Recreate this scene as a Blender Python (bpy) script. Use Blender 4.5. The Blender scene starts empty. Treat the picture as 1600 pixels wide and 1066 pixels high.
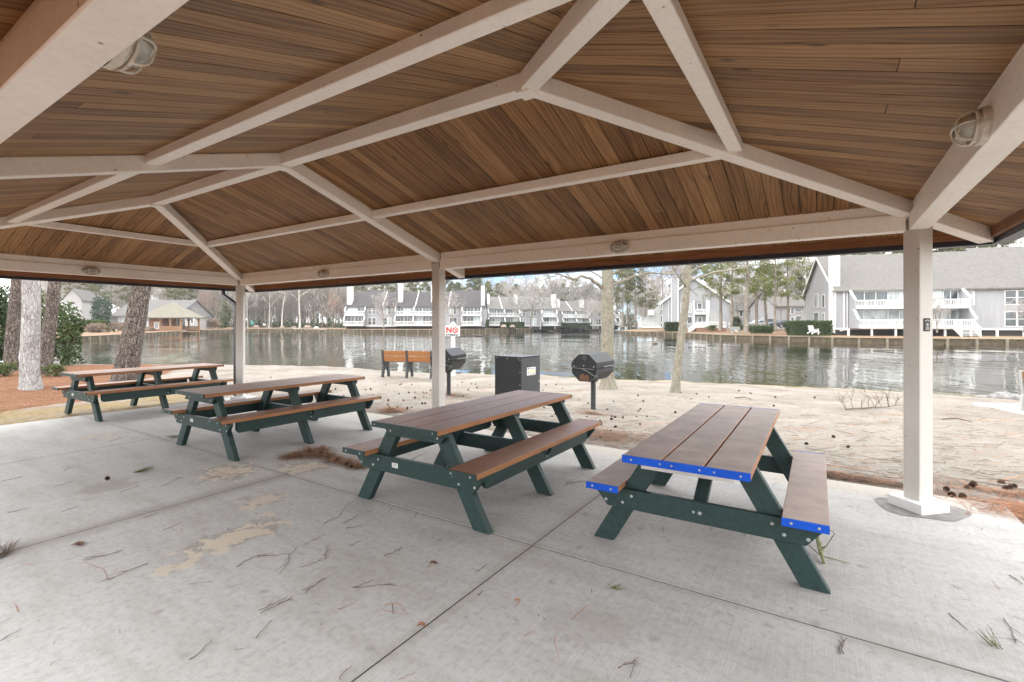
import bpy, math, random
import numpy as np
from mathutils import Vector, Matrix

SC = bpy.context.scene
COL = SC.collection
R = math.radians
PI = math.pi

# ---------------------------------------------------------------- camera model
F, CX, HY = 757.24, 800.0, 506.9
CAM = Vector((-0.6742, -5.4766, 1.6034))
YAW = 0.5746
CS, SN = math.cos(YAW), math.sin(YAW)

def P(u, v, dep):
    """world point seen at photo pixel (u, v) at a given depth in metres"""
    r = (u - CX) * dep / F
    return Vector((CAM.x + CS * r - SN * dep, CAM.y + SN * r + CS * dep, CAM.z - (v - HY) * dep / F))

def G(u, v, z=0.0):
    """world point on the level z seen at photo pixel (u, v)"""
    return P(u, v, (CAM.z - z) * F / (v - HY))

def PX_(u, v, X):
    d = P(u, v, 1.0) - CAM
    return CAM + d * ((X - CAM.x) / d.x)

def PY_(u, v, Y):
    d = P(u, v, 1.0) - CAM
    return CAM + d * ((Y - CAM.y) / d.y)

# ---------------------------------------------------------------- nodes
def nd(nt, typ, ins=None, **props):
    n = nt.nodes.new(typ)
    for k, v in props.items():
        setattr(n, k, v)
    for k, v in (ins or {}).items():
        s = n.inputs[k]
        if isinstance(v, bpy.types.NodeSocket):
            nt.links.new(v, s)
        else:
            s.default_value = v
    return n

def c4(c):
    return (c[0], c[1], c[2], 1.0)

def ramp(nt, fac, stops, interp='LINEAR'):
    n = nt.nodes.new('ShaderNodeValToRGB')
    cr = n.color_ramp
    cr.interpolation = interp
    while len(cr.elements) < len(stops):
        cr.elements.new(0.5)
    for e, (p, c) in zip(cr.elements, stops):
        e.position = p
        e.color = c4(c) if not isinstance(c, (int, float)) else (c, c, c, 1)
    nt.links.new(fac, n.inputs[0])
    return n.outputs[0]

def mixc(nt, fac, a, b, blend='MIX'):
    n = nt.nodes.new('ShaderNodeMix')
    n.data_type = 'RGBA'
    n.blend_type = blend
    for i, v in ((0, fac), (6, a), (7, b)):
        s = n.inputs[i]
        if isinstance(v, bpy.types.NodeSocket):
            nt.links.new(v, s)
        elif i == 0:
            s.default_value = v
        else:
            s.default_value = c4(v)
    return n.outputs[2]

def mth(nt, op, a, b=None, c=None, clamp=False):
    n = nt.nodes.new('ShaderNodeMath')
    n.operation = op
    n.use_clamp = clamp
    for i, v in enumerate((a, b, c)):
        if v is None:
            continue
        if isinstance(v, bpy.types.NodeSocket):
            nt.links.new(v, n.inputs[i])
        else:
            n.inputs[i].default_value = v
    return n.outputs[0]

def noise(nt, vec, scale, detail=3.0, rough=0.55, dist=0.0):
    return nd(nt, 'ShaderNodeTexNoise', {'Vector': vec, 'Scale': scale, 'Detail': detail, 'Roughness': rough, 'Distortion': dist}).outputs[0]

def mapping(nt, vec, scale=(1, 1, 1), loc=(0, 0, 0), rot=(0, 0, 0)):
    return nd(nt, 'ShaderNodeMapping', {'Vector': vec, 'Scale': scale, 'Location': loc, 'Rotation': rot}).outputs[0]

def newmat(name):
    m = bpy.data.materials.new(name)
    m.use_nodes = True
    nt = m.node_tree
    nt.nodes.clear()
    out = nt.nodes.new('ShaderNodeOutputMaterial')
    b = nt.nodes.new('ShaderNodeBsdfPrincipled')
    nt.links.new(b.outputs[0], out.inputs[0])
    return m, nt, b, out

def setp(nt, b, key, v):
    s = b.inputs[key]
    if isinstance(v, bpy.types.NodeSocket):
        nt.links.new(v, s)
    elif key == 'Base Color':
        s.default_value = c4(v)
    else:
        s.default_value = v

def bump(nt, b, h, strength=0.3, dist=0.01):
    n = nd(nt, 'ShaderNodeBump', {'Height': h, 'Strength': strength, 'Distance': dist})
    nt.links.new(n.outputs[0], b.inputs['Normal'])
    return n

def objco(nt):
    return nt.nodes.new('ShaderNodeTexCoord').outputs['Object']

def worldpos(nt):
    return nt.nodes.new('ShaderNodeNewGeometry').outputs['Position']

def plain(name, col, rough=0.6, metallic=0.0, vary=0.12, scale=6.0, bumpv=0.0, spec=0.5):
    m, nt, b, o = newmat(name)
    v = worldpos(nt)
    n1 = noise(nt, v, scale, 5, 0.6)
    lo = tuple(max(0, x * (1 - vary)) for x in col)
    hi = tuple(min(1, x * (1 + vary)) for x in col)
    setp(nt, b, 'Base Color', ramp(nt, n1, [(0.3, lo), (0.7, hi)]))
    setp(nt, b, 'Roughness', rough)
    setp(nt, b, 'Metallic', metallic)
    setp(nt, b, 'Specular IOR Level', spec)
    if bumpv:
        bump(nt, b, noise(nt, v, scale * 6, 4), bumpv, 0.01)
    return m

# ---------------------------------------------------------------- mesh builder
class MB:
    def __init__(self):
        self.v = []; self.f = []; self.mi = []; self.uv = {}; self.col = {}
    def face(self, pts, mi=0, uv=None, col=None):
        i = len(self.v)
        self.v += [tuple(p) for p in pts]
        self.f.append(tuple(range(i, i + len(pts))))
        self.mi.append(mi)
        if uv: self.uv[len(self.f) - 1] = uv
        if col: self.col[len(self.f) - 1] = col
    def hexa(self, p, mi=0, uvs=None, col=None):
        """p: 8 points, bottom ring 0-3 counter-clockwise seen from above, top ring 4-7"""
        i = len(self.v)
        self.v += [tuple(q) for q in p]
        for k, q in enumerate(((3, 2, 1, 0), (4, 5, 6, 7), (0, 1, 5, 4), (1, 2, 6, 5), (2, 3, 7, 6), (3, 0, 4, 7))):
            self.f.append(tuple(i + a for a in q)); self.mi.append(mi)
            if uvs: self.uv[len(self.f) - 1] = [uvs[a] for a in q]
            if col: self.col[len(self.f) - 1] = col
    def box(self, c, s, M=None, mi=0):
        hx, hy, hz = s[0] / 2, s[1] / 2, s[2] / 2
        pts = [Vector((a * hx, b * hy, z * hz)) for z in (-1, 1) for a, b in ((-1, -1), (1, -1), (1, 1), (-1, 1))]
        if M is not None:
            pts = [M @ q for q in pts]
        c = Vector(c)
        self.hexa([q + c for q in pts], mi)
    def bb(self, x0, x1, y0, y1, z0, z1, mi=0):
        self.box(((x0 + x1) / 2, (y0 + y1) / 2, (z0 + z1) / 2), (abs(x1 - x0), abs(y1 - y0), abs(z1 - z0)), None, mi)
    def beam(self, p0, p1, w, h, up=(0, 0, 1), anchor='top', mi=0, plumb=False):
        """bar from p0 to p1; p is the centre of its top face, its bottom face or its middle; plumb: vertical sides & ends"""
        p0, p1 = Vector(p0), Vector(p1)
        ax = (p1 - p0).normalized()
        side = ax.cross(Vector(up)).normalized()
        u = Vector((0, 0, 1)) if plumb else side.cross(ax).normalized()
        lo, hi = {'top': (-h, 0), 'mid': (-h / 2, h / 2), 'bot': (0, h)}[anchor]
        s = side * (w / 2)
        pts = []
        for z in (lo, hi):
            pts += [p0 - s + u * z, p0 + s + u * z, p1 + s + u * z, p1 - s + u * z]
        self.hexa([pts[0], pts[1], pts[2], pts[3], pts[4], pts[5], pts[6], pts[7]], mi)
    def tube(self, pts, radii, n=8, mi=0, cap=True):
        pts = [Vector(p) for p in pts]
        if isinstance(radii, (int, float)): radii = [radii] * len(pts)
        rings = []
        ref = None
        for k, p in enumerate(pts):
            t = (pts[min(k + 1, len(pts) - 1)] - pts[max(k - 1, 0)]).normalized()
            if ref is None:
                ref = Vector((1, 0, 0)) if abs(t.x) < 0.8 else Vector((0, 1, 0))
            a = (ref - t * ref.dot(t)).normalized(); ref = a
            b = t.cross(a)
            base = len(self.v)
            for j in range(n):
                an = 2 * PI * j / n
                self.v.append(tuple(p + (a * math.cos(an) + b * math.sin(an)) * radii[k]))
            rings.append(base)
        for k in range(len(pts) - 1):
            for j in range(n):
                j2 = (j + 1) % n
                self.f.append((rings[k] + j, rings[k] + j2, rings[k + 1] + j2, rings[k + 1] + j)); self.mi.append(mi)
        if cap:
            self.f.append(tuple(rings[0] + j for j in reversed(range(n)))); self.mi.append(mi)
            self.f.append(tuple(rings[-1] + j for j in range(n))); self.mi.append(mi)
    def cyl(self, c, r, h, axis=(0, 0, 1), n=16, mi=0):
        c = Vector(c); a = Vector(axis).normalized()
        self.tube([c - a * h / 2, c + a * h / 2], r, n, mi)
    def prism(self, poly, o, ux, uy, th, mi=0):
        """extrude a 2-D outline (in ux, uy from o) by th to both sides"""
        o, ux, uy = Vector(o), Vector(ux), Vector(uy)
        nrm = ux.cross(uy).normalized() * (th / 2)
        n = len(poly)
        a = [o + ux * p[0] + uy * p[1] for p in poly]
        base = len(self.v)
        self.v += [tuple(p - nrm) for p in a] + [tuple(p + nrm) for p in a]
        self.f.append(tuple(base + i for i in reversed(range(n)))); self.mi.append(mi)
        self.f.append(tuple(base + n + i for i in range(n))); self.mi.append(mi)
        for i in range(n):
            j = (i + 1) % n
            self.f.append((base + i, base + j, base + n + j, base + n + i)); self.mi.append(mi)
    def add_mesh(self, V, Fc, mi=0):
        i = len(self.v)
        self.v += [tuple(p) for p in V]
        for q in Fc:
            self.f.append(tuple(i + a for a in q)); self.mi.append(mi)
    def mesh(self, name, mats, smooth=False):
        me = bpy.data.meshes.new(name)
        me.from_pydata(self.v, [], self.f)
        if not isinstance(mats, (list, tuple)): mats = [mats]
        for m in mats: me.materials.append(m)
        if len(mats) > 1:
            me.polygons.foreach_set('material_index', self.mi)
        if self.uv:
            ul = me.uv_layers.new(name='UVMap')
            arr = np.zeros((len(me.loops), 2), np.float32)
            for p in me.polygons:
                q = self.uv.get(p.index)
                if q:
                    for k, li in enumerate(p.loop_indices): arr[li] = q[k]
            ul.data.foreach_set('uv', arr.ravel())
        if self.col:
            ca = me.color_attributes.new('tone', 'FLOAT_COLOR', 'CORNER')
            arr = np.zeros((len(me.loops), 4), np.float32)
            for p in me.polygons:
                q = self.col.get(p.index)
                if q:
                    for li in p.loop_indices: arr[li] = (q[0], q[1], q[2], 1)
            ca.data.foreach_set('color', arr.ravel())
        if smooth:
            me.polygons.foreach_set('use_smooth', [True] * len(me.polygons))
        me.update()
        return me
    def build(self, name, mats, parent=None, smooth=False, bevel=0.0, label=None, segs=1):
        return link(name, self.mesh(name, mats, smooth), parent, bevel, label, segs)

def link(name, me, parent=None, bevel=0.0, label=None, segs=1):
    o = bpy.data.objects.new(name, me)
    COL.objects.link(o)
    if parent is not None: o.parent = parent
    if bevel:
        b = o.modifiers.new('edge', 'BEVEL'); b.width = bevel; b.segments = segs; b.limit_method = 'ANGLE'; b.angle_limit = R(40)
    if label: o['label'] = label
    return o

def fast_mesh(name, V, Fc, mat, smooth=False):
    """V: (n,3) array, Fc: (m,k) array of equal-sized faces"""
    V = np.asarray(V, np.float32); Fc = np.asarray(Fc, np.int32)
    me = bpy.data.meshes.new(name)
    me.vertices.add(len(V)); me.vertices.foreach_set('co', V.ravel())
    k = Fc.shape[1]
    me.loops.add(Fc.size); me.loops.foreach_set('vertex_index', Fc.ravel())
    me.polygons.add(len(Fc))
    me.polygons.foreach_set('loop_start', np.arange(0, Fc.size, k, dtype=np.int32))
    me.polygons.foreach_set('loop_total', np.full(len(Fc), k, np.int32))
    if smooth: me.polygons.foreach_set('use_smooth', np.ones(len(Fc), bool))
    me.materials.append(mat)
    me.update(calc_edges=True)
    return me

def tag(o, label, cat, group=None):
    o['label'] = label; o['category'] = cat
    if group: o['group'] = group
    return o

def thing(name, label, cat, loc=(0, 0, 0), rotz=0.0, group=None):
    o = bpy.data.objects.new(name, None)
    o.empty_display_size = 0.2
    COL.objects.link(o)
    o.location = loc; o.rotation_euler = (0, 0, rotz)
    return tag(o, label, cat, group)

def struct(o, kind='structure'):
    o['kind'] = kind
    return o

def copy_tree(o, parent=None):
    kids = [c for c in bpy.data.objects if c.parent == o]
    c = o.copy(); COL.objects.link(c)
    if parent is not None: c.parent = parent
    for k in kids: copy_tree(k, c)
    return c

def text_mesh(body, size, mat, name, align='CENTER', extrude=0.001):
    cu = bpy.data.curves.new('lettering', 'FONT')
    cu.body = body; cu.size = size; cu.align_x = align; cu.align_y = 'CENTER'; cu.extrude = extrude; cu.offset = size * 0.045
    o = bpy.data.objects.new('lettering_tmp', cu)
    COL.objects.link(o)
    dg = bpy.context.evaluated_depsgraph_get()
    me = bpy.data.meshes.new_from_object(o.evaluated_get(dg))
    bpy.data.objects.remove(o)
    me.name = name
    me.materials.clear(); me.materials.append(mat)
    return me
SKY_STRENGTH = 0.07
SUN_E = 0.55
EXPO = 2.08
CLOUD_OFF = (7.1, 2.3, 0.0)
HAZE = 0.0003
# ---------------------------------------------------------------- materials
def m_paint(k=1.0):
    m, nt, b, o = newmat('white_painted_timber' if k == 1.0 else 'darkened_white_painted_post')
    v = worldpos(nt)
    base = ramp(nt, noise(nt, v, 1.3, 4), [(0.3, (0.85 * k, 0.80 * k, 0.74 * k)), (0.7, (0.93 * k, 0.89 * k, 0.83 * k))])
    streak = noise(nt, v, 35, 3)
    base = mixc(nt, mth(nt, 'MULTIPLY', ramp(nt, streak, [(0.45, 0.0), (0.8, 1.0)]), 0.22), base, (0.52, 0.46, 0.40))
    vo = nd(nt, 'ShaderNodeTexVoronoi', {'Vector': v, 'Scale': 16.0, 'Randomness': 1.0})
    rv = nd(nt, 'ShaderNodeSeparateColor', {0: vo.outputs['Color']}).outputs[0]
    spot = mth(nt, 'MULTIPLY', ramp(nt, vo.outputs['Distance'], [(0.07, 1.0), (0.15, 0.0)]), mth(nt, 'GREATER_THAN', rv, 0.62))
    clus = ramp(nt, noise(nt, v, 1.6, 3), [(0.44, 0.0), (0.54, 1.0)])
    spot = mth(nt, 'MULTIPLY', spot, clus)
    base = mixc(nt, mth(nt, 'MULTIPLY', spot, 0.75), base, (0.06, 0.045, 0.035))
    setp(nt, b, 'Base Color', base)
    setp(nt, b, 'Roughness', 0.42)
    bump(nt, b, mth(nt, 'ADD', noise(nt, v, 60, 3), mth(nt, 'MULTIPLY', noise(nt, v, 5, 2), 2.0)), 0.10, 0.004)
    return m

def m_boards(name, dark, mid, light, grey=0.0):
    """tongue and groove pine: UV = metres along / across the board, tone = per board random"""
    m, nt, b, o = newmat(name)
    uv = nt.nodes.new('ShaderNodeTexCoord').outputs['UV']
    at = nd(nt, 'ShaderNodeAttribute', attribute_name='tone')
    sep = nd(nt, 'ShaderNodeSeparateColor', {0: at.outputs['Color']})
    r1, r2 = sep.outputs[0], sep.outputs[1]
    off = nd(nt, 'ShaderNodeCombineXYZ', {0: mth(nt, 'MULTIPLY', r1, 37.0), 1: mth(nt, 'MULTIPLY', r2, 91.0), 2: mth(nt, 'MULTIPLY', r1, 53.0)}).outputs[0]
    v = nd(nt, 'ShaderNodeVectorMath', {0: uv, 1: off}, operation='ADD').outputs[0]
    warp = noise(nt, mapping(nt, v, (0.9, 5.0, 1)), 1.0, 2, 0.5)
    sv = nd(nt, 'ShaderNodeSeparateXYZ', {0: v})
    ph = mth(nt, 'ADD', mth(nt, 'MULTIPLY', sv.outputs[1], 150.0), mth(nt, 'MULTIPLY', warp, 34.0))
    rings = mth(nt, 'MULTIPLY_ADD', mth(nt, 'SINE', ph), 0.5, 0.5)
    fine = noise(nt, mapping(nt, v, (2.5, 170.0, 1)), 1.0, 4, 0.6)
    blot = noise(nt, mapping(nt, v, (0.8, 3.0, 1)), 1.0, 4, 0.6)
    tone = mth(nt, 'ADD', mth(nt, 'MULTIPLY', rings, 0.24), mth(nt, 'MULTIPLY_ADD', fine, 0.20, 0.16))
    tone = mth(nt, 'ADD', tone, mth(nt, 'MULTIPLY', mth(nt, 'SUBTRACT', r2, 0.5), 0.36))
    tone = mth(nt, 'ADD', tone, mth(nt, 'MULTIPLY', mth(nt, 'SUBTRACT', blot, 0.5), 0.85))
    col = ramp(nt, tone, [(0.0, dark), (0.38, mid), (0.85, light)])
    kn = nd(nt, 'ShaderNodeTexVoronoi', {'Vector': mapping(nt, v, (2.6, 7.3, 1)), 'Scale': 1.0})
    kr = nd(nt, 'ShaderNodeSeparateColor', {0: kn.outputs['Color']}).outputs[1]
    knot = mth(nt, 'MULTIPLY', ramp(nt, kn.outputs['Distance'], [(0.06, 1.0), (0.17, 0.0)]), mth(nt, 'GREATER_THAN', kr, 0.5))
    col = mixc(nt, mth(nt, 'MULTIPLY', knot, 0.85), col, tuple(x * 0.35 for x in dark))
    wv = worldpos(nt)
    st = ramp(nt, noise(nt, wv, 0.55, 4, 0.6), [(0.42, 0.0), (0.66, 1.0)])
    g = (0.15, 0.115, 0.062)
    col = mixc(nt, mth(nt, 'MULTIPLY', st, grey), col, g)
    setp(nt, b, 'Base Color', col)
    setp(nt, b, 'Roughness', 0.55)
    setp(nt, b, 'Specular IOR Level', 0.35)
    bump(nt, b, mth(nt, 'ADD', mth(nt, 'MULTIPLY', rings, 0.5), fine), 0.25, 0.003)
    return m

def m_plastic(name, side, top, top_amt, rough=0.55):
    m, nt, b, o = newmat(name)
    tc = nt.nodes.new('ShaderNodeTexCoord')
    v = tc.outputs['Object']
    st = noise(nt, mapping(nt, v, (9.0, 0.9, 9.0)), 3.0, 5, 0.6)
    fine = noise(nt, v, 120, 3)
    base = ramp(nt, st, [(0.3, tuple(x * 0.72 for x in side)), (0.7, tuple(min(1, x * 1.2) for x in side))])
    tp = ramp(nt, noise(nt, v, 5.0, 6, 0.65), [(0.25, tuple(x * 0.72 for x in top)), (0.75, tuple(min(1, x * 1.2) for x in top))])
    tp = mixc(nt, mth(nt, 'MULTIPLY', ramp(nt, fine, [(0.5, 0.0), (0.68, 1.0)]), 0.35), tp, tuple(x * 0.35 for x in top))
    nz = nd(nt, 'ShaderNodeSeparateXYZ', {0: nt.nodes.new('ShaderNodeNewGeometry').outputs['Normal']}).outputs[2]
    f = mth(nt, 'MULTIPLY', ramp(nt, nz, [(0.6, 0.0), (0.95, 1.0)]), top_amt)
    col = mixc(nt, f, base, tp)
    setp(nt, b, 'Base Color', col)
    setp(nt, b, 'Roughness', rough)
    setp(nt, b, 'Specular IOR Level', 0.28)
    bump(nt, b, mth(nt, 'ADD', fine, st), 0.12, 0.002)
    return m

def m_concrete():
    m, nt, b, o = newmat('broom_finished_concrete')
    v = worldpos(nt)
    big = noise(nt, v, 0.7, 5, 0.6)
    col = ramp(nt, big, [(0.25, (0.33, 0.324, 0.314)), (0.5, (0.415, 0.408, 0.397)), (0.8, (0.475, 0.468, 0.456))])
    mot = noise(nt, v, 5.0, 6, 0.7)
    col = mixc(nt, mth(nt, 'MULTIPLY', ramp(nt, mot, [(0.35, 1.0), (0.54, 0.0)]), 0.30), col, (0.30, 0.285, 0.26))
    broom = noise(nt, mapping(nt, v, (150.0, 1.6, 1.0)), 1.0, 3, 0.6)
    grain = noise(nt, v, 240, 3, 0.7)
    col = mixc(nt, 0.42, col, ramp(nt, broom, [(0.3, (0.32, 0.316, 0.308)), (0.7, (0.58, 0.575, 0.565))]))
    col = mixc(nt, 0.34, col, ramp(nt, grain, [(0.3, (0.19, 0.187, 0.18)), (0.7, (0.55, 0.545, 0.535))]))
    mid = noise(nt, v, 22.0, 5, 0.7)
    col = mixc(nt, mth(nt, 'MULTIPLY', ramp(nt, mid, [(0.38, 1.0), (0.52, 0.0)]), 0.36), col, (0.24, 0.23, 0.215))
    drag = noise(nt, mapping(nt, v, (0.9, 3.2, 1.0), (0, 0, 0), (0, 0, 0.5)), 1.0, 5, 0.65)
    col = mixc(nt, mth(nt, 'MULTIPLY', ramp(nt, drag, [(0.46, 0.0), (0.66, 1.0)]), 0.42), col, (0.26, 0.245, 0.222))
    xyz = nd(nt, 'ShaderNodeSeparateXYZ', {0: v})
    # little dark specks and drip marks
    vo = nd(nt, 'ShaderNodeTexVoronoi', {'Vector': v, 'Scale': 4.3})
    rv = nd(nt, 'ShaderNodeSeparateColor', {0: vo.outputs['Color']}).outputs[0]
    spot = mth(nt, 'MULTIPLY', ramp(nt, vo.outputs['Distance'], [(0.03, 1.0), (0.16, 0.0)]), mth(nt, 'GREATER_THAN', rv, 0.62))
    col = mixc(nt, mth(nt, 'MULTIPLY', spot, 0.45), col, (0.16, 0.15, 0.14))
    # dirt gathered along the joints
    wob = mth(nt, 'MULTIPLY', mth(nt, 'SUBTRACT', noise(nt, v, 2.2, 4), 0.5), 0.16)
    def line(sock, at, w, amt, colr):
        nonlocal col
        d = mth(nt, 'ABSOLUTE', mth(nt, 'ADD', mth(nt, 'SUBTRACT', sock, at), wob))
        f = mth(nt, 'MULTIPLY', ramp(nt, mth(nt, 'DIVIDE', d, w), [(0.0, 1.0), (1.0, 0.0)], 'EASE'), amt)
        col = mixc(nt, f, col, colr)
    line(xyz.outputs[0], -5.52, 0.22, 0.5, (0.20, 0.18, 0.155))
    line(xyz.outputs[0], -2.46, 0.09, 0.30, (0.22, 0.20, 0.17))
    line(xyz.outputs[1], -2.44, 0.09, 0.30, (0.22, 0.20, 0.17))
    line(xyz.outputs[1], 0.42, 0.55, 0.45, (0.42, 0.36, 0.28))
    # puddle stains with a dried silt core
    wn = nd(nt, 'ShaderNodeVectorMath', {0: nd(nt, 'ShaderNodeTexNoise', {'Vector': v, 'Scale': 4.0, 'Detail': 4.0, 'Roughness': 0.6}).outputs[1], 1: (0.5, 0.5, 0.5)}, operation='SUBTRACT').outputs[0]
    wv_ = nd(nt, 'ShaderNodeVectorMath', {0: v, 1: nd(nt, 'ShaderNodeVectorMath', {0: wn, 1: (0.55, 0.55, 0.0)}, operation='MULTIPLY').outputs[0]}, operation='ADD').outputs[0]
    nz = noise(nt, v, 3.2, 5, 0.65, 0.4)
    nz2 = noise(nt, v, 9.0, 4, 0.6)
    def patch(cx, cy, rx, ry, rot, amt=1.0, core=True):
        nonlocal col
        p = mapping(nt, wv_, (1, 1, 0), (0, 0, 0))
        p = nd(nt, 'ShaderNodeVectorMath', {0: p, 1: (cx, cy, 0)}, operation='SUBTRACT').outputs[0]
        p = mapping(nt, p, (1, 1, 1), (0, 0, 0), (0, 0, -rot))
        p = nd(nt, 'ShaderNodeVectorMath', {0: p, 1: (1 / rx, 1 / ry, 0)}, operation='MULTIPLY').outputs[0]
        d = nd(nt, 'ShaderNodeVectorMath', {0: p}, operation='LENGTH').outputs[1]
        dd = mth(nt, 'ADD', d, mth(nt, 'MULTIPLY', mth(nt, 'SUBTRACT', nz, 0.5), 1.9))
        halo = mth(nt, 'MULTIPLY', ramp(nt, dd, [(0.55, 1.0), (1.25, 0.0)], 'EASE'), 0.55 * amt)
        col = mixc(nt, halo, col, (0.225, 0.205, 0.18))
        if core:
            d2 = mth(nt, 'ADD', d, mth(nt, 'MULTIPLY', mth(nt, 'SUBTRACT', nz2, 0.5), 3.6))
            f = mth(nt, 'MULTIPLY', ramp(nt, d2, [(0.60, 1.0), (0.66, 0.0)]), 0.9 * amt)
            col = mixc(nt, f, col, (0.50, 0.43, 0.345))
    patch(-4.42, -3.52, 0.20, 0.48, 0.12)
    patch(-4.28, -4.00, 0.13, 0.15, 0.0, 0.8)
    patch(-4.98, -2.98, 0.20, 0.24, 0.3, 0.9)
    patch(-6.15, -2.75, 0.30, 0.40, 0.9, 1.0)
    patch(-5.62, -2.18, 0.34, 0.32, 0.2, 0.9)
    patch(-6.60, -3.62, 0.22, 0.30, 0.5, 0.8, False)
    patch(-1.75, -3.10, 0.30, 0.20, 0.5, 0.55, False)
    patch(-3.2, -3.6, 0.20, 0.35, 0.9, 0.35, False)
    patch(-9.4, -2.9, 0.3, 0.4, 0.3, 0.5)
    setp(nt, b, 'Base Color', col)
    setp(nt, b, 'Roughness', 0.8)
    setp(nt, b, 'Specular IOR Level', 0.25)
    bump(nt, b, mth(nt, 'ADD', mth(nt, 'MULTIPLY', broom, 0.8), mth(nt, 'MULTIPLY', grain, 0.6)), 0.35, 0.004)
    return m

def m_ground():
    """beach sand; 'tone' attribute: R pine straw, G dry grass, B wet"""
    m, nt, b, o = newmat('pale_beach_sand')
    v = worldpos(nt)
    at = nd(nt, 'ShaderNodeAttribute', attribute_name='tone')
    sp = nd(nt, 'ShaderNodeSeparateColor', {0: at.outputs['Color']})
    n0 = noise(nt, v, 0.8, 5, 0.6); n1 = noise(nt, v, 6, 6, 0.65); n2 = noise(nt, v, 45, 4, 0.7)
    sand = ramp(nt, n0, [(0.3, (0.205, 0.184, 0.158)), (0.7, (0.29, 0.267, 0.236))])
    sand = mixc(nt, mth(nt, 'MULTIPLY', ramp(nt, n1, [(0.32, 1.0), (0.52, 0.0)]), 0.45), sand, (0.20, 0.165, 0.13))
    sand = mixc(nt, mth(nt, 'MULTIPLY', ramp(nt, n2, [(0.36, 1.0), (0.47, 0.0)]), 0.5), sand, (0.13, 0.10, 0.075))
    lp = mth(nt, 'MULTIPLY', ramp(nt, noise(nt, v, 0.75, 4, 0.6), [(0.52, 0.0), (0.66, 1.0)]), ramp(nt, noise(nt, v, 30, 5, 0.75), [(0.42, 0.0), (0.58, 1.0)]))
    sand = mixc(nt, mth(nt, 'MULTIPLY', lp, 0.75), sand, (0.105, 0.072, 0.05))
    # thin litter: stretched streaks
    lit = noise(nt, mapping(nt, v, (3.0, 9.0, 1.0), (0, 0, 0), (0, 0, 0.45)), 5.0, 6, 0.75)
    sand = mixc(nt, mth(nt, 'MULTIPLY', ramp(nt, lit, [(0.60, 0.0), (0.70, 1.0)]), 0.55), sand, (0.17, 0.125, 0.09))
    brk = mth(nt, 'MULTIPLY', mth(nt, 'SUBTRACT', n1, 0.5), 0.9)
    straw_c = ramp(nt, noise(nt, mapping(nt, v, (14, 60, 8), (0, 0, 0), (0, 0, 0.7)), 1.0, 5, 0.7), [(0.3, (0.06, 0.030, 0.018)), (0.55, (0.18, 0.088, 0.048)), (0.8, (0.31, 0.18, 0.105))])
    f = ramp(nt, mth(nt, 'ADD', sp.outputs[0], mth(nt, 'MULTIPLY', brk, 0.7)), [(0.36, 0.0), (0.62, 1.0)])
    col = mixc(nt, f, sand, straw_c)
    dry_c = ramp(nt, noise(nt, mapping(nt, v, (30, 9, 8)), 1.0, 5, 0.7), [(0.3, (0.12, 0.09, 0.05)), (0.55, (0.245, 0.19, 0.105)), (0.8, (0.35, 0.29, 0.17))])
    f2 = ramp(nt, mth(nt, 'ADD', sp.outputs[1], brk), [(0.35, 0.0), (0.7, 1.0)])
    col = mixc(nt, f2, col, dry_c)
    wc = ramp(nt, sp.outputs[2], [(0.25, (0.26, 0.215, 0.15)), (0.45, (0.30, 0.235, 0.11)), (0.68, (0.17, 0.135, 0.05)), (0.96, (0.045, 0.05, 0.028))])
    col = mixc(nt, ramp(nt, sp.outputs[2], [(0.0, 0.0), (0.36, 1.0)]), col, wc)
    setp(nt, b, 'Base Color', col)
    setp(nt, b, 'Roughness', 0.95)
    setp(nt, b, 'Specular IOR Level', 0.1)
    h = mth(nt, 'ADD', mth(nt, 'MULTIPLY', noise(nt, v, 3.0, 4), 2.5), mth(nt, 'ADD', n1, mth(nt, 'MULTIPLY', n2, 0.3)))
    bump(nt, b, h, 0.8, 0.07)
    return m

def m_water():
    m, nt, b, o = newmat('rippled_lake_water')
    nt.nodes.remove(b)
    v = worldpos(nt)
    vr = mapping(nt, v, (1, 1, 1), (0, 0, 0), (0, 0, -0.5746))
    w0 = noise(nt, mapping(nt, vr, (0.50, 0.16, 1.0)), 1.0, 3, 0.55, 0.5)
    w1 = noise(nt, mapping(nt, vr, (1.3, 0.42, 1.0), (5, 3, 0)), 1.0, 3, 0.55, 0.4)
    w2 = noise(nt, mapping(nt, vr, (3.0, 1.8, 1.0), (2, 9, 0)), 1.0, 2, 0.5, 0.2)
    calm = ramp(nt, noise(nt, mapping(nt, vr, (0.035, 0.055, 1), (2, 5, 0)), 1.0, 3, 0.55), [(0.42, 0.06), (0.60, 1.0)])
    h = mth(nt, 'ADD', mth(nt, 'MULTIPLY', w1, 1.0), mth(nt, 'MULTIPLY', w2, 0.13))
    h = mth(nt, 'ADD', mth(nt, 'MULTIPLY', h, calm), mth(nt, 'MULTIPLY', w0, 0.30))
    bp = nd(nt, 'ShaderNodeBump', {'Height': h, 'Strength': 1.0, 'Distance': 0.075})
    fr = nd(nt, 'ShaderNodeFresnel', {'IOR': 1.38, 'Normal': bp.outputs[0]})
    gl = nd(nt, 'ShaderNodeBsdfGlossy', {'Color': (1, 1, 1, 1), 'Roughness': 0.015, 'Normal': bp.outputs[0]})
    tr = nd(nt, 'ShaderNodeBsdfTransparent', {'Color': (0.90, 0.92, 0.78, 1)})
    mx = nd(nt, 'ShaderNodeMixShader', {0: fr.outputs[0], 1: tr.outputs[0], 2: gl.outputs[0]})
    nt.links.new(mx.outputs[0], o.inputs[0])
    return m

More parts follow.
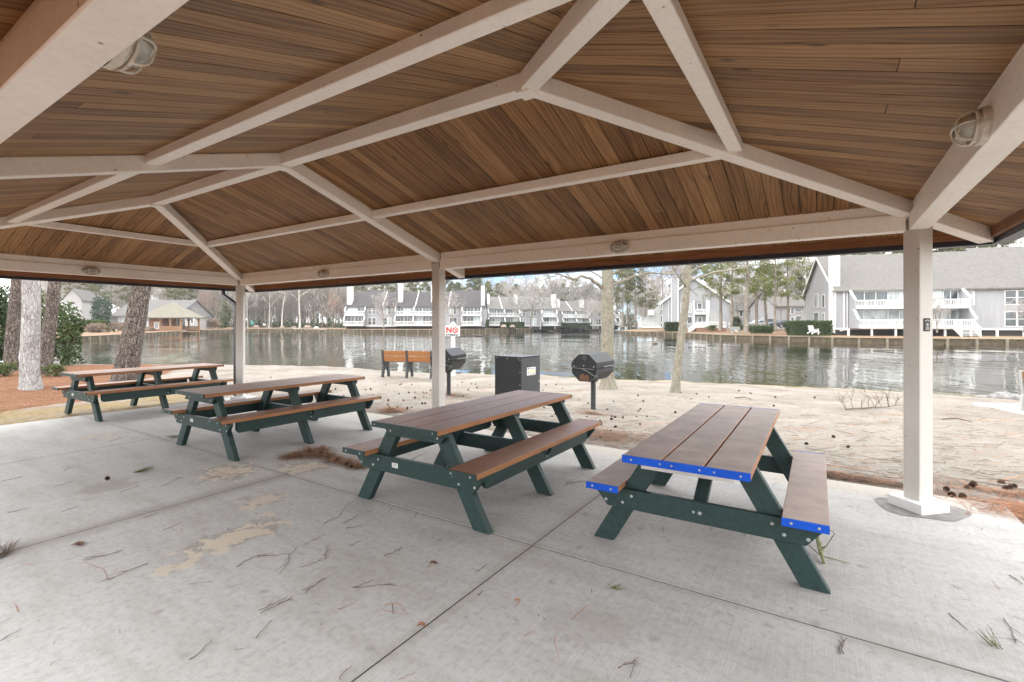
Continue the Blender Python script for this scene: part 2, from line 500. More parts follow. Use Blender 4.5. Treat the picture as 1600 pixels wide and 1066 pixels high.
def m_bark(name, dark, mid, light, sc=7.0, stretch=0.35, depth=0.02, lichen=None, crack=(0.02, 0.10)):
    m, nt, b, o = newmat(name)
    v = objco(nt)
    wv = nd(nt, 'ShaderNodeVectorMath', {0: v, 1: nd(nt, 'ShaderNodeVectorMath', {0: nd(nt, 'ShaderNodeTexNoise', {'Vector': v, 'Scale': 6.0, 'Detail': 3.0}).outputs[1], 1: (0.12, 0.12, 0.12)}, operation='MULTIPLY').outputs[0]}, operation='ADD').outputs[0]
    vo = nd(nt, 'ShaderNodeTexVoronoi', {'Vector': mapping(nt, wv, (1, 1, stretch)), 'Scale': sc}, feature='DISTANCE_TO_EDGE')
    cell = nd(nt, 'ShaderNodeTexVoronoi', {'Vector': mapping(nt, wv, (1, 1, stretch)), 'Scale': sc})
    cr = nd(nt, 'ShaderNodeSeparateColor', {0: cell.outputs['Color']}).outputs[0]
    fl = noise(nt, mapping(nt, v, (1, 1, 0.3)), 40, 5, 0.7)
    col = ramp(nt, mth(nt, 'ADD', mth(nt, 'MULTIPLY', cr, 0.45), mth(nt, 'MULTIPLY', fl, 0.6)), [(0.2, mid), (0.85, light)])
    e = ramp(nt, vo.outputs['Distance'], [(crack[0], 1.0), (crack[1], 0.0)])
    col = mixc(nt, e, col, dark)
    if lichen:
        lc, amt, ls = lichen
        f = mth(nt, 'MULTIPLY', ramp(nt, noise(nt, v, ls, 6, 0.7), [(0.42, 0.0), (0.56, 1.0)]), amt)
        col = mixc(nt, f, col, lc)
    setp(nt, b, 'Base Color', col)
    setp(nt, b, 'Roughness', 0.9)
    setp(nt, b, 'Specular IOR Level', 0.15)
    h = mth(nt, 'ADD', ramp(nt, vo.outputs['Distance'], [(0.0, 0.0), (0.16, 1.0)]), mth(nt, 'MULTIPLY', fl, 0.4))
    bump(nt, b, h, 0.9, depth)
    return m

def m_leaf(name, a, c, trans=0.25):
    m, nt, b, o = newmat(name)
    v = worldpos(nt)
    n = noise(nt, v, 0.9, 3)
    oi = nt.nodes.new('ShaderNodeObjectInfo').outputs['Random']
    n = mth(nt, 'ADD', n, mth(nt, 'MULTIPLY', mth(nt, 'SUBTRACT', oi, 0.5), 0.25))
    col = ramp(nt, n, [(0.3, a), (0.7, c)])
    setp(nt, b, 'Base Color', col)
    setp(nt, b, 'Roughness', 0.6)
    setp(nt, b, 'Specular IOR Level', 0.3)
    tl = nd(nt, 'ShaderNodeBsdfTranslucent', {'Color': col})
    mx = nd(nt, 'ShaderNodeMixShader', {0: trans, 1: b.outputs[0], 2: tl.outputs[0]})
    nt.links.new(mx.outputs[0], o.inputs[0])
    return m

def m_shingle(name, col):
    m, nt, b, o = newmat(name)
    v = objco(nt)
    br = nd(nt, 'ShaderNodeTexBrick', {'Vector': mapping(nt, v, (1, 1, 1), (0, 0, 0), (0, 0, 0)), 'Scale': 1.0, 'Brick Width': 0.33, 'Row Height': 0.16, 'Mortar Size': 0.012, 'Bias': 0.0,
        'Color1': c4(tuple(x * 0.82 for x in col)), 'Color2': c4(tuple(x * 1.15 for x in col)), 'Mortar': c4(tuple(x * 0.55 for x in col))})
    big = noise(nt, v, 0.35, 5, 0.65)
    fine = noise(nt, v, 9.0, 4, 0.7)
    cc = mixc(nt, mth(nt, 'MULTIPLY', ramp(nt, big, [(0.4, 0.0), (0.7, 1.0)]), 0.35), br.outputs[0], tuple(x * 0.72 for x in col))
    cc = mixc(nt, 0.22, cc, ramp(nt, fine, [(0.3, tuple(x * 0.6 for x in col)), (0.7, tuple(min(1, x * 1.35) for x in col))]))
    setp(nt, b, 'Base Color', cc)
    setp(nt, b, 'Roughness', 0.9)
    setp(nt, b, 'Specular IOR Level', 0.2)
    return m

def m_siding(name, col):
    m, nt, b, o = newmat(name)
    v = objco(nt)
    x = nd(nt, 'ShaderNodeSeparateXYZ', {0: v})
    s = mth(nt, 'ADD', x.outputs[0], x.outputs[1])
    fr = mth(nt, 'FRACT', mth(nt, 'MULTIPLY', s, 3.3))
    g = ramp(nt, fr, [(0.0, 1.0), (0.07, 0.0)])
    st = noise(nt, mapping(nt, v, (3, 3, 0.35)), 1.0, 4, 0.6)
    cc = ramp(nt, st, [(0.3, tuple(q * 0.88 for q in col)), (0.7, tuple(min(1, q * 1.06) for q in col))])
    cc = mixc(nt, mth(nt, 'MULTIPLY', g, 0.35), cc, tuple(q * 0.5 for q in col))
    setp(nt, b, 'Base Color', cc)
    setp(nt, b, 'Roughness', 0.7)
    return m

def m_glass(name, col, rough=0.08):
    m, nt, b, o = newmat(name)
    v = worldpos(nt)
    n = noise(nt, mapping(nt, v, (0.7, 0.7, 0.25)), 1.0, 3)
    setp(nt, b, 'Base Color', ramp(nt, n, [(0.35, tuple(x * 0.5 for x in col)), (0.65, tuple(min(1, x * 1.5) for x in col))]))
    setp(nt, b, 'Roughness', rough)
    setp(nt, b, 'Specular IOR Level', 0.8)
    return m

def m_bank():
    m, nt, b, o = newmat('dry_lawn_and_straw')
    v = worldpos(nt)
    n0 = noise(nt, v, 0.09, 4, 0.6); n1 = noise(nt, v, 1.2, 5, 0.65)
    a = ramp(nt, n1, [(0.3, (0.16, 0.12, 0.075)), (0.7, (0.26, 0.20, 0.125))])
    c = ramp(nt, n1, [(0.3, (0.16, 0.085, 0.052)), (0.7, (0.27, 0.155, 0.098))])
    col = mixc(nt, ramp(nt, n0, [(0.45, 0.0), (0.56, 1.0)]), a, c)
    setp(nt, b, 'Base Color', col)
    setp(nt, b, 'Roughness', 0.95)
    setp(nt, b, 'Specular IOR Level', 0.1)
    return m

M = {}
M['paint'] = m_paint()
M['paint_post'] = m_paint(0.63)  # beam paint darkened to offset the strong daylight on the posts
M['boards'] = m_boards('brown_stained_pine_boards', (0.075, 0.031, 0.011), (0.25, 0.125, 0.047), (0.44, 0.255, 0.108), 0.16)
M['fascia'] = m_boards('reddish_brown_fascia_wood', (0.09, 0.036, 0.014), (0.24, 0.10, 0.042), (0.36, 0.17, 0.075), 0.0)
M['deck_dark'] = plain('dark_roof_deck', (0.010, 0.006, 0.004), 0.9)
M['shingle_p'] = m_shingle('brown_grey_roof_shingle', (0.14, 0.12, 0.10))
M['gutter'] = plain('dark_navy_metal', (0.012, 0.016, 0.030), 0.35, 0.0, 0.2)
M['drip'] = plain('pale_metal_drip_edge', (0.42, 0.43, 0.44), 0.4)
M['brown'] = m_plastic('brown_plastic_lumber', (0.30, 0.135, 0.058), (0.225, 0.125, 0.090), 0.85, 0.5)
M['weathered'] = m_plastic('weathered_mauve_brown_lumber', (0.36, 0.17, 0.085), (0.38, 0.305, 0.265), 1.0, 0.6)
M['green'] = m_plastic('dark_green_plastic_lumber', (0.020, 0.042, 0.039), (0.030, 0.047, 0.045), 0.6, 0.5)
M['blue'] = plain('bright_blue_paint', (0.002, 0.065, 0.46), 0.5, 0, 0.1, spec=0.2)
M['steel'] = plain('galvanised_steel', (0.38, 0.39, 0.38), 0.5, 0.5)
M['darksteel'] = plain('sooty_steel', (0.10, 0.10, 0.10), 0.45, 0.6)
M['label'] = plain('white_label', (0.62, 0.62, 0.60), 0.6, 0, 0.03, spec=0.2)
M['palecleat'] = plain('pale_grey_board', (0.50, 0.48, 0.45), 0.6)
M['concrete'] = m_concrete()
M['grout'] = plain('darker_grout', (0.20, 0.195, 0.185), 0.9, 0, 0.25, 9, 0.3)
M['ground'] = m_ground()
M['water'] = m_water()
M['bank'] = m_bank()
M['bed'] = plain('lake_bed_mud', (0.035, 0.036, 0.022), 0.9)
M['lampcream'] = plain('dusty_cream_plastic', (0.60, 0.55, 0.47), 0.6, 0, 0.25, 30)
M['lampglass'] = plain('dusty_frosted_glass', (0.40, 0.38, 0.34), 0.25, 0, 0.3, 18)
M['black'] = plain('black_painted_metal', (0.016, 0.017, 0.018), 0.5, 0, 0.3, 12, 0, 0.3)
M['blackbox'] = plain('charcoal_sheet_metal', (0.014, 0.015, 0.016), 0.6, 0, 0.2, 5, 0, 0.25)
M['greybox'] = plain('grey_painted_sheet_metal', (0.055, 0.056, 0.058), 0.6, 0, 0.15, 6, 0, 0.25)
M['rust'] = plain('rusty_iron', (0.10, 0.045, 0.022), 0.8, 0, 0.5, 40)
M['orange'] = m_plastic('orange_cedar_lumber', (0.27, 0.112, 0.038), (0.32, 0.22, 0.14), 0.7, 0.5)
M['castblack'] = plain('charcoal_cast_leg', (0.032, 0.036, 0.036), 0.6)
M['castgrey'] = plain('grey_cast_concrete', (0.30, 0.30, 0.29), 0.8)
M['white'] = plain('white_trim_paint', (0.72, 0.72, 0.71), 0.5, 0, 0.04)
M['siding'] = m_siding('pale_grey_vertical_siding', (0.325, 0.33, 0.345))
M['siding_dk'] = m_siding('mid_grey_vertical_siding', (0.20, 0.205, 0.21))
M['siding_w'] = m_siding('off_white_siding', (0.34, 0.34, 0.335))
M['roof_dark'] = m_shingle('dark_slate_grey_shingle', (0.075, 0.069, 0.070))
M['roof_mid'] = m_shingle('grey_shingle', (0.14, 0.134, 0.128))
M['roof_light'] = m_shingle('light_grey_brown_shingle', (0.155, 0.148, 0.135))
M['roof_moss'] = m_shingle('mossy_tan_shingle', (0.19, 0.178, 0.142))
M['glass'] = m_glass('dark_window_glass', (0.045, 0.062, 0.068))
M['curtain'] = m_glass('window_with_pale_blind', (0.32, 0.36, 0.36), 0.2)
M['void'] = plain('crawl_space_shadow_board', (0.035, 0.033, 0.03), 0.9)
M['timber'] = plain('weathered_bulkhead_timber', (0.095, 0.072, 0.042), 0.9, 0, 0.45, 2.5, 0.3)
M['timber_post'] = plain('greyed_timber_post', (0.20, 0.17, 0.12), 0.9, 0, 0.4, 5)
M['gazebo'] = plain('honey_coloured_timber', (0.27, 0.155, 0.08), 0.7, 0, 0.25, 3)
M['brick'] = plain('red_brick_skirt', (0.22, 0.12, 0.09), 0.9, 0, 0.3, 8)
M['bark_pine'] = m_bark('furrowed_pine_bark', (0.030, 0.024, 0.021), (0.105, 0.084, 0.072), (0.24, 0.205, 0.18), 20.0, 0.30, 0.03, None, (0.015, 0.075))
M['bark_lichen'] = m_bark('pale_lichened_bark', (0.15, 0.14, 0.13), (0.27, 0.255, 0.245), (0.42, 0.40, 0.385), 22.0, 0.22, 0.02, ((0.44, 0.43, 0.42), 0.6, 4.0), (0.01, 0.07))
M['bark_mottle'] = m_bark('mottled_grey_tan_bark', (0.10, 0.082, 0.062), (0.165, 0.138, 0.108), (0.30, 0.265, 0.22), 16.0, 0.8, 0.012, ((0.25, 0.25, 0.185), 0.6, 9.0), (0.0, 0.03))
M['bark_far'] = plain('grey_brown_bark', (0.19, 0.165, 0.135), 0.9, 0, 0.4, 1.0)
M['bark_birch'] = plain('pale_grey_bark', (0.46, 0.44, 0.40), 0.9, 0, 0.3, 1.0)
M['twig'] = plain('bare_grey_twigs', (0.43, 0.405, 0.375), 0.9, 0, 0.25, 0.4)  # pale tone stands in for haze over the far woods
M['twig_red'] = plain('bare_reddish_twigs', (0.36, 0.24, 0.19), 0.9, 0, 0.25, 0.4)
M['stick'] = plain('dead_brown_twig', (0.12, 0.085, 0.06), 0.9, 0, 0.5, 20)
M['stick_red'] = plain('dead_russet_needles', (0.24, 0.10, 0.05), 0.9, 0, 0.4, 20)
M['needle'] = plain('dead_pine_needles', (0.30, 0.135, 0.065), 0.9, 0, 0.55, 14)
M['cone'] = plain('brown_pine_cone', (0.095, 0.052, 0.034), 0.9, 0, 0.4, 40)
M['leaf_pine'] = m_leaf('pine_needle_green', (0.085, 0.105, 0.025), (0.20, 0.225, 0.055), 0.4)
M['leaf_far'] = m_leaf('far_evergreen_green', (0.10, 0.118, 0.058), (0.20, 0.215, 0.10), 0.4)  # lightened so the far crowns look hazed
M['leaf_dark'] = m_leaf('dark_evergreen_green', (0.022, 0.042, 0.016), (0.055, 0.085, 0.028))
M['leaf_myrtle'] = m_leaf('wax_myrtle_green', (0.035, 0.062, 0.018), (0.12, 0.145, 0.045))
M['leaf_blue'] = m_leaf('blue_green_cedar', (0.025, 0.055, 0.040), (0.06, 0.10, 0.065))
M['grass_dry'] = m_leaf('dry_ornamental_grass', (0.20, 0.15, 0.11), (0.31, 0.235, 0.18))
M['redsign'] = plain('red_sign_paint', (0.50, 0.018, 0.012), 0.6, 0, 0.05, spec=0.2)
M['blacksign'] = plain('black_sign_paint', (0.015, 0.015, 0.015), 0.5, 0, 0.05)
M['yellowsign'] = plain('faded_yellow_print', (0.62, 0.55, 0.28), 0.5, 0, 0.1)
M['carsilver'] = plain('silver_car_paint', (0.42, 0.44, 0.47), 0.25, 0.4, 0.05)
M['cardark'] = plain('dark_blue_car_paint', (0.03, 0.04, 0.06), 0.2, 0.2, 0.05)
M['tyre'] = plain('black_rubber', (0.02, 0.02, 0.02), 0.8)
M['duck'] = plain('brown_duck_feathers', (0.10, 0.08, 0.06), 0.8, 0, 0.5, 30)
M['stone'] = plain('pinkish_boulder', (0.27, 0.205, 0.165), 0.9, 0, 0.25, 2)
M['teal'] = plain('teal_plastic', (0.06, 0.30, 0.26), 0.6)

m_, nt_, b_, o_ = newmat('scuffed_blue_paint')
v_ = worldpos(nt_)
c_ = ramp(nt_, noise(nt_, v_, 7, 5, 0.65), [(0.3, (0.003, 0.055, 0.38)), (0.7, (0.004, 0.078, 0.50))])
c_ = mixc(nt_, ramp(nt_, noise(nt_, mapping(nt_, v_, (1, 1, 2.5)), 26, 5, 0.75), [(0.63, 0.0), (0.70, 0.8)]), c_, (0.16, 0.13, 0.115))
setp(nt_, b_, 'Base Color', c_); setp(nt_, b_, 'Roughness', 0.55); setp(nt_, b_, 'Specular IOR Level', 0.2)
bump(nt_, b_, noise(nt_, v_, 60, 4), 0.15, 0.003)
M['blue'] = m_
# ---------------------------------------------------------------- picnic pavilion
L, W, A, SL, OV = 11.05, 4.96, 2.48, 0.311, 0.60
ZB, ZC0 = 2.42, 2.645
rng = random.Random(7)
def zc(d): return ZC0 + SL * d

pav = thing('picnic_pavilion', 'open picnic pavilion with hipped brown board ceiling, cream white beams and posts', 'pavilion', (0, 0, 0))

def ceiling_face(side):
    """boards of one roof plane, running up the slope"""
    mb = MB(); dk = MB(); tp = MB()
    w, gap, th = 0.133, 0.0065, 0.018
    if side in ('far', 'near'):
        s0, s1 = -L - OV, OV
        lim = lambda s: min(A, -s, L + s)
        Q = (lambda s, d, z: (s, -d, z)) if side == 'far' else (lambda s, d, z: (s, -W + d, z))
    else:
        s0, s1 = -W - OV, OV
        lim = lambda s: min(-s, W + s)
        Q = (lambda s, d, z: (-d, s, z)) if side == 'right' else (lambda s, d, z: (-L + d, s, z))
    s = s0
    cuts = sorted([c for c in ([-A, -L + A] if side in ('far', 'near') else [-A])])
    while s < s1 - 0.002:
        e = min(s + w, s1)
        seg = [s + gap / 2] + [c for c in cuts if s + gap < c < e - gap] + [e - gap / 2]
        t = (rng.random(), rng.random(), rng.random()); t2 = (rng.random(), rng.random(), rng.random())
        butt = rng.choice([1.267, 1.267, 0.4, 1.8]) if rng.random() < 0.5 else None
        for a, b in zip(seg[:-1], seg[1:]):
            da, db = lim(a), lim(b)
            lo = -OV
            if da <= lo + 0.003 and db <= lo + 0.003: continue
            da, db = max(da, lo + 0.001), max(db, lo + 0.001)
            def bd(l0, l1a, l1b, tone):
                pts = [Q(a, l0, zc(l0)), Q(b, l0, zc(l0)), Q(b, l1b, zc(l1b)), Q(a, l1a, zc(l1a))]
                top = [(p[0], p[1], p[2] + th) for p in pts]
                uv = [(l0, a - s), (l0, b - s), (l1b, b - s), (l1a, a - s)]
                mb.hexa(pts + top, 0, uv + uv, tone)
            # long boards are butted somewhere along the slope
            if butt is not None and min(da, db) > butt + 0.3:
                bd(lo, butt - 0.002, butt - 0.002, t)
                l2 = butt + 0.002
                bd(l2, da, db, t2)
            else:
                bd(lo, da, db, t)
        s = e
    def plane(m, off, th):
        if side in ('far', 'near'):
            c = [(s0, -OV), (s1, -OV), (-A, A), (-L + A, A)]
        else:
            c = [(s0, -OV), (s1, -OV), (-A, A)]
        bot = [Q(a, d, zc(d) + off) for a, d in c]
        m.face(bot); m.face([(p[0], p[1], p[2] + th) for p in reversed(bot)])
    mb.build('ceiling_boards', M['boards'], pav)
    plane(dk, 0.020, 0.012)
    plane(tp, 0.040, 0.012)
    return dk, tp
dk_all, tp_all = MB(), MB()
for sd in ('far', 'near', 'right', 'left'):
    d_, t_ = ceiling_face(sd)
    for src, dst in ((d_, dk_all), (t_, tp_all)):
        dst.add_mesh(src.v, src.f)
dk_all.build('roof_deck', M['deck_dark'], pav)
tp_all.build('roof_shingles', M['shingle_p'], pav)

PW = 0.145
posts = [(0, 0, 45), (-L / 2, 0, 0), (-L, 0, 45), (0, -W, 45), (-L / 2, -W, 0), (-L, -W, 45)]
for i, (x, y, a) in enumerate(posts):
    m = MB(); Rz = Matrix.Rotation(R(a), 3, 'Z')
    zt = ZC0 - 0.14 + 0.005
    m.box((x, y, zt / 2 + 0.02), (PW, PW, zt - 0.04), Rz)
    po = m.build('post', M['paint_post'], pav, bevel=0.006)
    b = MB()
    if i in (0, 2, 3, 5):
        b.box(Vector((x, y, 0.044)) + Rz @ Vector((-0.032, 0, 0)), (0.236, 0.30, 0.088), Rz)
        b.box(Vector((x, y, 0.044)) + Rz @ Vector((0.118, 0, 0)), (0.062, 0.30, 0.088), Rz)
    else:
        b.box((x, y, 0.044), (0.30, 0.30, 0.088), Rz)
    b.build('post_base', M['white'], po, bevel=0.004)

# eave beams with the frieze strip set back above them
def eave(p0, p1, inward):
    p0, p1 = Vector(p0), Vector(p1)
    ax = (p1 - p0).normalized(); inw = Vector(inward)
    m = MB()
    a, b = p0 + ax * 0.085, p1 - ax * 0.085
    m.beam(a + Vector((0, 0, ZB)), b + Vector((0, 0, ZB)), 0.14, 0.15, anchor='bot')
    o = m.build('eave_beam', M['paint'], pav, bevel=0.005)
    m = MB()
    m.beam(a + Vector((0, 0, ZB + 0.151)), b + Vector((0, 0, ZB + 0.151)), 0.10, 0.10, anchor='bot')
    m.build('frieze_strip', M['paint'], o)
for x0, x1 in ((-L / 2, 0), (-L, -L / 2)):
    eave((x0, 0, 0), (x1, 0, 0), (0, -1, 0))
    eave((x0, -W, 0), (x1, -W, 0), (0, 1, 0))
eave((0, -W, 0), (0, 0, 0), (-1, 0, 0))
eave((-L, -W, 0), (-L, 0, 0), (1, 0, 0))

RW, RD = 0.125, 0.138
def timber(name, p0, p1, w, h, tail=False):
    m = MB()
    m.beam(p0, p1, w, h, plumb=True)
    if tail:      # bevelled tail
        pass
    return m.build(name, M['paint'], pav, bevel=0.005)
def C(x, y, d, dz=0.0): return (x, y, zc(d) + dz)
timber('ridge_beam', C(-L + A + 0.06, -A, A), C(-A - 0.06, -A, A), RW, RD)
for (x, y, jx) in ((0, 0, -A), (0, -W, -A), (-L, 0, -L + A), (-L, -W, -L + A)):
    sx = 1 if x == 0 else -1; sy = 1 if y == 0 else -1
    p0 = C(jx + 0.03 * sx, -A + 0.03 * sy, A - 0.03, 0.004)
    p1 = C(x + sx * 0.545, y + sy * 0.545, -0.545, 0.004)
    ho = timber('hip_rafter', p0, p1, RW, RD)
for sy, y in ((1, 0), (-1, -W)):
    timber('common_rafter', C(-L / 2, -A + 0.03 * sy, A - 0.03, 0.0), C(-L / 2, y + sy * 0.55, -0.55, 0.0), RW, RD)
# purlin ring
t = 0.511 * A
PWd, PH = 0.10, 0.088
g_ = 0.075
for y in (-t, -W + t):
    timber('purlin', C(-L + t + g_, y, t), C(-L / 2 - 0.064, y, t), PWd, PH)
    timber('purlin', C(-L / 2 + 0.064, y, t), C(-t - g_, y, t), PWd, PH)
for x in (-t, -L + t):
    timber('purlin', C(x, -W + t + g_, t), C(x, -t - g_, t), PWd, PH)
# little boss blocks where ridge and hips meet
for x in (-A, -L / 2, -L + A):
    m = MB(); m.box((x, -A, zc(A) - 0.09), (0.13, 0.135, 0.145)); m.build('ridge_boss', M['paint'], pav, bevel=0.006)

# fascia, gutter, drip edge round the eave
ez = zc(-OV)
def run(x0, y0, x1, y1, nx, ny):
    """one side of the eave; (nx, ny) points outward"""
    def strip(name, off, w, za, zb, mat, parent, ext, uvd=False):
        ax = Vector((x1 - x0, y1 - y0, 0)).normalized()
        a = Vector((x0, y0, 0)) - ax * ext + Vector((nx, ny, 0)) * off
        b = Vector((x1, y1, 0)) + ax * ext + Vector((nx, ny, 0)) * off
        m = MB()
        s = Vector((nx, ny, 0)) * (w / 2)
        pts = []
        for z in (za, zb):
            q = [a - s, b - s, b + s, a + s]
            pts += [(p.x, p.y, z) for p in q]
        ln = (b - a).length
        r = rng.random()
        uv = [(0, 0), (ln, 0), (ln, 0.03), (0, 0.03), (0, 0.14), (ln, 0.14), (ln, 0.17), (0, 0.17)]
        m.hexa(pts, 0, uv if uvd else None, (r, 0.5, r) if uvd else None)
        return m.build(name, mat, parent)
    fa = strip('fascia_board', -0.02, 0.035, ez - 0.075, ez + 0.035, M['fascia'], pav, -0.0375, True)
    gu = strip('gutter', 0.060, 0.115, ez - 0.125, ez + 0.02, M['gutter'], pav, 0.0)
    strip('gutter_lip', 0.122, 0.008, ez - 0.085, ez + 0.03, M['drip'], gu, 0.06)
run(-L - OV, OV, OV, OV, 0, 1)
run(-L - OV, -W - OV, OV, -W - OV, 0, -1)
run(OV, -W - OV, OV, OV, 1, 0)
run(-L - OV, -W - OV, -L - OV, OV, -1, 0)
# downspout beside the far corner post
m = MB()
dx, dy = -L - 0.02, 0.155
gx0, px0, gy0 = -L - OV - 0.06, -L - 0.135, -0.03
m.beam((gx0, gy0, ez - 0.10), (gx0, gy0, ez - 0.22), 0.075, 0.06, up=(0, 1, 0), anchor='mid')
m.beam((gx0 - 0.02, gy0, ez - 0.20), (px0 + 0.02, gy0, ez - 0.44), 0.075, 0.06, anchor='mid')
m.beam((px0, gy0, ez - 0.41), (px0, gy0, 0.03), 0.075, 0.06, up=(0, 1, 0), anchor='mid')
m.build('downspout', M['gutter'], pav, bevel=0.004)

# oval bulkhead lamps on the inner beam faces
def bulkhead(label, p, nrm, tilt=0.0):
    """p on the beam face, nrm the direction the lamp faces"""
    nrm = Vector(nrm)
    ang = math.atan2(nrm.y, nrm.x) + PI / 2
    o = thing('bulkhead_light', label, 'light', p, ang, 'oval bulkhead lights on the beams')
    # local: faces -y, long axis x
    def oval(y0, y1, rx, rz, rx1, rz1, mb, n=28):
        base = len(mb.v)
        for (yy, ax, az) in ((y0, rx, rz), (y1, rx1, rz1)):
            for k in range(n):
                a = 2 * PI * k / n
                mb.v.append((math.cos(a) * ax, yy, math.sin(a) * az))
        for k in range(n):
            k2 = (k + 1) % n
            mb.f.append((base + k, base + k2, base + n + k2, base + n + k)); mb.mi.append(0)
        mb.f.append(tuple(base + n + k for k in range(n))); mb.mi.append(0)
    b = MB(); oval(0, -0.030, 0.125, 0.078, 0.125, 0.078, b); oval(-0.029, -0.044, 0.112, 0.068, 0.106, 0.062, b)
    b.build('mounting_base', M['lampcream'], o, bevel=0.004)
    g = MB(); n = 24; rows = 6
    for r in range(rows + 1):
        a = (PI / 2) * r / rows
        for k in range(n):
            t_ = 2 * PI * k / n
            g.v.append((math.cos(t_) * 0.098 * math.cos(a) ** 0.6, -0.044 - 0.060 * math.sin(a), math.sin(t_) * 0.056 * math.cos(a) ** 0.6))
    for r in range(rows):
        for k in range(n):
            k2 = (k + 1) % n
            g.f.append((r * n + k, r * n + k2, (r + 1) * n + k2, (r + 1) * n + k)); g.mi.append(0)
    g.build('glass_dome', M['lampglass'], o, smooth=True)
    c = MB()
    def arc(fn): c.tube([fn(-PI / 2 + PI * k / 14) for k in range(15)], 0.0052, 6)
    arc(lambda a: (math.sin(a) * 0.108, -0.040 - 0.074 * max(0, math.cos(a)) ** 0.6, 0))
    for sx in (-0.045, 0.045):
        arc(lambda a, sx=sx: (sx, -0.040 - 0.068 * max(0, math.cos(a)) ** 0.6, math.sin(a) * 0.064))
    c.tube([(math.cos(2 * PI * k / 24) * 0.112, -0.046, math.sin(2 * PI * k / 24) * 0.068) for k in range(25)], 0.0065, 6)
    c.tube([(math.cos(2 * PI * k / 20) * 0.060, -0.098, math.sin(2 * PI * k / 20) * 0.034) for k in range(21)], 0.0045, 6)
    c.build('wire_guard', M['lampcream'], o, smooth=True)
    return o
q = 0.0701
def onb(v, z): return (v.x, v.y, z)
bz = ZB + 0.078
bulkhead('dusty oval light on the end beam above the furrowed pine trunks', onb(PX_(142, 422, -L + q), bz), (1, 0, 0))
bulkhead('dusty oval light on the eave beam between the downspout corner post and middle post', onb(PY_(507, 425, -q), bz), (0, -1, 0))
bulkhead('dusty oval light on the long eave beam above the black hooded grill', onb(PY_(970, 382, -q), bz), (0, -1, 0))
bulkhead('cream oval caged light under the pinkish beam overhead, half hidden behind it', onb(PY_(168, 128, -W + q), bz), (0, 1, 0))
bulkhead('large cobwebbed oval caged light on the beam above the grey condominium roof', onb(PX_(1540, 205, -q), bz), (-1, 0, 0))

# notice plate on the corner post
fr_c = Vector((math.cos(R(-45)), math.sin(R(-45)), 0))
npos = Vector((0, 0, 1.60)) + fr_c * (PW / 2 + 0.0005)
n_ = thing('notice_plate', 'small black notice plate with white symbol screwed to the white corner post', 'sign', npos, R(45))
m = MB(); m.bb(-0.034, 0.034, -0.006, 0, -0.056, 0.056); m.build('plate', M['blacksign'], n_, bevel=0.002)
m = MB()
for k in range(9):
    a = R(30 + 120 * k / 8); m.box((-0.022 * math.cos(a), -0.0075, 0.018 + 0.022 * math.sin(a)), (0.006, 0.002, 0.006))
m.tube([(0.013 * math.cos(2 * PI * k / 16), -0.0072, 0.0 + 0.014 * math.sin(2 * PI * k / 16)) for k in range(17)], 0.0025, 5)
m.box((0, -0.0075, 0), (0.008, 0.002, 0.016))
for z in (-0.024, -0.033, -0.042): m.box((0, -0.0075, z), (0.040, 0.002, 0.0035))
m.build('white_print', M['label'], n_)
# ---------------------------------------------------------------- concrete slab
slab = MB()
xs = [-11.65, -8.60, -5.52, -2.46, 0.66]
ys = [-5.62, -2.44, 0.50]
g = 0.0055
for i in range(4):
    for j in range(2):
        dz = random.Random(i * 7 + j).uniform(-0.0015, 0.0015)
        slab.bb(xs[i] + g, xs[i + 1] - g, ys[j] + g, ys[j + 1] - g, -0.12, dz)
so = slab.build('pavement', M['concrete'], None)
struct(so)
# dark filler in the joints
m = MB()
for x in xs[1:-1]: m.bb(x - 0.008, x + 0.008, ys[0] + 0.01, ys[-1] - 0.01, -0.11, -0.0028)
for y in ys[1:-1]:
    for a_, b_ in zip(xs[:-1], xs[1:]): m.bb(a_ + 0.009, b_ - 0.009, y - 0.008, y + 0.008, -0.11, -0.0028)
struct(m.build('pavement_joint_filler', plain('dark_joint_filler', (0.035, 0.032, 0.028), 0.9)))
# grout ring round the near corner post
m = MB()
pts = []
for k in range(30):
    a = 2 * PI * k / 30
    rr = 0.30 * (1 + 0.12 * math.sin(2 * a + 0.6) + 0.07 * math.sin(5 * a))
    pts.append((0.02 + rr * 1.0 * math.cos(a), 0.0 + rr * math.sin(a), 0.005))
m.face(pts)
struct(m.build('pavement_grout_patch', M['grout']))

# ---------------------------------------------------------------- picnic tables
def plank(mb, x0, x1, y0, y1, z0, z1): mb.bb(x0, x1, y0, y1, z0, z1)

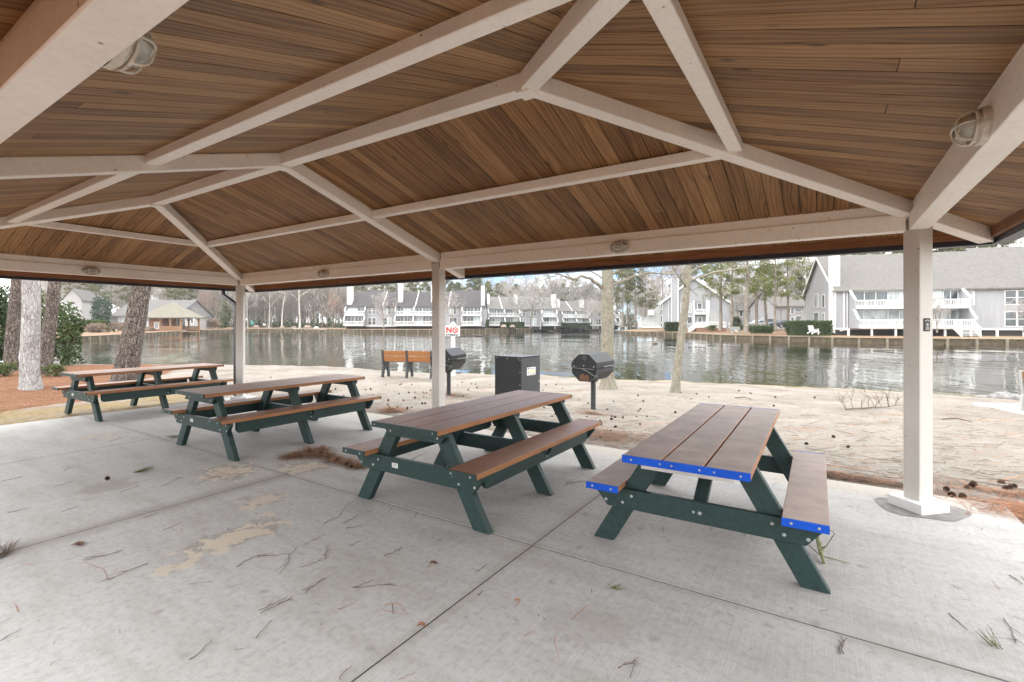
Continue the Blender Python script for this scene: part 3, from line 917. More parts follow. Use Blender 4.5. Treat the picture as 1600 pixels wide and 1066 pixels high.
def picnic_table(label, x, y, rot, kind, dims):
    LT, LS, wt, zt, zs, so_, sw, fo, frames = dims
    o = thing('picnic_table', label, 'picnic table', (x, y, 0), rot, 'picnic tables under the pavilion')
    board = M['weathered'] if kind == 'blue' else M['brown']
    trim = M['blue'] if kind == 'blue' else M['green']
    th = 0.042
    ET = 0.014
    tt = MB()
    pw = wt / 3
    for k in range(3):
        a = -wt / 2 + k * pw
        tt.bb(a + (0.006 if k else 0), a + pw - (0.006 if k < 2 else 0), -LT / 2 + ET, LT / 2 - ET, zt - th, zt)
    tt.build('tabletop', board, o, bevel=0.004, segs=2)
    for s in (-1, 1):
        e = MB()
        e.bb(-wt / 2, wt / 2, s * (LT / 2), s * (LT / 2 - ET), zt - th - 0.003, zt + 0.001)
        for bx in ((-0.31, -0.13, -0.06, 0.10, 0.18, 0.32) if kind == 'blue' else (-0.33, 0.33)):
            e.cyl((bx, s * (LT / 2 + 0.001), zt - th / 2), 0.006, 0.004, (0, 1, 0), 10, 1)
        e.build('end_trim', [trim, M['steel']], o)
    for s in (-1, 1):
        b = MB()
        x0, x1 = sorted((s * so_, s * (so_ - sw)))
        b.bb(x0, x1, -LS / 2 + ET, LS / 2 - ET, zs - th, zs)
        se = b.build('bench_seat', board, o, bevel=0.004, segs=2)
        for s2 in (-1, 1):
            e = MB(); e.bb(x0, x1, s2 * LS / 2, s2 * (LS / 2 - ET), zs - th - 0.003, zs + 0.001)
            for bx in (0.05, sw - 0.05):
                e.cyl((x0 + bx, s2 * (LS / 2 + 0.001), zs - th / 2), 0.008, 0.006, (0, 1, 0), 10, 1)
            e.build('seat_trim', [trim, M['steel']], se)
    zb_top = zs - th - 0.002
    ch = 0.142
    zlt = zt - th - 0.004
    xc0, xc1 = fo - 0.072, 0.255          # leg centre at floor and at the top
    lt = 0.062
    for fi, fy in enumerate(frames):
        # outward side of the frame carries crossbeam and cleat
        od = -1 if fy < -0.05 else 1
        for s in (-1, 1):
            lg = MB()
            hw = 0.078
            poly = [(s * (xc0 - hw), 0.0), (s * (xc0 + hw), 0.0), (s * (xc1 + hw), zlt), (s * (xc1 - hw), zlt)]
            if s < 0: poly = poly[::-1]
            lg.prism(poly, (0, fy, 0), (1, 0, 0), (0, 0, 1), lt)
            lg.build('leg', M['green'], o, bevel=0.005)
        cb = MB()
        yy = fy + od * (lt / 2 + 0.021)
        e = so_ - 0.03
        poly = [(-e, zb_top), (-e + 0.0, zb_top - 0.04), (-e + 0.085, zb_top - ch), (e - 0.085, zb_top - ch), (e, zb_top - 0.04), (e, zb_top)]
        cb.prism(poly, (0, yy, 0), (1, 0, 0), (0, 0, 1), 0.040)
        xm = xc0 - (xc0 - xc1) * ((zb_top - ch / 2) / zlt)
        yb = yy + od * 0.021
        for s in (-1, 1):
            for bx, bz in ((xm - 0.03, zb_top - 0.045), (xm + 0.035, zb_top - 0.10), (e - 0.09, zb_top - 0.035), (e - 0.075, zb_top - 0.10)):
                cb.cyl((s * bx, yb, bz), 0.011, 0.008, (0, 1, 0), 12, 1)
        if kind == 'blue':
            for bx in (-0.02, 0.02): cb.cyl((bx, yb, zb_top - 0.07), 0.009 if bx < 0 else 0.012, 0.008, (0, 1, 0), 12, 1)
        co = cb.build('crossbeam', [M['green'], M['steel']], o, bevel=0.003)
        if kind != 'blue' and fi == 0:
            l_ = MB(); l_.bb(-0.25, -0.18, yb - 0.001, yb + 0.0012, zb_top - 0.085, zb_top - 0.045)
            for kz in (-0.055, -0.065, -0.075): l_.bb(-0.24, -0.19, yb - 0.0022, yb - 0.0008, zb_top + kz - 0.0012, zb_top + kz + 0.0012, 1)
            l_.build('maker_label', [M['label'], M['greybox']], co)
        cl = MB()
        cl.prism([(-0.345, zlt), (-0.345, zlt - 0.03), (-0.30, zlt - 0.088), (0.30, zlt - 0.088), (0.345, zlt - 0.03), (0.345, zlt)], (0, fy + od * (lt / 2 + 0.021), 0), (1, 0, 0), (0, 0, 1), 0.040)
        for s in (-1, 1): cl.cyl((s * 0.27, fy + od * (lt / 2 + 0.043), zlt - 0.045), 0.010, 0.008, (0, 1, 0), 12, 1)
        cl.build('top_cleat', [M['green'], M['steel']], o, bevel=0.003)
        if kind == 'blue':
            pc = MB(); pc.bb(-0.29, 0.27, od * 1.02 - 0.04, od * 1.02 + 0.04, zlt - 0.062, zlt); pc.build('end_cleat', M['palecleat'], o, bevel=0.003)
    if kind != 'blue':
        for s in (-1, 1):
            st = MB()
            y0, y1 = frames[0] + 0.033, frames[-1] - 0.033
            st.prism([(y0, zb_top), (y0, zb_top - 0.11), (y0 + 0.03, zb_top - ch), (y1 - 0.03, zb_top - ch), (y1, zb_top - 0.11), (y1, zb_top)], (s * (so_ - 0.10), 0, 0), (0, 1, 0), (0, 0, 1), 0.04)
            for bz in (0.045, 0.10): st.cyl((s * (so_ - 0.079), 0.03, zb_top - bz), 0.010, 0.008, (1, 0, 0), 12, 1)
            st.build('stringer', [M['green'], M['steel']], o, bevel=0.003)
    else:
        for s in (-1, 1):
            br = MB()
            br.beam((0, frames[0 if s < 0 else 1] * 0.93, zb_top - 0.04), (0, s * 0.10, zlt - 0.01), 0.09, 0.04, anchor='mid')
            br.build('centre_brace', M['green'], o, bevel=0.003)
    return o

D8 = (2.375, 2.375, 0.74, 0.772, 0.495, 0.752, 0.285, 0.750, (-0.99, 0.0, 0.99))
D6 = (2.395, 1.814, 0.738, 0.772, 0.460, 0.742, 0.239, 0.747, (-0.712, 0.712))
picnic_table('brown topped picnic table straddling the slab edge beside the leaning pine', -11.457, -1.495, 0.031, 'green', D8)
picnic_table('brown topped picnic table in front of the downspout corner post', -7.206, -1.464, -0.006, 'green', D8)
picnic_table('brown topped picnic table in front of the charcoal ash bin', -3.576, -1.455, -0.002, 'green', D8)
picnic_table('weathered mauve picnic table with bright blue painted board ends', -1.408, -1.308, 0.012, 'blue', D6)

# ---------------------------------------------------------------- shoreline and terrain
SHORE = [(-90, -2), (-62, 1.0), (-48, -3.0), (-40, -2.0), (-31.3, 1.9), (-26.6, 4.5), (-22.4, 6.7), (-19.8, 8.2), (-14.3, 10.06), (-10.4, 11.4), (-6.35, 11.9), (-4.3, 12.5), (-2.3, 12.75), (1.1, 13.3), (3.05, 13.6), (6, 13.7), (12, 14), (30, 15.5), (60, 18)]
SX = np.array([p[0] for p in SHORE], float); SY = np.array([p[1] for p in SHORE], float)
WZ = -0.45
def shore_y(x): return np.interp(x, SX, SY)
def vnoise(x, y, s, seed=0):
    """cheap smooth value noise on arrays"""
    x = np.asarray(x) * s; y = np.asarray(y) * s
    xi = np.floor(x).astype(np.int64); yi = np.floor(y).astype(np.int64)
    fx = x - xi; fy = y - yi
    fx = fx * fx * (3 - 2 * fx); fy = fy * fy * (3 - 2 * fy)
    def h(a, b):
        n = (a * 374761393 + b * 668265263 + seed * 974711) & 0x7fffffff
        n = ((n ^ (n >> 13)) * 1274126177) & 0x7fffffff
        return (n & 0xffff) / 65535.0
    return (h(xi, yi) * (1 - fx) + h(xi + 1, yi) * fx) * (1 - fy) + (h(xi, yi + 1) * (1 - fx) + h(xi + 1, yi + 1) * fx) * fy
def ground_z(x, y):
    x = np.asarray(x, float); y = np.asarray(y, float)
    ys_ = shore_y(x) + (vnoise(x, y, 0.6, 3) - 0.5) * 0.5
    t = np.clip((y - 0.5) / np.maximum(ys_ - 0.5, 2.0), 0, 1)
    base = -0.03 - 0.42 * t ** 1.35
    base = np.where(y > ys_, WZ - 0.11 * (y - ys_), base)
    base = np.maximum(base, -2.2)
    # left of the slab the bank is nearly level until close to the water
    lv = -0.03 - 0.42 * np.clip(1 - (ys_ - y) / 3.0, 0, 1) ** 1.2
    k = np.clip((-12.5 - x) / 4.0, 0, 1)
    base = np.where(y <= ys_, base * (1 - k) + lv * k, base)
    n = (vnoise(x, y, 1.3, 1) - 0.5) * 0.05 + (vnoise(x, y, 4.0, 2) - 0.5) * 0.028
    out = np.maximum(np.maximum(-11.65 - x, x - 0.66), np.maximum(y - 0.5, -5.62 - y))
    fade = np.clip(out / 0.5, 0, 1)
    z = base + n * fade
    z = np.where(out < -0.06, -0.10, z)
    z = np.where((out >= -0.06) & (out < 0.10), np.minimum(z, -0.012), z)
    return z
def gz(x, y): return float(ground_z(np.array([x]), np.array([y]))[0])

def axis(a): 
    r = []
    for s, e, st in a: r += list(np.arange(s, e - 1e-6, st))
    return np.array(r + [a[-1][1]])
gx = axis([(-70, -30, 2.0), (-30, -22, 0.4), (-22, 8, 0.11), (8, 50, 2.0)])
gy = axis([(-30, -9, 1.2), (-9, 15, 0.11), (15, 27, 0.6)])
GX, GY = np.meshgrid(gx, gy)
GZ = ground_z(GX, GY)
nx, ny = len(gx), len(gy)
V = np.stack([GX.ravel(), GY.ravel(), GZ.ravel()], 1)
ii = np.arange(nx * ny).reshape(ny, nx)
Fq = np.stack([ii[:-1, :-1].ravel(), ii[:-1, 1:].ravel(), ii[1:, 1:].ravel(), ii[1:, :-1].ravel()], 1)
me = fast_mesh('beach', V, Fq, M['ground'], True)
X_, Y_ = V[:, 0], V[:, 1]
sy_ = shore_y(X_)
nz1 = vnoise(X_, Y_, 0.5, 11); nz2 = vnoise(X_, Y_, 1.7, 12)
straw = np.clip((-13.0 - X_ + (nz1 - 0.5) * 1.6 - 1.55 * np.maximum(Y_ + 1.8, 0) + 0.1 * np.minimum(Y_ + 1.8, 0)) / 0.7, 0, 1) * np.clip((sy_ - 3.2 - Y_ + (nz1 - 0.5) * 2) / 0.8, 0, 1) * 0.95
straw = np.maximum(straw, np.clip((-5.9 - Y_) / 0.6, 0, 1) * np.where((X_ > 0.7) | (X_ < -11.7) | (Y_ < -5.7), 1, 0))  # unseen straw behind the camera, added for its reddish bounce light
rs = np.clip(1 - np.abs(Y_ - 0.95 - 0.20 * (X_ + 0.2) + 0.0) / 0.45, 0, 1) * np.clip((X_ + 3.6) / 0.5, 0, 1) * np.clip((3.4 - X_) / 1.0, 0, 1)
straw = np.maximum(straw, rs * (0.25 + 0.55 * nz2) * np.where(X_ > 0.1, 0.62, 0.34))
rb = np.clip(1 - np.hypot((X_ - 1.15) / 0.75, (Y_ - 0.35) / 0.45), 0, 1)
straw = np.maximum(straw, np.clip(rb * 1.2, 0, 0.46))
dry = np.clip((-11.55 - X_) / 0.25, 0, 1) * np.clip((X_ + 14.0) / 0.8, 0, 1) * np.clip((1.0 - Y_) / 1.2, 0, 1) * (0.45 + 0.45 * nz2)
dry = np.maximum(dry, np.clip(1 - np.abs(Y_ - 0.72) / 0.22, 0, 1) * np.clip((X_ + 11.5) / 0.3, 0, 1) * np.clip((0.9 - X_), 0, 1) * 0.62 * nz2)
dry = np.maximum(dry, np.clip((-5.2 - Y_) / 0.8, 0, 1) * np.where(X_ > 0.7, 0.5, 0))
dist = Y_ - sy_
wet_depth = np.exp(-np.abs(dist - 0.25) / 0.35) * 0.55
wet_depth = np.maximum(wet_depth, np.where(dist > 0, np.clip(0.35 + dist * 0.11, 0, 0.96), 0))  # darkness of deep water is put into the bed colour here
ca = me.color_attributes.new('tone', 'FLOAT_COLOR', 'POINT')
ca.data.foreach_set('color', np.stack([straw, dry, wet_depth, np.ones_like(wet_depth)], 1).astype(np.float32).ravel())
beach = struct(link('ground_beach', me))
for nm, z, mat, sz in (('lake_bed', -2.30, 'bed', 500),):
    m = MB(); m.face([(-sz, -sz, z), (sz, -sz, z), (sz, sz, z), (-sz, sz, z)])
    struct(m.build(nm, M[mat]))

# ---------------------------------------------------------------- small litter
prng = random.Random(5)
def cone_mesh():
    m = MB()
    for k in range(46):
        t = k / 45.0
        a = k * 2.39996
        zz = 0.006 + 0.062 * t
        rr = 0.030 * math.sin(PI * (0.12 + 0.80 * t)) ** 0.8
        d = Vector((math.cos(a), math.sin(a), 0.35 + 0.5 * t))
        c = Vector((math.cos(a) * rr * 0.55, math.sin(a) * rr * 0.55, zz))
        s = Vector((-math.sin(a), math.cos(a), 0)) * 0.009
        tip = c + d.normalized() * rr * 0.9
        m.face([c - s, c + s, tip + s * 0.6, tip - s * 0.6])
        m.face([c - s * 0.8 + Vector((0, 0, -0.004)), tip - s * 0.6 + Vector((0, 0, -0.005)), tip + s * 0.6 + Vector((0, 0, -0.005)), c + s * 0.8 + Vector((0, 0, -0.004))])
    m.tube([(0, 0, 0.004), (0, 0, 0.03), (0, 0, 0.066)], [0.012, 0.017, 0.004], 8)
    return m.mesh('pine_cone', M['cone'])
cme = cone_mesh()
def cone(x, y, s=1.0, z=None, near=''):
    o = link('pine_cone', cme)
    o.location = (x, y, (gz(x, y) if z is None else z) + 0.018 * s)
    o.rotation_euler = (prng.uniform(0.9, 1.9), prng.uniform(-0.4, 0.4), prng.uniform(0, 6.28))
    o.scale = (s, s, s)
    return tag(o, near or 'small brown pine cone lying on the pale sand of the beach', 'pine cone', 'pine cones scattered on the sand')
cl_ = []
for (cu, cv, su, sv, n) in ((905, 655, 45, 16, 26), (1000, 622, 60, 14, 12), (620, 640, 18, 7, 12), (590, 605, 90, 8, 10), (725, 600, 45, 12, 16), (660, 612, 28, 8, 9), (560, 612, 40, 8, 6), (1130, 640, 70, 12, 8), (870, 600, 30, 10, 8), (1330, 690, 70, 22, 5), (500, 603, 60, 8, 6), (1220, 615, 90, 8, 7)):
    for k in range(n):
        u, v = prng.gauss(cu, su), prng.gauss(cv, sv)
        if v < 592 or not (420 < u < 1590): continue
        p = G(u, v, -0.1)
        if p.y < 0.62 and p.x < 0.75: continue
        if p.y > shore_y(p.x) - 0.3: continue
        cone(p.x, p.y, prng.uniform(0.42, 0.72))
for (u, v) in ((1481, 765), (1482, 772), (1500, 776), (1512, 760), (1518, 763), (1524, 758), (1562, 750), (1566, 758), (1570, 757), (1583, 759), (1590, 758), (1540, 790)):
    p = G(u, v, -0.02); cone(p.x, p.y, prng.uniform(0.6, 0.85), None, 'brown pine cone lying among russet pine straw beside the corner post')

# twigs and dead needles on the slab: photo segments (ends in picture pixels)
SEG = [(232, 880, 170, 905, 0), (170, 905, 130, 878, 2), (130, 875, 190, 860, 0), (131, 872, 186, 862, 0), (2, 752, 32, 745, 0), (12, 800, 48, 793, 0), (100, 735, 115, 729, 0), (95, 800, 125, 790, 0),
       (370, 885, 402, 868, 0), (402, 868, 452, 864, 0), (452, 866, 466, 851, 0), (452, 866, 435, 898, 0), (402, 870, 417, 866, 0), (470, 886, 508, 872, 0), (508, 873, 512, 853, 0), (476, 926, 510, 902, 0), (474, 922, 490, 914, 0), (405, 953, 450, 931, 0), (407, 958, 458, 934, 0), (401, 998, 425, 968, 1), (298, 1030, 332, 998, 1), (550, 918, 585, 905, 0), (552, 917, 610, 911, 0), (476, 850, 510, 834, 0), (505, 818, 528, 808, 0), (536, 818, 560, 803, 0), (540, 825, 565, 820, 0), (545, 853, 563, 844, 0), (530, 806, 553, 782, 0), (600, 945, 620, 941, 2), (596, 953, 640, 960, 2), (620, 941, 635, 960, 2), (528, 952, 556, 940, 2), (668, 886, 684, 878, 2), (745, 892, 762, 880, 1), (747, 930, 754, 922, 1),
       (868, 992, 876, 1030, 2), (893, 968, 920, 944, 2), (1312, 1020, 1320, 998, 0), (1318, 1020, 1326, 997, 0), (965, 1042, 995, 1031, 0), (987, 1060, 996, 1032, 0), (1484, 958, 1512, 984, 1), (1568, 966, 1586, 1004, 0), (1578, 898, 1600, 912, 0), (530, 1060, 550, 1040, 0), (622, 1062, 648, 1050, 2), (820, 995, 835, 985, 2), (810, 940, 806, 948, 2), (0, 1000, 36, 982, 0), (224, 809, 248, 801, 0), (190, 768, 215, 758, 0), (85, 760, 112, 752, 0), (252, 760, 280, 745, 0), (170, 690, 190, 684, 0), (310, 755, 345, 738, 0), (345, 738, 372, 745, 0), (255, 828, 285, 815, 0), (600, 868, 625, 858, 0), (640, 720, 665, 708, 0), (880, 760, 905, 745, 0), (885, 757, 915, 752, 0), (1285, 870, 1328, 880, 1)]
STW = {}
def twig_obj(segs, kind):
    a = segs
    mat = [M['stick'], M['stick'], M['needle']][kind]
    p0, p1 = G(a[0], a[1], 0.008), G(a[2], a[3], 0.008)
    c = (p0 + p1) / 2
    m = MB()
    n = 6
    sd = (p1 - p0).cross(Vector((0, 0, 1))).normalized()
    ln = (p1 - p0).length
    amp = prng.uniform(-0.08, 0.08) * ln
    pts = []
    for k in range(n + 1):
        t_ = k / n
        q_ = p0.lerp(p1, t_) + sd * (math.sin(PI * t_) * amp + prng.uniform(-0.006, 0.006)) - c
        q_.z = prng.uniform(0.0, 0.004)
        pts.append(q_)
    r = prng.uniform(0.0016, 0.0028) if kind != 2 else prng.uniform(0.0012, 0.002)
    m.tube(pts, [r * (1 - 0.5 * k / n) for k in range(n + 1)], 5)
    if kind == 0 and prng.random() < 0.7:
        for _ in range(prng.randint(1, 3)):
            b_ = pts[prng.randint(1, n - 1)]
            e_ = b_ + (pts[-1] - pts[0]) * prng.uniform(0.2, 0.45) + sd * prng.uniform(-0.25, 0.25) * ln
            e_.z = 0.004
            m.tube([b_, (b_ + e_) / 2 + Vector((0, 0, 0.004)), e_], [r * 0.7, r * 0.6, r * 0.35], 4)
    o = m.build('fallen_twig', mat)
    o.location = (c.x, c.y, 0.004)
    lab = ['thin dead grey brown twig lying on the pale concrete slab', 'straight bare twig lying alone on the pale concrete slab', 'russet dead pine needles lying on the pale concrete slab'][kind]
    return tag(o, lab, 'twig', ['forked twigs on the slab', 'bare twigs on the slab', 'russet needles on the slab'][kind])
for s in SEG: twig_obj(s[:4], s[4])
# extra specks of litter all over the slab: uncountable
sp = MB(); r2 = random.Random(44)
for k in range(900):
    x, y = r2.uniform(-11.4, 0.6), r2.uniform(-5.4, 0.45)
    if r2.random() < 0.6 and y < -1.0 and r2.random() < 0.5: continue
    a = r2.uniform(0, PI); l = r2.uniform(0.01, 0.05) if r2.random() < 0.75 else r2.uniform(0.05, 0.14); w = r2.uniform(0.001, 0.0022)
    d = Vector((math.cos(a), math.sin(a), 0)) * l / 2; s = Vector((-math.sin(a), math.cos(a), 0)) * w
    c = Vector((x, y, 0.006))
    sp.face([c - d - s, c + d - s, c + d + s, c - d + s], 0 if r2.random() < 0.7 else 1)
o = sp.build('litter_needles', [M['stick'], M['needle']])
tag(o, 'fine scraps of bark and needles sprinkled over the slab', 'litter'); struct(o, 'stuff')

# dead leaves on the slab
def leaf_obj(u, v, s, mat, lab, cat='leaf'):
    p = G(u, v, 0.01); m = MB()
    for k in range(6):
        a0, a1 = 2 * PI * k / 6, 2 * PI * (k + 1) / 6
        r0, r1 = (s * (1.0 if k % 2 == 0 else 0.6)), (s * (0.6 if k % 2 == 0 else 1.0))
        m.face([(0, 0, 0.012), (r0 * math.cos(a0), r0 * math.sin(a0), 0.003 + 0.012 * (k % 2)), (r1 * math.cos(a1), r1 * math.sin(a1), 0.003 + 0.012 * ((k + 1) % 2))])
    o = m.build('dead_leaf', mat); o.location = (p.x, p.y, 0.004)
    return tag(o, lab, cat)
leaf_obj(123, 850, 0.05, M['rust'], 'dark red curled leaf beside the stained slab joint')
leaf_obj(677, 879, 0.03, M['rust'], 'small russet leaf in the middle of the slab')
leaf_obj(659, 976, 0.028, M['needle'], 'tan leaf caught on the slab joint in the foreground')
leaf_obj(808, 938, 0.02, M['needle'], 'tiny tan leaf lying behind the long slab joint')
def sprig(u, v, s, lab, n=26, mat='leaf_pine'):
    p = G(u, v, 0.01); m = MB()
    a0 = prng.uniform(0, 6.28)
    for k in range(n):
        a = a0 + prng.gauss(0, 0.35); l = s * prng.uniform(0.6, 1.1)
        b = Vector((prng.gauss(0, s * 0.15), prng.gauss(0, s * 0.12), 0.004))
        e = b + Vector((math.cos(a) * l, math.sin(a) * l, prng.uniform(0.0, 0.05)))
        m.tube([b, e], [0.0018, 0.001], 3)
    o = m.build('pine_sprig', M[mat]); o.location = (p.x, p.y, 0.004)
    return tag(o, lab, 'sprig')
sprig(276, 681, 0.22, 'green pine needle sprig by the foot of the second table')
sprig(215, 737, 0.14, 'small green needle sprig in the middle of the left slab')
sprig(955, 918, 0.07, 'tiny yellow green sprig in the foreground below the blue ended table', 12)
sprig(1556, 1010, 0.10, 'green grey sprig lying at the far right of the slab', 12)
sprig(0, 870, 0.20, 'dark needle tuft at the left end of the stained joint', 40, 'stick')
# green twig by the blue table foot
m = MB(); p = G(1283, 862, 0.01)
q = [G(1276, 836, 0.15), G(1281, 858, 0.05), G(1287, 880, 0.015)]
m.tube([x - p for x in q], [0.012, 0.014, 0.010], 7)
for k in range(4): m.tube([q[1] - p, q[1] - p + Vector((prng.uniform(-.06, .06), prng.uniform(-.08, .02), prng.uniform(0.01, .06)))], [0.007, 0.004], 5)
m.tube([G(1252, 842, 0.03) - p, G(1282, 868, 0.04) - p, G(1326, 880, 0.012) - p], 0.0035, 5)
m.tube([G(1262, 838, 0.2) - p, G(1290, 822, 0.2) - p, G(1304, 834, 0.16) - p, G(1292, 852, 0.06) - p, G(1282, 866, 0.03) - p], 0.0035, 5)
o = m.build('fallen_branch', plain('mossy_green_twig', (0.16, 0.17, 0.08), 0.9, 0, 0.4, 30)); o.location = p
tag(o, 'short mossy green stick with a curled stem beside the blue seat end', 'branch')

def straw_pile(name, label, cx, cy, rx, ry, n, mats, hgt=0.05, kind=None, seed=1):
    r = random.Random(seed); m = MB()
    for k in range(n):
        d = abs(r.gauss(0, 0.45)); a = r.uniform(0, 2 * PI)
        x, y = cx + rx * d * math.cos(a), cy + ry * d * math.sin(a)
        z0 = max(0.0, hgt * (1 - d)) * r.random() + 0.004
        z0 += 0 if (-11.65 < x < 0.66 and y < 0.5) else gz(x, y)
        th = r.uniform(0, 2 * PI); l = r.uniform(0.05, 0.11)
        dx, dy = math.cos(th) * l, math.sin(th) * l
        w = Vector((-math.sin(th), math.cos(th), 0)) * r.uniform(0.0013, 0.0026)
        a_, b_ = Vector((x - dx, y - dy, z0)), Vector((x + dx, y + dy, z0 + r.uniform(-0.008, 0.02)))
        c_ = (a_ + b_) / 2 + Vector((0, 0, 0.008))
        mi = 0 if r.random() < 0.62 else 1
        m.face([a_ - w, c_ - w, c_ + w, a_ + w], mi); m.face([c_ - w, b_ - w, b_ + w, c_ + w], mi)
    o = m.build(name, mats)
    tag(o, label, 'pine straw')
    if kind: struct(o, kind)
    return o
def blob_pile(label, blobs, n, mats, hgt, seed):
    r = random.Random(seed); m = MB()
    pts = [(G(u, v, 0.0), s, h) for u, v, s, h in blobs]
    for k in range(n):
        c, s, h = r.choice(pts)
        d = abs(r.gauss(0, 0.55)); a = r.uniform(0, 2 * PI)
        x, y = c.x + s * 1.25 * d * math.cos(a), c.y + s * 0.8 * d * math.sin(a)
        z0 = 0.004 + max(0.0, h * (1 - d)) * r.random()
        th = r.gauss(0.4, 0.9); l = r.uniform(0.03, 0.09)
        dx, dy = math.cos(th) * l, math.sin(th) * l
        w = Vector((-math.sin(th), math.cos(th), 0)) * r.uniform(0.001, 0.0022)
        a_, b_ = Vector((x - dx, y - dy, z0)), Vector((x + dx, y + dy, max(0.004, z0 + r.uniform(-0.02, 0.03))))
        c_ = (a_ + b_) / 2 + Vector((0, 0, 0.012))
        mi = r.choice([0, 0, 1, 2])
        m.face([a_ - w, c_ - w, c_ + w, a_ + w], mi); m.face([c_ - w, b_ - w, b_ + w, c_ + w], mi)
    return tag(m.build('pine_straw_pile', mats), label, 'pine straw')
SM = [M['needle'], plain('tan_dead_needles', (0.27, 0.165, 0.09), 0.9, 0, 0.4, 14), M['stick']]
blob_pile('brown pine straw clump with cones swept onto the slab between two tables', [(462, 713, 0.16, 0.03), (482, 708, 0.20, 0.07), (503, 705, 0.17, 0.06), (492, 713, 0.22, 0.05), (512, 714, 0.13, 0.04), (450, 716, 0.12, 0.02)], 1500, SM, 0.06, 3)
blob_pile('smaller dark straw clump at the end of the swept pile', [(530, 722, 0.13, 0.05), (548, 726, 0.15, 0.07), (560, 731, 0.10, 0.04), (520, 719, 0.08, 0.03)], 800, SM, 0.07, 4)
for (u, v) in ((486, 706), (500, 709), (545, 725), (553, 729), (172, 749)):
    p = G(u, v, 0.02); cone(p.x, p.y, 0.62, 0.012, 'pine cone lying in the swept pine straw on the slab' if u > 200 else 'lone dark pine cone on the stained left part of the slab')
p = G(612, 640, 0.0)
straw_pile('pine_straw_pile', 'brown pine straw heap at the slab edge beyond the second table', p.x, p.y, 0.55, 0.40, 900, [M['needle'], M['stick']], 0.07, None, 6)
straw_pile('pine_straw_scatter', 'russet pine straw drifted along the slab edge by the corner post', 1.15, 0.45, 0.9, 0.5, 5200, [M['needle'], M['stick_red']], 0.03, 'stuff', 8)
straw_pile('pine_straw_scatter', 'russet pine straw band beyond the corner post', 1.5, 1.15, 1.5, 0.22, 3200, [M['needle'], M['stick']], 0.03, 'stuff', 9)
straw_pile('pine_straw_scatter', 'thin brown straw and twigs beyond the third table', -3.5, 1.25, 1.2, 0.7, 2400, [M['stick'], M['needle']], 0.02, 'stuff', 10)
straw_pile('pine_straw_scatter', 'thin straw strip along the slab behind the blue ended table', -0.6, 0.80, 1.1, 0.16, 2400, [M['stick'], M['needle']], 0.03, 'stuff', 11)
straw_pile('pine_straw_scatter', 'thin straw round the first grill post', -8.2, 3.5, 1.5, 0.8, 700, [M['stick'], M['needle']], 0.02, 'stuff', 12)
straw_pile('pine_straw_scatter', 'straw ring round the second grill post', -4.35, 3.0, 0.5, 0.3, 300, [M['stick'], M['needle']], 0.02, 'stuff', 13)
# orange bed under the pines
r = random.Random(21); m = MB()
for k in range(9000):
    x, y = r.uniform(-24, -12.6), r.uniform(-7, 3.5)
    if x > -13.2 - 1.55 * max(y + 1.8, 0) and r.random() < 0.93: continue
    if y > shore_y(x) - 3.5: continue
    z0 = gz(x, y) + r.uniform(0.004, 0.03); th = r.uniform(0, 2 * PI); l = r.uniform(0.06, 0.14)
    dx, dy = math.cos(th) * l, math.sin(th) * l
    w = Vector((-math.sin(th), math.cos(th), 0)) * r.uniform(0.002, 0.004)
    a_, b_ = Vector((x - dx, y - dy, z0)), Vector((x + dx, y + dy, z0 + r.uniform(-0.01, 0.02)))
    m.face([a_ - w, b_ - w, b_ + w, a_ + w], 0 if r.random() < 0.7 else 1)
o = m.build('pine_straw_bed', [plain('fresh_orange_pine_straw', (0.26, 0.125, 0.065), 0.9, 0, 0.6, 9), M['needle']])
tag(o, 'orange pine straw bed under the four pine trunks', 'pine straw'); struct(o, 'stuff')
# scattered twigs on the sand (uncountable)
r = random.Random(31); m = MB()
for k in range(1500):
    u, v = r.uniform(560, 1600), r.uniform(606, 770)
    p = G(u, v, -0.12)
    if p.y < 0.6 or p.y > shore_y(p.x) - 0.2 or p.x > 7: continue
    th = r.gauss(0.5, 0.7); l = r.uniform(0.02, 0.10) if r.random() < 0.9 else r.uniform(0.12, 0.4)
    dx, dy = math.cos(th) * l, math.sin(th) * l; w = Vector((-math.sin(th), math.cos(th), 0)) * (r.uniform(0.001, 0.0028) if l < 0.12 else 0.004)
    z0 = gz(p.x, p.y) + 0.008
    m.face([(p.x - dx - w.x, p.y - dy - w.y, z0), (p.x + dx - w.x, p.y + dy - w.y, z0), (p.x + dx + w.x, p.y + dy + w.y, z0 + 0.004), (p.x - dx + w.x, p.y - dy + w.y, z0 + 0.004)], 0 if r.random() < 0.86 else 1)
o = m.build('twig_litter', [M['stick'], M['needle']]); tag(o, 'fine twigs and needles littering the pale beach sand', 'litter'); struct(o, 'stuff')
# two long dead stems on the sand
for i, (u0, v0, u1, v1, lab) in enumerate(((1472, 652, 1520, 658, 'long bent dead stem on the sand right of the corner post'), (1148, 615, 1176, 617, 'thin dead stem on the sand behind the blue ended table'))):
    a, b = G(u0, v0, -0.12), G(u1, v1, -0.12); m = MB(); c = (a + b) / 2
    a.z = gz(a.x, a.y) + 0.015; b.z = gz(b.x, b.y) + 0.015; c.z = gz(c.x, c.y) + 0.03
    m.tube([a - c, Vector((0, 0.03, 0.02)), b - c], [0.012, 0.014, 0.006], 6)
    o = m.build('fallen_branch', M['stick']); o.location = c; tag(o, lab, 'branch')
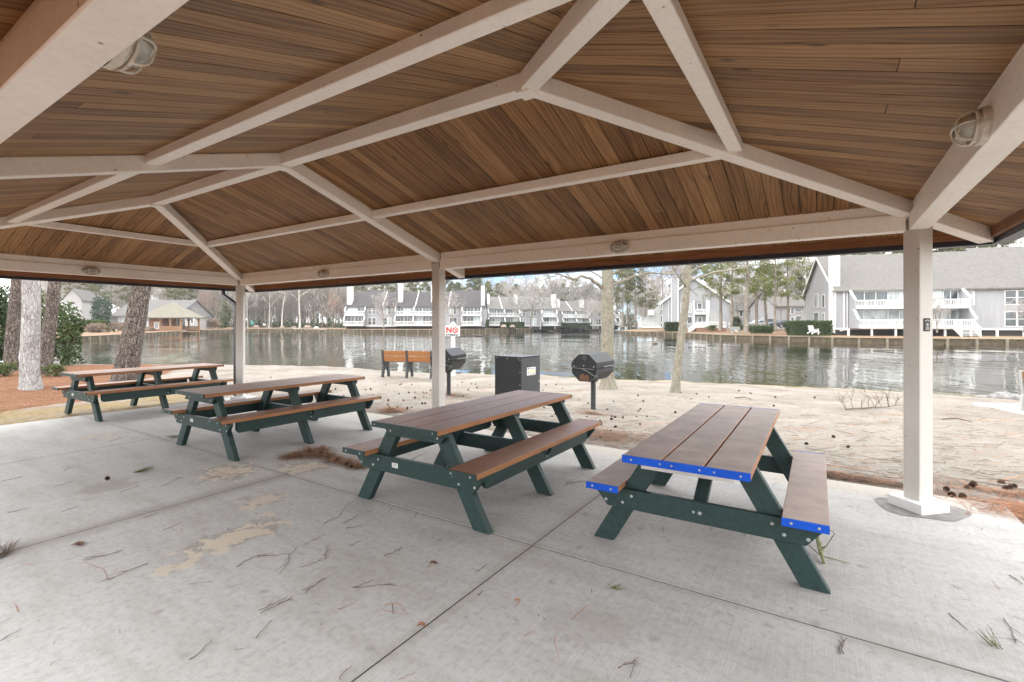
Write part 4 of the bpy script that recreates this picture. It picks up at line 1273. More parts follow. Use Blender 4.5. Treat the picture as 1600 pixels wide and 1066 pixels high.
# the bare fallen branch by the water
r = random.Random(3)
a, b = G(1322, 637, -0.15), G(1410, 631, -0.15)
a.z = gz(a.x, a.y) + 0.02; b.z = gz(b.x, b.y) + 0.05
m = MB(); n = 8
main = [a.lerp(b, k / n) + Vector((0, 0, 0.05 * math.sin(PI * k / n) * -0.2 + r.uniform(0, 0.02))) - a for k in range(n + 1)]
m.tube(main, [0.016 - 0.001 * k for k in range(n + 1)], 6)
def bough(p, d, l, rad, lev):
    pts = [p]; q = p.copy(); dd = d.normalized()
    for k in range(4):
        dd = (dd + Vector((r.uniform(-.35, .35), r.uniform(-.35, .35), r.uniform(-.2, .3)))).normalized()
        q = q + dd * l / 4; pts.append(q.copy())
    m.tube(pts, [rad * (1 - 0.17 * k) for k in range(5)], 5)
    if lev > 0:
        for k in range(3):
            bough(pts[r.randint(1, 3)], dd + Vector((r.uniform(-1, 1), r.uniform(-1, 1), r.uniform(-.2, .8))), l * r.uniform(.4, .65), rad * .6, lev - 1)
for k, (i, l) in enumerate(((0, 0.42), (0, 0.30), (1, 0.36), (2, 0.22), (3, 0.28), (4, 0.46), (4, 0.3), (5, 0.34), (6, 0.40), (6, 0.26), (7, 0.3))):
    bough(main[i], Vector((r.uniform(-.9, .9), r.uniform(-.8, .5), r.uniform(0.55, 1.0))), l, 0.007, 2)
o = m.build('fallen_branch', M['stick']); o.location = a
tag(o, 'bare twiggy branch lying on the sand near the water left of the corner post', 'branch')
# ---------------------------------------------------------------- benches, grills, ash bin, sign
def bench(label, a, b, spans, cast, rotz=None, mats=None):
    """a, b: foot of the first and last frame (back edge); bench faces the left-hand normal of a->b"""
    a, b = Vector(a), Vector(b)
    ax = (b - a); ax.z = 0; ln = ax.length
    ang = math.atan2(ax.y, ax.x)
    o = thing('park_bench', label, 'bench', (a.x, a.y, a.z), ang, 'plank benches on the beach')
    fr = [(0.0, 0.86), (0.055, 0.86), (0.105, 0.46), (0.50, 0.43), (0.52, 0.40), (0.47, 0.37), (0.50, 0.16), (0.54, -0.06), (0.43, -0.06), (0.39, 0.14), (0.31, 0.27), (0.21, 0.27), (0.13, 0.12), (0.09, -0.06), (-0.02, -0.06), (0.02, 0.16), (0.055, 0.36), (0.03, 0.52)]
    n = spans + 1
    for k in range(n):
        m = MB(); m.prism(fr, (ln * k / spans, 0, 0), (0, 1, 0), (0, 0, 1), 0.065)
        m.build('frame', cast, o, bevel=0.006)
    for k in range(spans):
        x0, x1 = ln * k / spans + 0.034, ln * (k + 1) / spans - 0.034
        for z0, z1 in ((0.50, 0.66), (0.675, 0.835)):
            m = MB()
            y0, y1 = 0.105 - 0.13 * (z0 - 0.46), 0.105 - 0.13 * (z1 - 0.46)
            m.hexa([(x0, y0 - 0.036, z0), (x1, y0 - 0.036, z0), (x1, y0, z0), (x0, y0, z0), (x0, y1 - 0.036, z1), (x1, y1 - 0.036, z1), (x1, y1, z1), (x0, y1, z1)])
            m.build('back_plank', M['orange'], o, bevel=0.004)
        for y0, y1 in ((0.125, 0.245), (0.255, 0.375), (0.385, 0.505)):
            zz = 0.458 - 0.075 * (y0 - 0.105)
            m = MB(); m.bb(x0, x1, y0, y1, zz, zz + 0.036); m.build('seat_plank', M['orange'], o, bevel=0.004)
    return o
a = G(597, 591, -0.2); b = G(673, 593, -0.2)
a.z = gz(a.x, a.y) + 0.05; b.z = gz(b.x, b.y) + 0.05
bench('orange plank bench with charcoal legs facing the lake, seen from behind', a, b, 2, M['castblack'])
a = G(1593, 643, -0.25); a.z = gz(a.x, a.y) + 0.03
b = a + Vector((0.55, -0.80, 0)) * 1.6
bench('orange plank bench with grey arched legs on the white pad at the far right', a, a + (b - a), 2, M['castgrey'])
# white pad under it
c0 = G(1560, 632, -0.2)
m = MB()
pts = [G(1520, 627, -0.2), G(1598, 643, -0.2), G(1660, 648, -0.2), G(1660, 630, -0.2)]
pts = [(p.x, p.y, max(gz(p.x, p.y) for p in pts) + 0.025) for p in pts]
m.face(pts[::-1]); m.prism([(0, 0)] * 0 or [(0, 0), (1, 0), (1, 1)], (0, 0, -50), (1, 0, 0), (0, 1, 0), 0.1) if False else None
m.face([(p[0], p[1], p[2] - 0.08) for p in pts])
for i in range(4):
    p, q = pts[i], pts[(i + 1) % 4]
    m.face([(p[0], p[1], p[2] - 0.08), (q[0], q[1], q[2] - 0.08), q, p])
struct(m.build('path_pad', plain('pale_concrete_pad', (0.60, 0.58, 0.54), 0.9)))
# driftwood lump
def rock(name, label, cat, p, s, mat, seed, group=None):
    r = random.Random(seed); m = MB()
    n, k = 10, 6
    for i in range(k + 1):
        t = PI * i / k
        for j in range(n):
            a = 2 * PI * j / n
            q = 1 + r.uniform(-0.16, 0.16)
            m.v.append((math.cos(a) * math.sin(t) * s[0] * q, math.sin(a) * math.sin(t) * s[1] * q, max(-0.1 * s[2], math.cos(t) * s[2] * q)))
    for i in range(k):
        for j in range(n):
            j2 = (j + 1) % n
            m.f.append((i * n + j, (i + 1) * n + j, (i + 1) * n + j2, i * n + j2)); m.mi.append(0)
    o = m.build(name, mat, None, True); o.location = p
    return tag(o, label, cat, group)
p = G(1574, 622, -0.4); rock('shore_rock', 'grey streaked rock at the water edge behind the orange bench', 'rock', (p.x, p.y, -0.42), (0.42, 0.22, 0.17), plain('grey_streaked_rock', (0.19, 0.185, 0.18), 0.8, 0, 0.45, 9), 4)
p = G(1545, 620, -0.43); rock('shore_rock', 'flat dark rock beside the grey streaked shore rock', 'rock', (p.x, p.y, -0.46), (0.35, 0.2, 0.07), plain('dark_flat_rock', (0.17, 0.165, 0.155), 0.8, 0, 0.4, 9), 5)

def grill(label, base, phi):
    """base on the ground; phi: angle of the barrel axis right of the view axis"""
    # axis direction in the world
    d = Vector((CS * math.sin(phi) - SN * math.cos(phi), SN * math.sin(phi) + CS * math.cos(phi), 0))
    ang = math.atan2(d.y, d.x)
    o = thing('barbecue_grill', label, 'grill', base, ang, 'pedestal grills on the beach')
    Rr, LN, zc_ = 0.275, 0.86, 0.89
    m = MB(); m.cyl((0, 0, 0.30), 0.050, 0.64, (0, 0, 1), 18); m.build('post', M['castblack'], o, smooth=False)
    m = MB(); m.box((0, 0, 0.615), (0.17, 0.13, 0.07)); m.cyl((0, -0.07, 0.615), 0.018, 0.03, (0, 1, 0), 8); m.build('collar', M['black'], o, bevel=0.004)
    oc = [(Rr * math.cos(PI / 8 + k * PI / 4) / math.cos(PI / 8) * 0.96, Rr * math.sin(PI / 8 + k * PI / 4) / math.cos(PI / 8) * 0.96) for k in range(8)]
    up = [oc[7], oc[0], oc[1], oc[2], oc[3], oc[4]]
    # lower pan: vertices below the hinge line
    zl = -0.015
    lowp = [(oc[4][0], zl), oc[4], oc[5], oc[6], oc[7], (oc[7][0], zl)]
    upp = [(oc[7][0] * 1.02, zl + 0.008), (oc[0][0] * 1.02, oc[0][1]), oc[1], oc[2], (oc[3][0] * 1.02, oc[3][1]), (oc[4][0] * 1.02, zl + 0.008)]
    m = MB(); m.prism(lowp, (0, 0, zc_), (0, 1, 0), (0, 0, 1), LN); m.build('fire_pan', M['black'], o, bevel=0.005)
    m = MB(); m.prism(upp, (0, 0, zc_), (0, 1, 0), (0, 0, 1), LN + 0.02); h = m.build('hood', M['black'], o, bevel=0.005)
    m = MB()
    m.cyl((-LN / 2 - 0.016, -0.02, zc_ + 0.19), 0.045, 0.012, (1, 0, 0), 14)
    m.build('vent_plate', M['castblack'], h)
    e = -LN / 2 - 0.012
    m = MB()
    for (y, z) in ((0.0, 0.20), (0.0, 0.045), (-0.21, 0.03), (0.21, 0.03)): m.cyl((e, y, zc_ + z), 0.011, 0.012, (1, 0, 0), 8)
    m.build('bolt', M['steel'], h)
    m = MB()
    m.tube([(e - 0.012, 0.25, zc_ - 0.005), (e - 0.015, 0.0, zc_ - 0.015), (e - 0.012, -0.23, zc_ - 0.02)], 0.006, 6)
    m.tube([(e - 0.014, 0.02, zc_ - 0.02), (e - 0.03, -0.12, zc_ - 0.075), (e - 0.03, -0.25, zc_ - 0.155)], 0.009, 6)
    m.cyl((e - 0.03, -0.275, zc_ - 0.14), 0.034, 0.014, (1, 0, 0), 12)
    m.build('grate_lever', M['darksteel'], o)
    m = MB()
    for sx in (-0.2, 0.2): m.tube([(sx, -Rr * 0.98, zc_ + 0.02), (sx, -Rr - 0.05, zc_ + 0.02)], 0.007, 6)
    m.tube([(-0.24, -Rr - 0.05, zc_ + 0.02), (0.24, -Rr - 0.05, zc_ + 0.02)], 0.013, 8)
    m.tube([(e - 0.10, 0.20, zc_ + 0.115), (e, 0.20, zc_ + 0.115)], 0.010, 8)
    m.build('handle', M['darksteel'], h)
    m = MB()
    m.prism([(-0.09, -0.245), (-0.115, -0.18), (-0.07, -0.12), (-0.02, -0.145), (0.03, -0.11), (0.10, -0.17), (0.095, -0.245)], (e + 0.009, 0, zc_), (0, 1, 0), (0, 0, 1), 0.006)
    m.build('rusted_vent', M['rust'], o)
    return o
for lab, u, v, phi in (('black octagonal hooded grill standing clear in front of the mottled tree', 927, 640, R(34)), ('black octagonal hooded grill half hidden behind the middle post and below the red sign', 701, 617, R(17))):
    b = G(u, v, -0.12); z = gz(b.x, b.y); b = G(u, v, z); grill(lab, (b.x, b.y, gz(b.x, b.y) - 0.02), phi)

# ash bin
zb_ = gz(-6.8, 4.1) - 0.02
ab = thing('ash_bin', 'tall charcoal steel ash bin with yellow and white sticker between the grills', 'ash bin', (-6.43, 3.78, zb_), R(-7))
hh = 0.855 - zb_
m = MB(); m.bb(-0.785, 0, 0, 0.70, 0, hh); m.build('body', M['blackbox'], ab, bevel=0.004)
m = MB(); m.bb(0.0005, 0.016, 0.006, 0.70, 0.02, hh - 0.015); d = m.build('door', M['greybox'], ab, bevel=0.003)
m = MB(); m.bb(0.0165, 0.019, 0.20, 0.52, hh - 0.42, hh - 0.24); st = m.build('sticker', M['label'], d)
m = MB()
m.bb(0.0195, 0.0202, 0.22, 0.27, hh - 0.285, hh - 0.255); 
for k in range(5): m.bb(0.0195, 0.0202, 0.29 + 0.043 * k, 0.32 + 0.043 * k, hh - 0.28, hh - 0.262)
for z in (0.385, 0.40): m.bb(0.0195, 0.0202, 0.29, 0.50, hh - z - 0.004, hh - z + 0.002)
m.prism([(0.225, hh - 0.375), (0.265, hh - 0.375), (0.245, hh - 0.325)], (0.0198, 0, 0), (0, 1, 0), (0, 0, 1), 0.0008)
m.build('print', M['blacksign'], st)
m = MB(); m.bb(0.0195, 0.0200, 0.285, 0.505, hh - 0.365, hh - 0.305); m.build('yellow_band', M['yellowsign'], st)
m = MB(); m.bb(0.0165, 0.030, 0.62, 0.66, hh - 0.60, hh - 0.56); m.tube([(0.03, 0.64, hh - 0.58), (0.065, 0.62, hh - 0.585)], 0.012, 8); m.build('latch', M['steel'], d)
m = MB(); m.hexa([(-0.80, -0.014, hh), (0.022, -0.014, hh), (0.022, 0.715, hh), (-0.80, 0.715, hh), (-0.80, -0.014, hh + 0.015), (0.022, -0.014, hh + 0.015), (0.022, 0.715, hh + 0.02), (-0.80, 0.715, hh + 0.02)]); m.build('lid', M['greybox'], ab, bevel=0.003)
m = MB()
for x in (-0.72, -0.40, -0.07): m.cyl((x, -0.002, hh - 0.03), 0.010, 0.006, (0, 1, 0), 8)
for z in (0.06, 0.34, 0.62): m.cyl((-0.025, -0.002, hh - z), 0.010, 0.006, (0, 1, 0), 8)
m.build('bolt', M['steel'], ab)

# no swimming sign
D = 18.4
b = P(708, 588, D); zb_ = gz(b.x, b.y)
sg = thing('warning_sign', 'white no swimming sign with red lettering on a white post at the water edge', 'sign', (b.x, b.y, zb_), YAW)
zt = P(708, 507, D).z
m = MB(); m.box((0, 0, (zt - zb_) / 2 - 0.1), (0.145, 0.145, zt - zb_ + 0.2)); m.build('post', M['white'], sg, bevel=0.004)
m = MB(); m.box((0, 0, zt - zb_ + 0.02), (0.20, 0.20, 0.04)); m.add_mesh([(-0.085, -0.085, zt - zb_ + 0.04), (0.085, -0.085, zt - zb_ + 0.04), (0.085, 0.085, zt - zb_ + 0.04), (-0.085, 0.085, zt - zb_ + 0.04), (0, 0, zt - zb_ + 0.10)], [(0, 1, 4), (1, 2, 4), (2, 3, 4), (3, 0, 4)]); m.build('post_cap', M['white'], sg)
c = P(705.5, 518, D); lx = -2.5 * D / F; lz = c.z - zb_
SWd, SHt = 0.66, 0.36
m = MB(); m.box((lx, -0.085, lz), (SWd, 0.012, SHt)); pl = m.build('panel', M['label'], sg, bevel=0.003)
Rx = Matrix.Rotation(R(90), 4, 'X')
def sign_text(s, size, x, z, mat):
    me = text_mesh(s, size, mat, 'lettering'); me.transform(Matrix.Translation((x, -0.0925, z)) @ Rx)
    return link('lettering', me, pl)
sign_text('N', 0.29, lx - 0.085, lz + 0.045, M['redsign'])
sign_text('SWIMMING', 0.095, lx + 0.035, lz - 0.135, M['blacksign'])
m = MB()
ro, ri, ccx, ccz = 0.112, 0.070, lx + 0.15, lz + 0.045
for k in range(32):
    a0, a1 = 2 * PI * k / 32, 2 * PI * (k + 1) / 32
    m.face([(ccx + ri * math.cos(a0), -0.0935, ccz + ri * math.sin(a0)), (ccx + ro * math.cos(a0), -0.0935, ccz + ro * math.sin(a0)), (ccx + ro * math.cos(a1), -0.0935, ccz + ro * math.sin(a1)), (ccx + ri * math.cos(a1), -0.0935, ccz + ri * math.sin(a1))])
m.prism([(-0.080, -0.012), (0.080, -0.012), (0.080, 0.012), (-0.080, 0.012)], (ccx, -0.0938, ccz), (math.cos(R(-45)), 0, math.sin(R(-45))), (-math.sin(R(-45)), 0, math.cos(R(-45))), 0.001)
m.build('prohibition_ring', M['redsign'], pl)
m = MB()
m.tube([(ccx + 0.01, -0.0927, ccz + 0.025), (ccx + 0.045, -0.0927, ccz + 0.0)], 0.012, 8); m.cyl((ccx - 0.03, -0.0927, ccz + 0.02), 0.017, 0.002, (0, 1, 0), 12)
for z in (-0.02, -0.038): m.tube([(ccx - 0.055 + 0.011 * k, -0.0927, ccz + z + 0.005 * math.sin(k * 1.6)) for k in range(11)], 0.004, 5)
m.build('swimmer_pictogram', M['redsign'], pl)

# ---------------------------------------------------------------- trees: builders
class TB:
    """collects tubes (trunk) and thin ribbons / leaf cards as plain arrays"""
    def __init__(self): self.V = []; self.F = []
    def tube(self, pts, rad, n=6):
        m = MB(); m.tube(pts, rad, n, cap=False)
        b = len(self.V); self.V += m.v; self.F += [tuple(b + i for i in f) for f in m.f]
    def ribbon(self, a, c, w0, w1, r):
        d = (c - a)
        s = d.cross(Vector((r.uniform(-1, 1), r.uniform(-1, 1), r.uniform(-1, 1))))
        if s.length < 1e-6: return
        s.normalize(); t = s.cross(d).normalized()
        for q in (s, t):
            b = len(self.V)
            self.V += [tuple(a - q * w0), tuple(a + q * w0), tuple(c + q * w1), tuple(c - q * w1)]
            self.F.append((b, b + 1, b + 2, b + 3))
    def leaf(self, c, l, w, r, flat=0.0):
        d = Vector((r.gauss(0, 1), r.gauss(0, 1), r.gauss(0, 1) * (1 - flat))).normalized()
        s = d.cross(Vector((r.gauss(0, 1), r.gauss(0, 1), r.gauss(0, 1)))).normalized()
        b = len(self.V)
        self.V += [tuple(c - d * l), tuple(c + s * w - d * l * 0.15), tuple(c + d * l), tuple(c - s * w + d * l * 0.1)]
        self.F.append((b, b + 1, b + 2, b + 3))
    def mesh(self, name, mat, smooth=False):
        return fast_mesh(name, np.array(self.V, np.float32), np.array(self.F, np.int32), mat, smooth)

def perp(d, r):
    v = Vector((r.gauss(0, 1), r.gauss(0, 1), r.gauss(0, 1)))
    v = v - d * v.dot(d)
    return v.normalized()

def bare_tree(seed, h, r0, spread=0.5, first=0.25, twig_w=0.02, lean=(0, 0), levels=3, nb=(7, 5, 4), forked=False, sides=6):
    r = random.Random(seed); T, K = TB(), TB()
    pts = [Vector((0, 0, -0.15))]
    d = Vector((lean[0], lean[1], 1)).normalized()
    n = 9
    for k in range(n):
        d = (d + Vector((r.gauss(0, 0.05), r.gauss(0, 0.05), 0.06))).normalized()
        pts.append(pts[-1] + d * (h / n))
    rad = [r0 * (1.25 if k == 0 else (1 - 0.88 * k / n)) for k in range(n + 1)]
    T.tube(pts, rad, sides)
    def at_(t):
        f = t * n; i = min(int(f), n - 1); return pts[i].lerp(pts[i + 1], f - i), rad[i] + (rad[i + 1] - rad[i]) * (f - i), (pts[i + 1] - pts[i]).normalized()
    def limb(p, d, l, rr, lev):
        q = p.copy(); dd = d.normalized(); P_ = [q.copy()]
        m = 4
        for k in range(m):
            dd = (dd + perp(dd, r) * 0.20 + Vector((0, 0, 0.10))).normalized()
            q = q + dd * (l / m); P_.append(q.copy())
        if rr > twig_w * 1.3:
            T.tube(P_, [rr * (1 - 0.75 * k / m) for k in range(m + 1)], 5 if lev == 0 else 4)
        else:
            for k in range(m): K.ribbon(P_[k], P_[k + 1], max(rr, twig_w) * (1 - 0.2 * k), max(rr, twig_w) * (1 - 0.2 * (k + 1)) * 0.9, r)
        if lev < levels - 1:
            cnt = nb[lev + 1]
            for k in range(cnt):
                t = 0.25 + 0.75 * (k + r.random() * 0.8) / cnt
                f = min(t, 0.999) * m; i = int(f); b = P_[i].lerp(P_[i + 1], f - i)
                nd_ = (dd * 0.75 + perp(dd, r) * 0.75 + Vector((0, 0, 0.15))).normalized()
                limb(b, nd_, l * r.uniform(0.35, 0.6), rr * 0.5, lev + 1)
    for k in range(nb[0]):
        t = first + (1 - first) * (k + r.random() * 0.7) / nb[0]
        p, rr, dd = at_(min(t, 0.985))
        a = k * 2.4 + r.random()
        out = Vector((math.cos(a), math.sin(a), 0))
        limb(p, out * (0.55 + spread * (1 - t)) + Vector((0, 0, 0.75)), h * (0.16 + 0.30 * (1 - t)) * r.uniform(0.8, 1.2) * (0.7 + spread), rr * 0.55, 0)
    return T, K

def pine_tree(seed, h, r0, from_=0.5, crown_r=2.6, leaf=(0.30, 0.12), per=46, nl=22, lean=(0, 0), droop=-0.05, sides=7, rounded=False):
    r = random.Random(seed); T, K = TB(), TB()
    pts = [Vector((0, 0, -0.2))]; d = Vector((lean[0], lean[1], 1)).normalized(); n = 10
    for k in range(n):
        d = (d + Vector((r.gauss(0, 0.025), r.gauss(0, 0.025), 0.04))).normalized(); pts.append(pts[-1] + d * (h / n))
    rad = [r0 * (1.3 if k == 0 else 1 - 0.85 * k / n) for k in range(n + 1)]
    T.tube(pts, rad, sides)
    for k in range(nl):
        t = from_ + (1 - from_) * (k + r.random()) / nl
        f = min(t, 0.995) * n; i = int(f); p = pts[i].lerp(pts[i + 1], f - i)
        a = k * 2.4 + r.uniform(-.5, .5)
        s = (t - from_) / (1 - from_)
        ln = crown_r * (math.sin(PI * min(1, 0.18 + s * 0.86)) ** 0.7 + 0.12) * r.uniform(0.6, 1.15)
        dd = Vector((math.cos(a), math.sin(a), droop + 0.55 * s + r.uniform(-.1, .1))).normalized()
        q = p + dd * ln
        mid = p.lerp(q, 0.5) + Vector((0, 0, 0.08 * ln))
        T.tube([p, mid, q], [rad[i] * 0.35, rad[i] * 0.22, 0.02], 4)
        for (c, sc, m_) in ((q, 1.0, per), (mid + perp(dd, r) * 0.3 * ln * 0.5, 0.85, int(per * 0.7)), (p.lerp(q, 0.75) + perp(dd, r) * 0.4, 0.75, int(per * 0.6))):
            cr = crown_r * 0.30 * sc * r.uniform(0.75, 1.2)
            for _ in range(m_):
                v = Vector((r.gauss(0, 1), r.gauss(0, 1), r.gauss(0, 1) * 0.55))
                v = v.normalized() * cr * (r.random() ** 0.45)
                K.leaf(c + v + Vector((0, 0, 0.1)), leaf[0] * r.uniform(0.7, 1.2), leaf[1], r)
    return T, K

def bush(seed, rx, ry, rz, n, leaf, dense=0.5, stems=5, lobes=9):
    r = random.Random(seed); T, K = TB(), TB()
    cs = []
    for k in range(lobes):
        a = r.uniform(0, 2 * PI); q = r.random() ** 0.5
        cs.append((Vector((rx * 0.65 * q * math.cos(a), ry * 0.65 * q * math.sin(a), rz * r.uniform(0.25, 1.7))), r.uniform(0.35, 0.6)))
    for k in range(n):
        c, s = r.choice(cs)
        v = Vector((r.gauss(0, 1), r.gauss(0, 1), r.gauss(0, 1))).normalized() * (r.random() ** dense)
        p = c + Vector((v.x * rx * s, v.y * ry * s, v.z * rz * s))
        if p.z < 0.02: p.z = 0.02 + r.random() * 0.1
        K.leaf(p, leaf * r.uniform(0.7, 1.3), leaf * 0.42, r)
    for c, s in cs[:stems]:
        T.tube([Vector((0, 0, -0.1)) + Vector((c.x * 0.15, c.y * 0.15, 0)), Vector((c.x * 0.5, c.y * 0.5, c.z * 0.5)), c], [0.03 * rx + 0.008, 0.02 * rx + 0.006, 0.006], 5)
    return T, K

def place_tree(name, label, cat, TK, tm, km, loc, rz=0.0, sc=1.0, group=None, crown='crown'):
    """TK: a pair of ready meshes; the trunk is the thing, the crown its part"""
    tme, kme = TK
    o = link(name, tme); o.location = loc; o.rotation_euler = (0, 0, rz); o.scale = (sc, sc, sc)
    tag(o, label, cat, group)
    if kme is not None: link(crown, kme, o)
    return o
def meshes(TK, tname, kname, tm, km, smooth=True):
    return TK[0].mesh(tname, tm, smooth), (TK[1].mesh(kname, km) if TK[1].F else None)

# near trunks under the roof line, traced as bent tubes with flaring root ends
def near_trunk(name, label, base, pts, rads, mat, flare=1.25, rough=0.0, seed=1, sides=28, limbs=(), group=None, crown=None):
    """pts: (u, v) along the trunk at the depth of the base; continues upward beyond the roof edge"""
    u0, v0, z0 = base
    b = G(u0, v0, z0); zg = gz(b.x, b.y); b = G(u0, v0, zg)
    dep = (CAM.z - zg) * F / (v0 - HY)
    r = random.Random(seed)
    Q = [Vector((0, 0, -0.25))] + [P(u, v, dep) - b for u, v in pts]
    RR = [rads[0] * flare * 1.15] + list(rads)
    dirv = (Q[-1] - Q[-2]).normalized()
    top = Q[-1]; rt = RR[-1]
    for k in range(1, 7):
        Q.append(top + dirv * 1.3 * k + Vector((0, 0, 0.02 * k * k))); RR.append(rt * (1 - 0.11 * k))
    # refine
    QQ, R2 = [], []
    for i in range(len(Q) - 1):
        for s in range(6):
            t = s / 6
            QQ.append(Q[i].lerp(Q[i + 1], t)); R2.append(RR[i] * (1 - t) + RR[i + 1] * t)
    QQ.append(Q[-1]); R2.append(RR[-1])
    m = MB(); m.tube(QQ, R2, sides)
    if rough:
        V = []
        for (x, y, z) in m.v:
            i = min(range(len(QQ)), key=lambda k: abs(QQ[k].z - z)); c = QQ[i]
            a = math.atan2(y - c.y, x - c.x)
            fl = max(0, 0.35 - z) * 0.5 * (math.sin(a * 4 + seed) ** 2)
            q = 1 + rough * (math.sin(a * 5 + z * 3 + seed) * 0.5 + math.sin(a * 9 - z * 5.3) * 0.35 + r.uniform(-0.4, 0.4)) + fl
            V.append((c.x + (x - c.x) * q, c.y + (y - c.y) * q, z))
        m.v = V
    o = m.build(name, mat, None, True); o.location = b
    tag(o, label, 'tree', group)
    return o, b, dep, QQ, R2

def limb_px(o, b, dep, poly, r0, r1, mat, seed, twigs=6, ddep=0.0, tl=0.6, crown_tb=None):
    """a limb drawn through photo points at the tree's depth (ddep = how much nearer or farther its tip is)"""
    r = random.Random(seed); n = len(poly)
    Q = [P(u, v, dep + ddep * k / (n - 1)) - b for k, (u, v) in enumerate(poly)]
    QQ = []
    for i in range(n - 1):
        for s in range(3): QQ.append(Q[i].lerp(Q[i + 1], s / 3) + Vector((r.gauss(0, 0.01), r.gauss(0, 0.01), r.gauss(0, 0.012))))
    QQ.append(Q[-1])
    T = TB(); T.tube(QQ, [r0 + (r1 - r0) * k / (len(QQ) - 1) for k in range(len(QQ))], 7)
    def tw(p, d, l, w, lev):
        q = p.copy(); dd = d.normalized(); L_ = [q.copy()]
        for k in range(4):
            dd = (dd + perp(dd, r) * 0.22 + Vector((0, 0, 0.05))).normalized(); q = q + dd * l / 4; L_.append(q.copy())
        T.tube(L_, [w * (1 - 0.2 * k) for k in range(5)], 4)
        if lev:
            for k in range(3): tw(L_[r.randint(1, 3)], dd + perp(dd, r) * 0.9, l * r.uniform(0.4, 0.7), w * 0.6, lev - 1)
    for k in range(twigs):
        i = r.randint(2, len(QQ) - 2); d = (QQ[i + 1] - QQ[i]).normalized()
        tw(QQ[i], d * 0.7 + perp(d, r) * 0.8 + Vector((0, 0, 0.25)), tl * r.uniform(0.6, 1.4), max(0.006, r1 * 0.7), 1)
    return link('limb', T.mesh('limb', mat, True), o)

near_trunk('pine_tree', 'thick furrowed pine trunk leaning right behind the far left table', (195, 597, -0.1), [(195, 594), (199, 570), (205, 540), (212, 500), (217, 470), (221, 446)], [0.30, 0.285, 0.265, 0.245, 0.23, 0.222], M['bark_pine'], rough=0.05, seed=2, group=None)
near_trunk('hardwood_tree', 'pale silvery lichened trunk standing in orange straw between two brown pines', (48, 608, -0.1), [(48.5, 605), (47, 585), (46.5, 560), (48, 520), (49, 480), (49.5, 437)], [0.205, 0.193, 0.186, 0.180, 0.177, 0.173], M['bark_lichen'], flare=1.05, rough=0.03, seed=3)
near_trunk('pine_tree', 'brown pine trunk at the left picture edge behind the pale silvery trunk', (18, 580, -0.1), [(18, 578), (17, 560), (19, 530), (22, 500), (25, 470), (27.5, 437)], [0.20, 0.193, 0.187, 0.18, 0.173, 0.168], M['bark_pine'], rough=0.05, seed=4)
near_trunk('pine_tree', 'brown pine trunk just right of the pale silvery trunk', (72, 586, -0.1), [(72, 583), (72, 560), (75, 530), (79, 500), (82.5, 470), (86, 437)], [0.175, 0.172, 0.17, 0.167, 0.164, 0.162], M['bark_pine'], rough=0.05, seed=5)
o, b, dep, QQ, R2 = near_trunk('sycamore_tree', 'stout mottled bare tree standing on the sand behind the right grill', (950, 607, -0.2), [(950, 604), (949.5, 590), (949, 560), (949, 520), (949, 480), (949.5, 450), (949, 415)], [0.225, 0.185, 0.180, 0.178, 0.175, 0.168, 0.155], M['bark_mottle'], flare=1.3, rough=0.035, seed=6)
mm = M['bark_mottle']
limb_px(o, b, dep, [(941, 450), (931.5, 441.7), (919, 434.9), (907.8, 431.5), (897.7, 436.6), (885.3, 432.6), (876.3, 429.3), (860, 424)], 0.055, 0.014, mm, 1, 7, -1.0, 0.55)
limb_px(o, b, dep, [(872, 428.5), (860, 433), (849, 437.7), (838, 441)], 0.016, 0.008, mm, 2, 5, -1.4, 0.35)
limb_px(o, b, dep, [(943, 436), (928, 426.5), (915, 420), (895, 405)], 0.030, 0.012, mm, 3, 5, 0.5, 0.6)
limb_px(o, b, dep, [(956, 447), (966, 441), (975.4, 437.2), (986.6, 433.2), (1000, 431), (1014.6, 426), (1026, 427), (1040, 428), (1056, 429), (1072, 424)], 0.050, 0.012, mm, 4, 12, 0.8, 0.5)
limb_px(o, b, dep, [(955, 430), (969, 421), (985, 412), (1005, 404)], 0.040, 0.016, mm, 5, 6, 0.3, 0.6)
o, b, dep, QQ, R2 = near_trunk('sycamore_tree', 'slender pale bare tree leaning right on the sand near the water', (1055, 613, -0.2), [(1055, 610), (1057, 590), (1060, 560), (1066.5, 510), (1071, 475), (1073.5, 445), (1076, 410)], [0.118, 0.108, 0.104, 0.100, 0.095, 0.088, 0.078], M['bark_mottle'], flare=1.15, rough=0.03, seed=7)
limb_px(o, b, dep, [(1075, 441), (1080, 437.5), (1093.5, 433.4), (1112.6, 427), (1131.7, 424.3), (1146.4, 421.5), (1163.3, 418.7), (1182, 415), (1205, 408)], 0.036, 0.012, mm, 6, 10, 0.6, 0.5)
limb_px(o, b, dep, [(1073, 450), (1066, 440), (1058, 428), (1048, 412)], 0.026, 0.010, mm, 7, 6, -0.5, 0.5)
limb_px(o, b, dep, [(1076, 428), (1088, 419), (1105, 414), (1128, 408), (1150, 400)], 0.024, 0.010, mm, 8, 6, 0.8, 0.5)
limb_px(o, b, dep, [(1074, 446), (1082, 455), (1090, 462)], 0.014, 0.006, mm, 9, 3, 0.0, 0.3)

